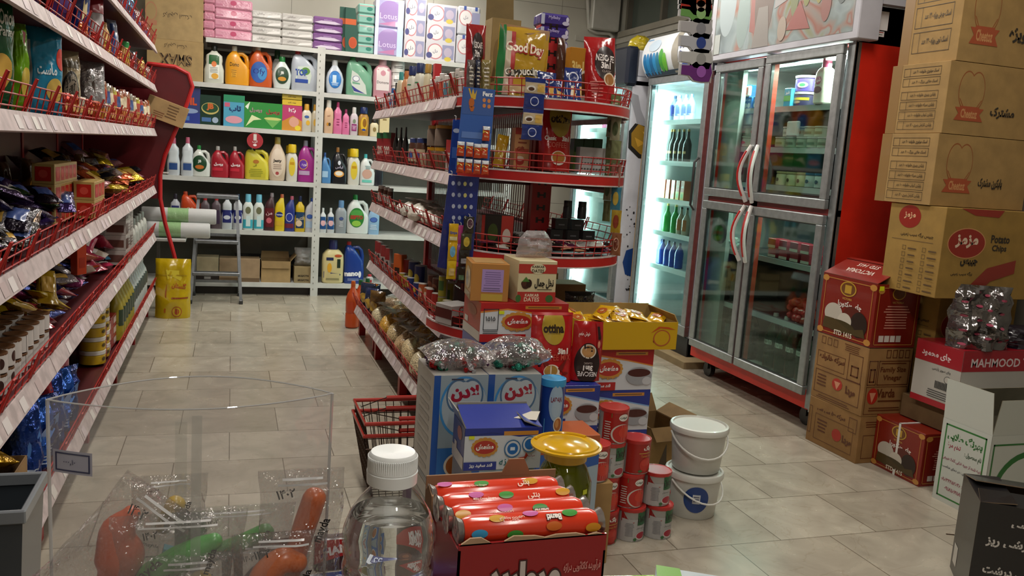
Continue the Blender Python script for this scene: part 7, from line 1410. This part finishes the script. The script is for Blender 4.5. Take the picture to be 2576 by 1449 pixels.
# fourth shelf (z .9): boxes and heaps
def cube(w,h): return carton('tea_box','box','',.075,.075,.072,'b09458',{'f':[('r',.15,.15,.85,.85,'b02018'),('e',.5,.5,.2,.2,'c8483c')],'l':[('r',.15,.15,.85,.85,'b02018'),('e',.5,.5,.2,.2,'c8483c')]})
for j in range(3):
    for i in range(5):
        y=3.62+.078*i*1.0-.0*j
        instance('cube',lambda:cube(0,0),(-.63-.0*i,3.45+.085*i,LZ[2]+.001+.0725*j),84,'red square tea box, %s from front, %s layer, fourth shelf of the left shelving'%(ORD[i],ORD[j]),'red square boxes on the left shelving')
for j in range(2):
    for i in range(3): instance('cube',None,(-.545,3.75+.085*i,LZ[2]+.001+.0725*j),86,'red square tea box at the wire, %s from front, %s layer, left shelving'%(ORD[i],ORD[j]),'red square boxes on the left shelving')
rr=random.Random(12)
def heap(k,desc,cols,y0,y1,n,w,h,d,zmax,seed,kind='gloss',name='wrapped_sweet',art=None,x0=-.88,x1=-.55,layers=3):
    n=int(n*1.35); w*=1.3; h*=1.2; d*=1.3; layers+=1
    rr=random.Random(seed)
    for i in range(n):
        c,nm=cols[i%len(cols)]; l=i*layers//n; y=y0+(y1-y0)*rr.random(); f=(l+.5)/layers; x=x0+(x1-x0)*rr.random()**(.7+f*.5)
        z=LZ[k]+.004+zmax*(l/max(1,layers-1) if layers>1 else 0)*(.35+.65*(x1-x)/(x1-x0))+rr.uniform(0,.008)
        key=('heap',desc,nm)
        instance(key,lambda:single(name,bag_mesh(w,h,d,M(c,kind),art or [('r',.2,.25,.8,.7,rr.choice(['d8d0c8','c8a04c','3a4c80']))],seed+i,.006),'','sweets'),(x,y,z+d/2),0,'%s %s heaped on %s of the left shelving'%(nm,desc,SHL[k]),'%s %s on the left shelving'%(nm,desc),rot=(R_(-78+rr.uniform(-25,20)),R_(rr.uniform(-14,14)),R_(rr.uniform(0,180))))
heap(2,'shiny wafer packet',[('24123c','dark purple'),('2c1c4c','violet'),('1c1420','black'),('5a4a6c','lilac'),('24401c','green')],2.25,3.45,60,.065,.13,.024,.17,300,'foil')
heap(2,'chocolate wafer pack',[('201c1c','dark'),('8f8c90','silver'),('4a3424','brown')],2.2,2.9,20,.05,.11,.02,.05,320,'foil',x0=-.62,x1=-.53,layers=2)
heap(2,'cake packet',[('b89a1c','yellow'),('a8a4a8','silver'),('2c2c34','black'),('b07c80','pink'),('b8542c','orange')],4.2,6.15,66,.085,.13,.032,.17,340,'foil',x0=-.85,x1=-.54)
lside(2,'pink paper cup pack','packet',-20,28,.13,lambda w,h:carton('cup_pack','packet','',w,w,h,'b08a98',{'f':[('e',.5,.4,.3,.2,'c8b0b8')]}),rz=50,y=2.2)
lside(2,'yellow cake box with brown picture','box',-10,56,.065,lambda w,h:carton('cake_box','box','',w,w*.6,h,'b8a01c',{'f':[('e',.3,.4,.2,.3,'4a2c14'),('t','BARG',.7,.7,.2,'a83028',.3,.03)]}),rz=45,y=2.12)
for i in range(8):
    lside(2,'brown snack bag at the back, %s along'%ORD[i],'bag',60+i*30,120+i*30,.2,lb('5a3c1c',[('e',.5,.5,.3,.2,'a8782c')],360,d=.06),rz=60,back=.25,key='brn',y=2.3+.42*i)
# fifth shelf (z .58)
def cup(): return can('pudding_cup','cup','',.03,.05,'c4c0bc','5a3c24',[('r',0,0,1,1,'c4c0bc'),('e',.5,.5,.12,.3,'3a2420')],lidh=.08)
for j in range(2):
    for i in range(27): instance('cup',cup,(-.555-.07*(i//9),2.28+.075*(i%9)+.01*j,LZ[1]+.001+.0535*j),40*i,'chocolate pudding cup, %s from front in %s row, %s layer'%(ORD[i%9],['front','middle','back'][i//9],['lower','upper'][j]),'pudding cups on the left shelving')
heap(1,'bread roll pack',[('b8a898','white'),('b08c74','pink'),('b8b4b0','pale')],1.5,1.9,16,.11,.15,.05,.08,400,'gloss',name='bread_pack')
heap(1,'long sweet packet',[('b0941c','yellow'),('a8861c','gold'),('8f2430','red')],3.0,3.5,34,.05,.15,.022,.13,420,'gloss')
heap(1,'shiny small sweet packet',[('20285c','navy'),('3a4a8c','blue'),('b0acb0','silver'),('8a3c6c','pink')],3.2,4.2,60,.06,.12,.024,.17,440,'foil')
heap(1,'foil wafer pack',[('b8481c','orange'),('3a7ca0','blue'),('b0a090','beige'),('a82c4c','crimson')],3.9,4.8,46,.075,.14,.03,.19,470,'gloss')
lside(1,'bright orange upright box','box',200,232,.13,lambda w,h:carton('wafer_box','box','',w,w*.6,h,'c0401c',{'f':[('r',.2,.2,.8,.5,'a83018')]}),rz=60,back=.02,dz=.1,y=3.7)
for i in range(8):
    r=lside(1,'white and brown biscuit box, %s of the stack'%ORD[i],'box',250,300,.075,lambda w,h:carton('biscuit_box','box','',.15,.1,.075,'a8a29c',{'f':[('r',0,.1,.5,.8,'4a2c24'),('l',.55,.2,.9,.8,'6a5c54',3)],'l':[('r',.1,.2,.9,.7,'5a3a30')]}),rz=88,y=4.75+.13*(i//4),dz=.0755*(i%4),key='bisc')
for i in range(6): lside(1,'white bottle with pale label, %s along'%ORD[i],'bottle',318+i*10,334+i*10,.17,lambda w,h:vessel('bottle','bottle','','sham',.06,.17,.06,'b8b8b0','8f948c',[('r',0,.2,1,.8,'a8aca4')]),key='wb',rz=80,y=5.1+.17*i)
# bottom shelf (z .205)
for i in range(5):
    def mk():
        return jar('spread_tub','tub','',.055,.062,'b8961c','cfccc4',lidh=.3,lr=1.12,labart=[('e',.3,.5,.1,.3,'4a3c1c'),('e',.7,.5,.1,.3,'4a3c1c')])
    for j in range(2): instance('stub',mk,(-.585,Y_at(232,-.585,.35)+.13*j,LZ[0]+.001+.0625*i),90,'yellow tub with white lid, %s in %s stack on bottom shelf of left shelving'%(['lowest','second','third','fourth','topmost'][i],['near','far'][j]),'yellow tubs stacked on the left shelving')
for i in range(6):
    lside(0,'%s blue sweet bag'%ORD[i],'bag',60,160,.24-.02*(i%3),lb(['1f3f8c','2a5ab0','20306c'][i%3],[('p',[(.2,.5),(.8,.75),(.9,.55),(.4,.35)],'4a78b8'),('l',.2,.15,.7,.3,'a8b8d0',3)],500+i%3,d=.09,crump=.03,kind='foil',name='sweet_bag'),rz=50,key='bb%d'%(i%3),y=2.66+.12*i,depth=.1)
for i in range(4): lside(0,'%s red and pink sweet bag'%ORD[i],'bag',150,200,.25,lb(['9c2c34','b0646c'][i%2],[('r',.2,.3,.8,.6,'c89c98')],510+i%2,d=.08,name='sweet_bag'),rz=50,key='rb%d'%(i%2),y=3.0+.1*i,depth=.12)
for i in range(6): lside(0,'flat red box with white label, %s of the pile'%ORD[i],'box',220,280,.05,lambda w,h:carton('red_box','box','',.16,.12,.05,'8a1c20',{'f':[('r',.5,.2,.95,.8,'c0a8a4'),('l',.1,.3,.45,.7,'c87068',3)],'l':[('r',.1,.2,.6,.8,'c0a8a4')]}),rz=88,key='rbx',y=4.3+.2*(i//3),dz=.0505*(i%3),back=.05)
for i in range(6): lside(0,'cooking oil bottle with dark label, %s along'%ORD[i],'bottle',260,300,.27,lambda w,h:vessel('oil_bottle','bottle','','pet',.085,.27,.085,'8a7c1c','a8a49c',[('r',0,0,1,1,'2c3c2c')],lab=(.5,.45,.8,.3)),key='oilb',rz=85,y=4.62+.1*i)
for i in range(8): lside(0,'clear water bottle with dark label, %s along'%ORD[i],'bottle',320,350,.25,lambda w,h:vessel('drink_bottle','bottle','','pet',.075,.25,.075,'9ca09c','b0b0ac',[('r',0,0,1,1,'38403c')],lab=(.5,.5,.9,.3)),key='wtr',rz=85,y=5.25+.1*i)
for i in range(5): lside(0,'white printed tin behind the tubs, %s along'%ORD[i],'can',0,40,.11,lambda w,h:can('food_tin','can','',.045,.11,'a8a8a4',None,[('r',0,0,1,1,'5a5068'),('l',.2,.2,.8,.7,'b8b8c0',4)]),key='ftn',rz=90,y=3.35+.1*i,back=.2)
put(openbox('cardboard_tray','box','brown cardboard tray of yellow snack packs above the grey bin',.34,.24,.15,M('8f6f44','card'),M('7a5c38','card')),-.64,2.36,LZ[0]+.001,90)
heap(0,'foil snack packet',[('c8981c','yellow'),('b87818','amber')],2.24,2.48,16,.08,.11,.035,.09,540,'foil',name='snack_packet',x0=-.72,x1=-.55)
for _o in [o for o in COL.objects if o.name.startswith('snack_packet') and o.get('group','').endswith('foil snack packet on the left shelving')]: _o.location.z+=.11
# yellow rice sack, ladder, film rolls at the far left
t=thing('rice_sack','upright yellow rice sack with red print on the floor by the ladder','sack',(-.37,6.25,0),0)
part('sack_body',bag_mesh(.225,.41,.12,M('b89a10','gloss',sc=14),[('p',[(.3,.82),(.9,.8),(.85,.6),(.5,.7),(.35,.66)],'c8b428'),('t','گلستان',.68,.55,.12,'a03c18',.4,.03,-10),('o',.62,.12,.14,.09,'a03c18','b89a10'),('e',.62,.12,.07,.05,'a03c18'),('l',.45,.32,.95,.38,'8a3c14',1),('p',[(.25,.1),(.28,.45),(.34,.6),(.32,.4),(.3,.1)],'a85a18'),('r',.02,.72,.9,.74,'a88a10')],601,.014,standup=True),t)
# ladder
al=M('8a8e92','metal',rough=.45); A=at(479,762,Z=0); B2=at(606,762,Z=0); Y0=6.79
lx,rx=A.x,B2.x; tz=.80
t=thing('step_ladder','small aluminium step ladder standing before the back wall shelving','ladder',((lx+rx)/2,Y0,0))
def LP(s,k): return Vector((lx+.045*k if s<0 else rx-.045*k,Y0+.16*k,tz*k))
for s in(-1,1): b=MB(); b.bar(LP(s,0.02),LP(s,1),.022,.05,al); part('rail',b,t,world=True)
for s in(-1,1): b=MB(); b.bar((lx+.01 if s<0 else rx-.01,Y0+.36,0.02),LP(s,.96)+Vector((0,.012,0)),.018,.03,al); part('rear_leg',b,t,world=True)
for k in (.28,.58): b=MB(); p,q=LP(-1,k),LP(1,k); b.cbox(p.x,p.y-.04,p.z-.012,q.x,p.y+.05,p.z+.012,al,.003); part('step',b,t,world=True)
p,q=LP(-1,1),LP(1,1); b=MB(); b.cbox(p.x-.015,p.y-.06,p.z-.01,q.x+.015,p.y+.1,p.z+.02,al,.004); part('top_platform',b,t,world=True)
for k,z in ((.0,.12),(0,.5)): b=MB(); b.bar((lx+.01,Y0+.36-.16*z/.8,z),(rx-.01,Y0+.36-.16*z/.8,z),.02,.02,al); part('brace',b,t,world=True)
for x,y in ((lx,Y0),(rx,Y0),(lx+.01,Y0+.36),(rx-.01,Y0+.36)): b=MB(); b.cbox(x-.014,y-.03,0,x+.014,y+.03,.03,'2c2c2c',.003); part('rubber_foot',b,t,world=True)
# rolls of bags on a bracket at the end of the left shelving
def roll(lab,y,z,x0,x1):
    t=thing('bag_roll',lab,'roll',((x0+x1)/2,y,z)); L=(x1-x0)/2; r=.055
    b=MB(); b.lathe([(.012,-L),(r*.9,-L),(r,-L+.01),(r,L-.01),(r*.9,L),(.012,L)],M('b0b4ac','film',haze=.5),18,(0,0,0),'x'); part('film_roll',b,t)
    b=MB(); b.lathe([(r*1.01,-L*.3),(r*1.01,L*.25)],M('86a878','gloss'),18,(0,0,0),'x'); part('green_label',b,t); return t
za=Z_at(598,-.35,6.5)
b=MB(); b.cbox(-.93,6.41,za-.02,-.30,6.62,za,M('b8b8b4','paint'),.003)
for x in (-.9,-.5): b.box(x,6.56,0,x+.02,6.6,za-.02,M('8a8c8c','metal'))
single('side_table','' or b,'narrow pale side table holding the film rolls at the left','table')
roll('lower clear film roll with green label on the side table',6.5,za+.056,-.66,-.14+.0); roll('upper clear film roll with green label resting on the lower one',6.545,za+.056+.098,-.6,-.1)
for i in range(3): put(carton('paper_bundle','box','%s brown paper bundle in the shade under the side table'%['lowest','middle','upper'][i],.3,.16,.06,M('6a4c34','card')),-.72,6.49,.0005+.061*i)
# small tray with clear sweets tubs behind the bent tube
b=MB(); z=Z_at(432,-.5,6.45); b.cbox(-.93,6.39,z-.008,-.42,6.52,z,M('b0aca4','paint'),.002); 
for x in (-.9,-.6): b.box(x,6.39,0,x+.015,6.398,z-.008,M('8a8c8c','metal'))
single('wire_tray_stand',b,'slim pale stand with a tray beyond the end panel','stand')
for i in range(4):
    c=[('b0a81c','yellow'),('8f8a80','pale'),('a89c6c','beige'),('9c9890','grey')][i]
    put(grainbag('sweet_bag','bag','%s small clear bag on the slim tray stand'%c[1],.1,.08,.11,c[0],i+80,90),-.82+.11*i,6.455,z+.001)
# carton leaning on the dark end panel
t=at(408,278,Y=6.26)
put(carton('cardboard_box','box','small tilted brown carton leaning out beside the dark red end panel',.26,.05,.14,M('a8895c','card'),{'f':[('l',.2,.1,.5,.4,'7a4c34',3),('l',.5,.2,.8,.9,'6a5034',5)]}),t.x-.0,6.315,t.z-.07,0,rot=(0,R_(18),0))
# ---------------- goods inside the fridges ----------------
FX=2.75
def fgood(lab,mk,px,z,back=.16,rz=-90,h=None,key=None,grp=None):
    X=FX+back; y=Y_at(px,X,z+.05); y=min(max(y,3.56),4.5); r=instance(key or lab,mk,(X,y,z+.001),rz,lab,grp); return r
t=fgood('tall milk bottle with pink cap in the upper right compartment',lambda:vessel('milk_bottle','bottle','','sham',.085,.235,.085,'c0bcae','c04c74',[('e',.5,.7,.3,.18,'a84c6c'),('e',.5,.3,.4,.15,'4a4644'),('t','شیر',.5,.7,.2,'e0d8dc',.5,.04)],lab=(.5,.4,.9,.5)),2072,1.625,back=.12)
def tub(c,lid,r=.06,h=.08,art=None): return lambda:jar('dairy_tub','tub','',r,h,c,lid,lidh=.15,lr=1.14,labart=art)
fgood('upper purple and white tub behind the milk bottle',tub('4a3a80','c0c4c4',.07,.085,[('e',.7,.5,.2,.4,'c0c4c0'),('e',.7,.5,.12,.25,'3a7a4c')]),2035,1.625+.082,back=.22)
fgood('lower purple and yellow tub behind the milk bottle',tub('2c2848','c0c4c4',.07,.08,[('r',0,.6,1,1,'a8941c'),('e',.5,.3,.2,.2,'8f7a64')]),2030,1.625,back=.22)
fgood('small blue and green carton in the upper right compartment',lambda:carton('milk_carton','carton','',.06,.06,.1,'3a8cb0',{'f':[('r',0,.3,1,.6,'4a9a4c'),('t','شیر',.5,.75,.2,'d8e4e8',.7,.03)]}),1992,1.625)
for i in range(6):
    fgood('blue and white cheese carton, %s of six, top shelf left compartment'%ORD[i],lambda:carton('cheese_carton','carton','',.05,.05,.07,'2f68a4',{'f':[('e',.5,.3,.3,.2,'b8c4cc'),('t','پنیر',.5,.75,.2,'d8e4ec',.7,.03)]}),1862+16*(i%4),1.625+.071*(i//4),key='chc',grp='blue cheese cartons in the fridge')
fgood('white and red butter tray propped on the blue cartons',lambda:single('butter_tray',(lambda b:(b.cbox(-.06,-.01,0,.06,.01,.06,'c8c8c0',.006),b.art(Flat((-.06,-.0103,0),(1,0,0),(0,0,1)),.12,.06,[('r',.12,.15,.88,.85,'b04038'),('l',.2,.3,.8,.7,'e0d0c8',2)]))[0])(MB()),'','tray'),1872,1.625+.072,back=.12)
def small(z,px,n,k,lab,mk,step,back=.14):
    for i in range(n): fgood('%s, %s from left'%(lab,ORD[i]),mk,px+step*i,z,key=k,back=back,grp=lab)
T1=tub('b0aca4','b8b8b0',.045,.06,[('e',.5,.5,.2,.3,'b04048')]); T2=tub('9ca494','b4b8b4',.05,.055,[('r',.2,.2,.8,.7,'6a7464')]); T3=tub('b8b48c','b0a87c',.04,.075,[('e',.5,.5,.12,.3,'4a4c34')]); T4=tub('a8b4b4','3a6a8c',.04,.075,[('e',.5,.5,.15,.3,'3a5a6c')])
small(1.405,1862,3,'t1','red printed dairy tub, middle left compartment',T1,24); 
for i in range(3): fgood('red printed dairy tub, upper layer, %s from left'%ORD[i],T1,1862+24*i,1.405+.062,key='t1',grp='red printed dairy tubs')
small(1.405,1975,5,'t2','clear lidded dairy tub, middle right compartment',T2,27)
for i in range(4): fgood('clear lidded dairy tub, upper layer, %s from left'%ORD[i],T2,1995+27*i,1.405+.057,key='t2',grp='clear lidded dairy tubs')
fgood('tilted clear lidded tray standing on the left tubs',lambda:single('clear_tray',MB().cbox(-.05,-.01,0,.05,.01,.07,M('8a948c','film',haze=.5),.006),'','tray'),1882,1.405+.124,back=.12)
fgood('tilted blue rimmed tray standing on the right tubs',lambda:single('blue_tray',MB().cbox(-.05,-.01,0,.05,.01,.08,M('6a7c94','film',haze=.6),.006),'','tray'),1996,1.405+.058,back=.10)
small(1.20,1835,5,'yo','pink drinking yogurt carton, left compartment',lambda:carton('yogurt_carton','carton','',.045,.045,.085,'a08488',{'f':[('r',0,.5,1,1,'8f4c5c'),('e',.5,.3,.2,.2,'d0c0c4')]}),19)
small(1.20,1972,3,'t3','cream yogurt tub, right compartment',T3,26); small(1.20,2046,2,'t4','blue and white yogurt tub, right compartment',T4,24)
dk=M('16181a','gloss')
small(.186,1790,5,'cola','dark cola bottle on the lowest fridge shelf',lambda:vessel('cola_bottle','bottle','','pet',.085,.29,.085,dk,'a82c3c',[('r',0,0,1,1,'3a3c44')],lab=(.5,.45,.9,.25)),24)
small(.481,1800,4,'cola2','dark bottle with white cap on the second fridge shelf',lambda:vessel('cola_bottle','bottle','','pet',.075,.22,.075,dk,'b0b4b4',[('r',0,0,1,1,'24343c')],lab=(.5,.45,.9,.25)),26)
small(.186,1940,5,'green','large dark green soda bottle with white wordmark',lambda:vessel('soda_bottle','bottle','','pet',.095,.31,.095,M('1c3424','gloss'),'b0b4b0',[('r',0,0,1,1,'0c2418'),('t','zamzam',.5,.6,.3,'b8c0b8',.8,.04)],lab=(.5,.45,.9,.3)),27)
for j in range(2):
    for i in range(4): fgood('red meat pack in the lower right compartment, %s from left, %s row'%(ORD[i],['lower','upper'][j]),lambda:carton('meat_pack','packet','',.07,.09,.05,'8a2430',{'f':[('r',0,0,1,.3,'b8b4a8')]}),1960+28*i,.801+.052*j,key='meat',grp='red meat packs in the fridge')
t=thing('sausage_pile','heap of shiny red sausages piled in the lower right compartment','sausages',(FX+.2,3.78,.481)); rr=random.Random(9)
for i in range(34):
    b=MB(); L=.03; b.lathe([(0,-L-.014),(.006,-L-.012),(.019,-L),(.022,0),(.019,L),(.006,L+.012),(0,L+.014)],M('b02c28' if i%3 else 'b84c38','plastic',rough=.15),12,ax='x'); o=part('sausage',b,t)
    l=i//12; o.location=(rr.uniform(-.07,.06),rr.uniform(-.13,.13)*(1-.22*l),.024+.04*l); o.rotation_euler=(0,R_(rr.uniform(-20,20)),R_(rr.uniform(0,180)))
fgood('round clear pack hanging at upper left of the lower left door',lambda:single('round_pack',(lambda b:(b.lathe([(.06,0),(.06,.008)],M('7c8a84','plastic'),24,(0,0,.07),'y'),b.ell(Flat((0,-.001,0),(1,0,0),(0,0,1)),0,.07,.03,.035,M('3a5a50')))[0])(MB()),'','pack'),1800,.81,back=.06)
fgood('white crumpled bag in the lower left compartment',lambda:single('white_bag',bag_mesh(.12,.06,.08,M('9cb0a8','gloss'),None,71,.012),'','bag'),1842,.81,back=.12)
# drinks cooler
def cgood(lab,mk,px,z,key,back=.18,grp=None):
    X=2.8+back; y=min(max(Y_at(px,X,z+.08),4.88),5.55); instance(key,mk,(X,y,z+.001),-90,lab,grp)
def crow(z,pxs,lab,mk,key,back=.18):
    for i,px in enumerate(pxs): cgood('%s, %s from left in the cooler'%(lab,ORD[i]),mk,px,z,key,back,lab+' in the cooler')
crow(1.57,[1660,1676,1692,1708,1724,1738],'clear water bottle with blue violet label',lambda:vessel('water_bottle','bottle','','pet',.065,.19,.065,'8fa4b8','5a78a8',[('r',0,0,1,1,'4a58a8')],lab=(.5,.45,.9,.4)),'cw')
crow(1.29,[1680,1692,1704,1716,1728],'black malt bottle with gold neck',lambda:vessel('malt_bottle','bottle','','wine',.058,.235,.058,'1a1812','b0883c',[('r',0,0,1,1,'242018'),('r',.1,.35,.9,.6,'b89c6c')],lab=(.5,.32,.9,.3)),'cm')
crow(1.03,[1676,1689,1702,1714,1726],'orange and green juice carton',lambda:carton('juice_carton','carton','',.05,.06,.14,'b0603c',{'f':[('r',0,0,1,.45,'b8a048'),('t','رانی',.5,.7,.15,'e0d0b8',.8,.04),('e',.5,.25,.3,.12,'6a9a3c')]}),'cj')
crow(.80,[1678,1698],'green glass bottle with yellow label',lambda:vessel('green_bottle','bottle','','wine',.06,.2,.06,'1c8a34','c0b024',[('p',[(0,0),(1,0),(1,.6),(0,.3)],'7cb82c')],lab=(.5,.3,.9,.4)),'cgn')
crow(.80,[1712,1726],'juice bottle with orange label',lambda:vessel('juice_bottle','bottle','','wine',.055,.19,.055,'a89c84','3a3430',[('r',0,0,1,1,'a86a3c')],lab=(.5,.35,.9,.4)),'cju')
crow(.56,[1652,1666,1680,1694,1708],'deep blue drink bottle',lambda:vessel('blue_bottle','bottle','','pet',.06,.18,.06,'1c3f98','1c2c5c',[('r',0,0,1,1,'24489c')],lab=(.5,.45,.9,.3)),'cbl')
for i in range(6):
    put(can('drink_can','can','coloured drink can, %s from near end, back cooler middle shelf'%ORD[i],.032,.12,['a03030','3a6a9c','c08a30'][i%3],None,[('r',0,.2,1,.8,['c8b8b0','b8c8d8','a83c2c'][i%3])]),XC+.16,5.9+.1*i,1.251)
for i in range(7):
    put(vessel('drink_bottle','bottle','pink and white bottle, %s from near end, back cooler top shelf'%ORD[i],'pet',.06,.18,.06,['a85a7c','b0b8b8'][i%2],'8f3c5c',[('r',0,0,1,1,['8f2c5c','6a8aa8'][i%2])],lab=(.5,.45,.9,.3)),XC+.16,5.88+.1*i,1.5205,-90)
# spoon-shaped packs hanging in a column at the edge of the picture sign
SP=[('a83028','b8a090','red and white',(1738,20)),('b8b0ac','a0482c','white with orange print',(1760,8)),('6a9a54','8fb878','pale green',(1762,38)),('b0aeb0','8a8a90','grey fork-like',(1762,76)),('b4b6be','34488c','white with a blue heart',(1758,112)),('bcbcba','9a9a98','plain white',(1762,152)),('6a3078','9c5cb0','purple',(1760,184))]
for i,(c,c2,nm,(x,y)) in enumerate(SP):
    p=at(1796,y,Y=2.2); q=[(0,.022),(-.02,.024),(-.04,.022),(-.052,.012),(-.075,.011),(-.075,-.011),(-.052,-.012),(-.04,-.022),(-.02,-.024),(0,-.022),(.006,0)]
    k=1.05; b=MB(); F=Flat((0,0,0),(1,0,0),(0,0,1)); b.prism([(u*k*1.25,v*k*1.25) for u,v in q],F,.006,M('c4c4c4','paper')); b.prism([(u*k*1.15-.002,v*k*1.1) for u,v in q],Flat((0,-.0015,0),(1,0,0),(0,0,1)),.001,M(c)); 
    b.ell(Flat((0,-.0017,0),(1,0,0),(0,0,1)),-.03,0,.015,.016,M(c2),1)
    b.tube([(.006,.003,.028),(.006,.003,-.028)],.0012,'d0d0d0',4)
    o=single('spoon_shaped_pack',b,'%s spoon-shaped pack, %s from top of the hanging column'%(nm,ORD[i]),'packet',(p.x-.012,2.2,p.z),0)
p=at(1796,184,Y=2.2); b=MB(); b.tube([(0,0,0),(0,0,2.999-p.z)],.0009,'c8c8c8',4); single('hanging_string',b,'thin clear string hanging from the ceiling behind the spoon-shaped packs','string',(p.x-.004,2.2075,p.z))
# yellow and blue bag on the far cooler
p=at(1612,92,Y=6.1); single('yellow_bag',bag_mesh(.2,.13,.12,M('b8a41c','gloss'),[('p',[(.3,0),(1,0),(.7,.8)],'1f3f80')],77,.02,topn=.3),'yellow and blue packet lying on top of the far cooler','packet',(p.x,6.1,2.101))
b=MB(); b.box(0,0,0,.04,.02,.5,M('8f7448','card')); p=at(1608,455,Y=5.72); single('cardboard_sheet',b,'narrow brown cardboard edge between the two coolers','cardboard',(p.x,5.70,.0445),0); COL.objects['cardboard_sheet'].scale=(1,1,2.6)
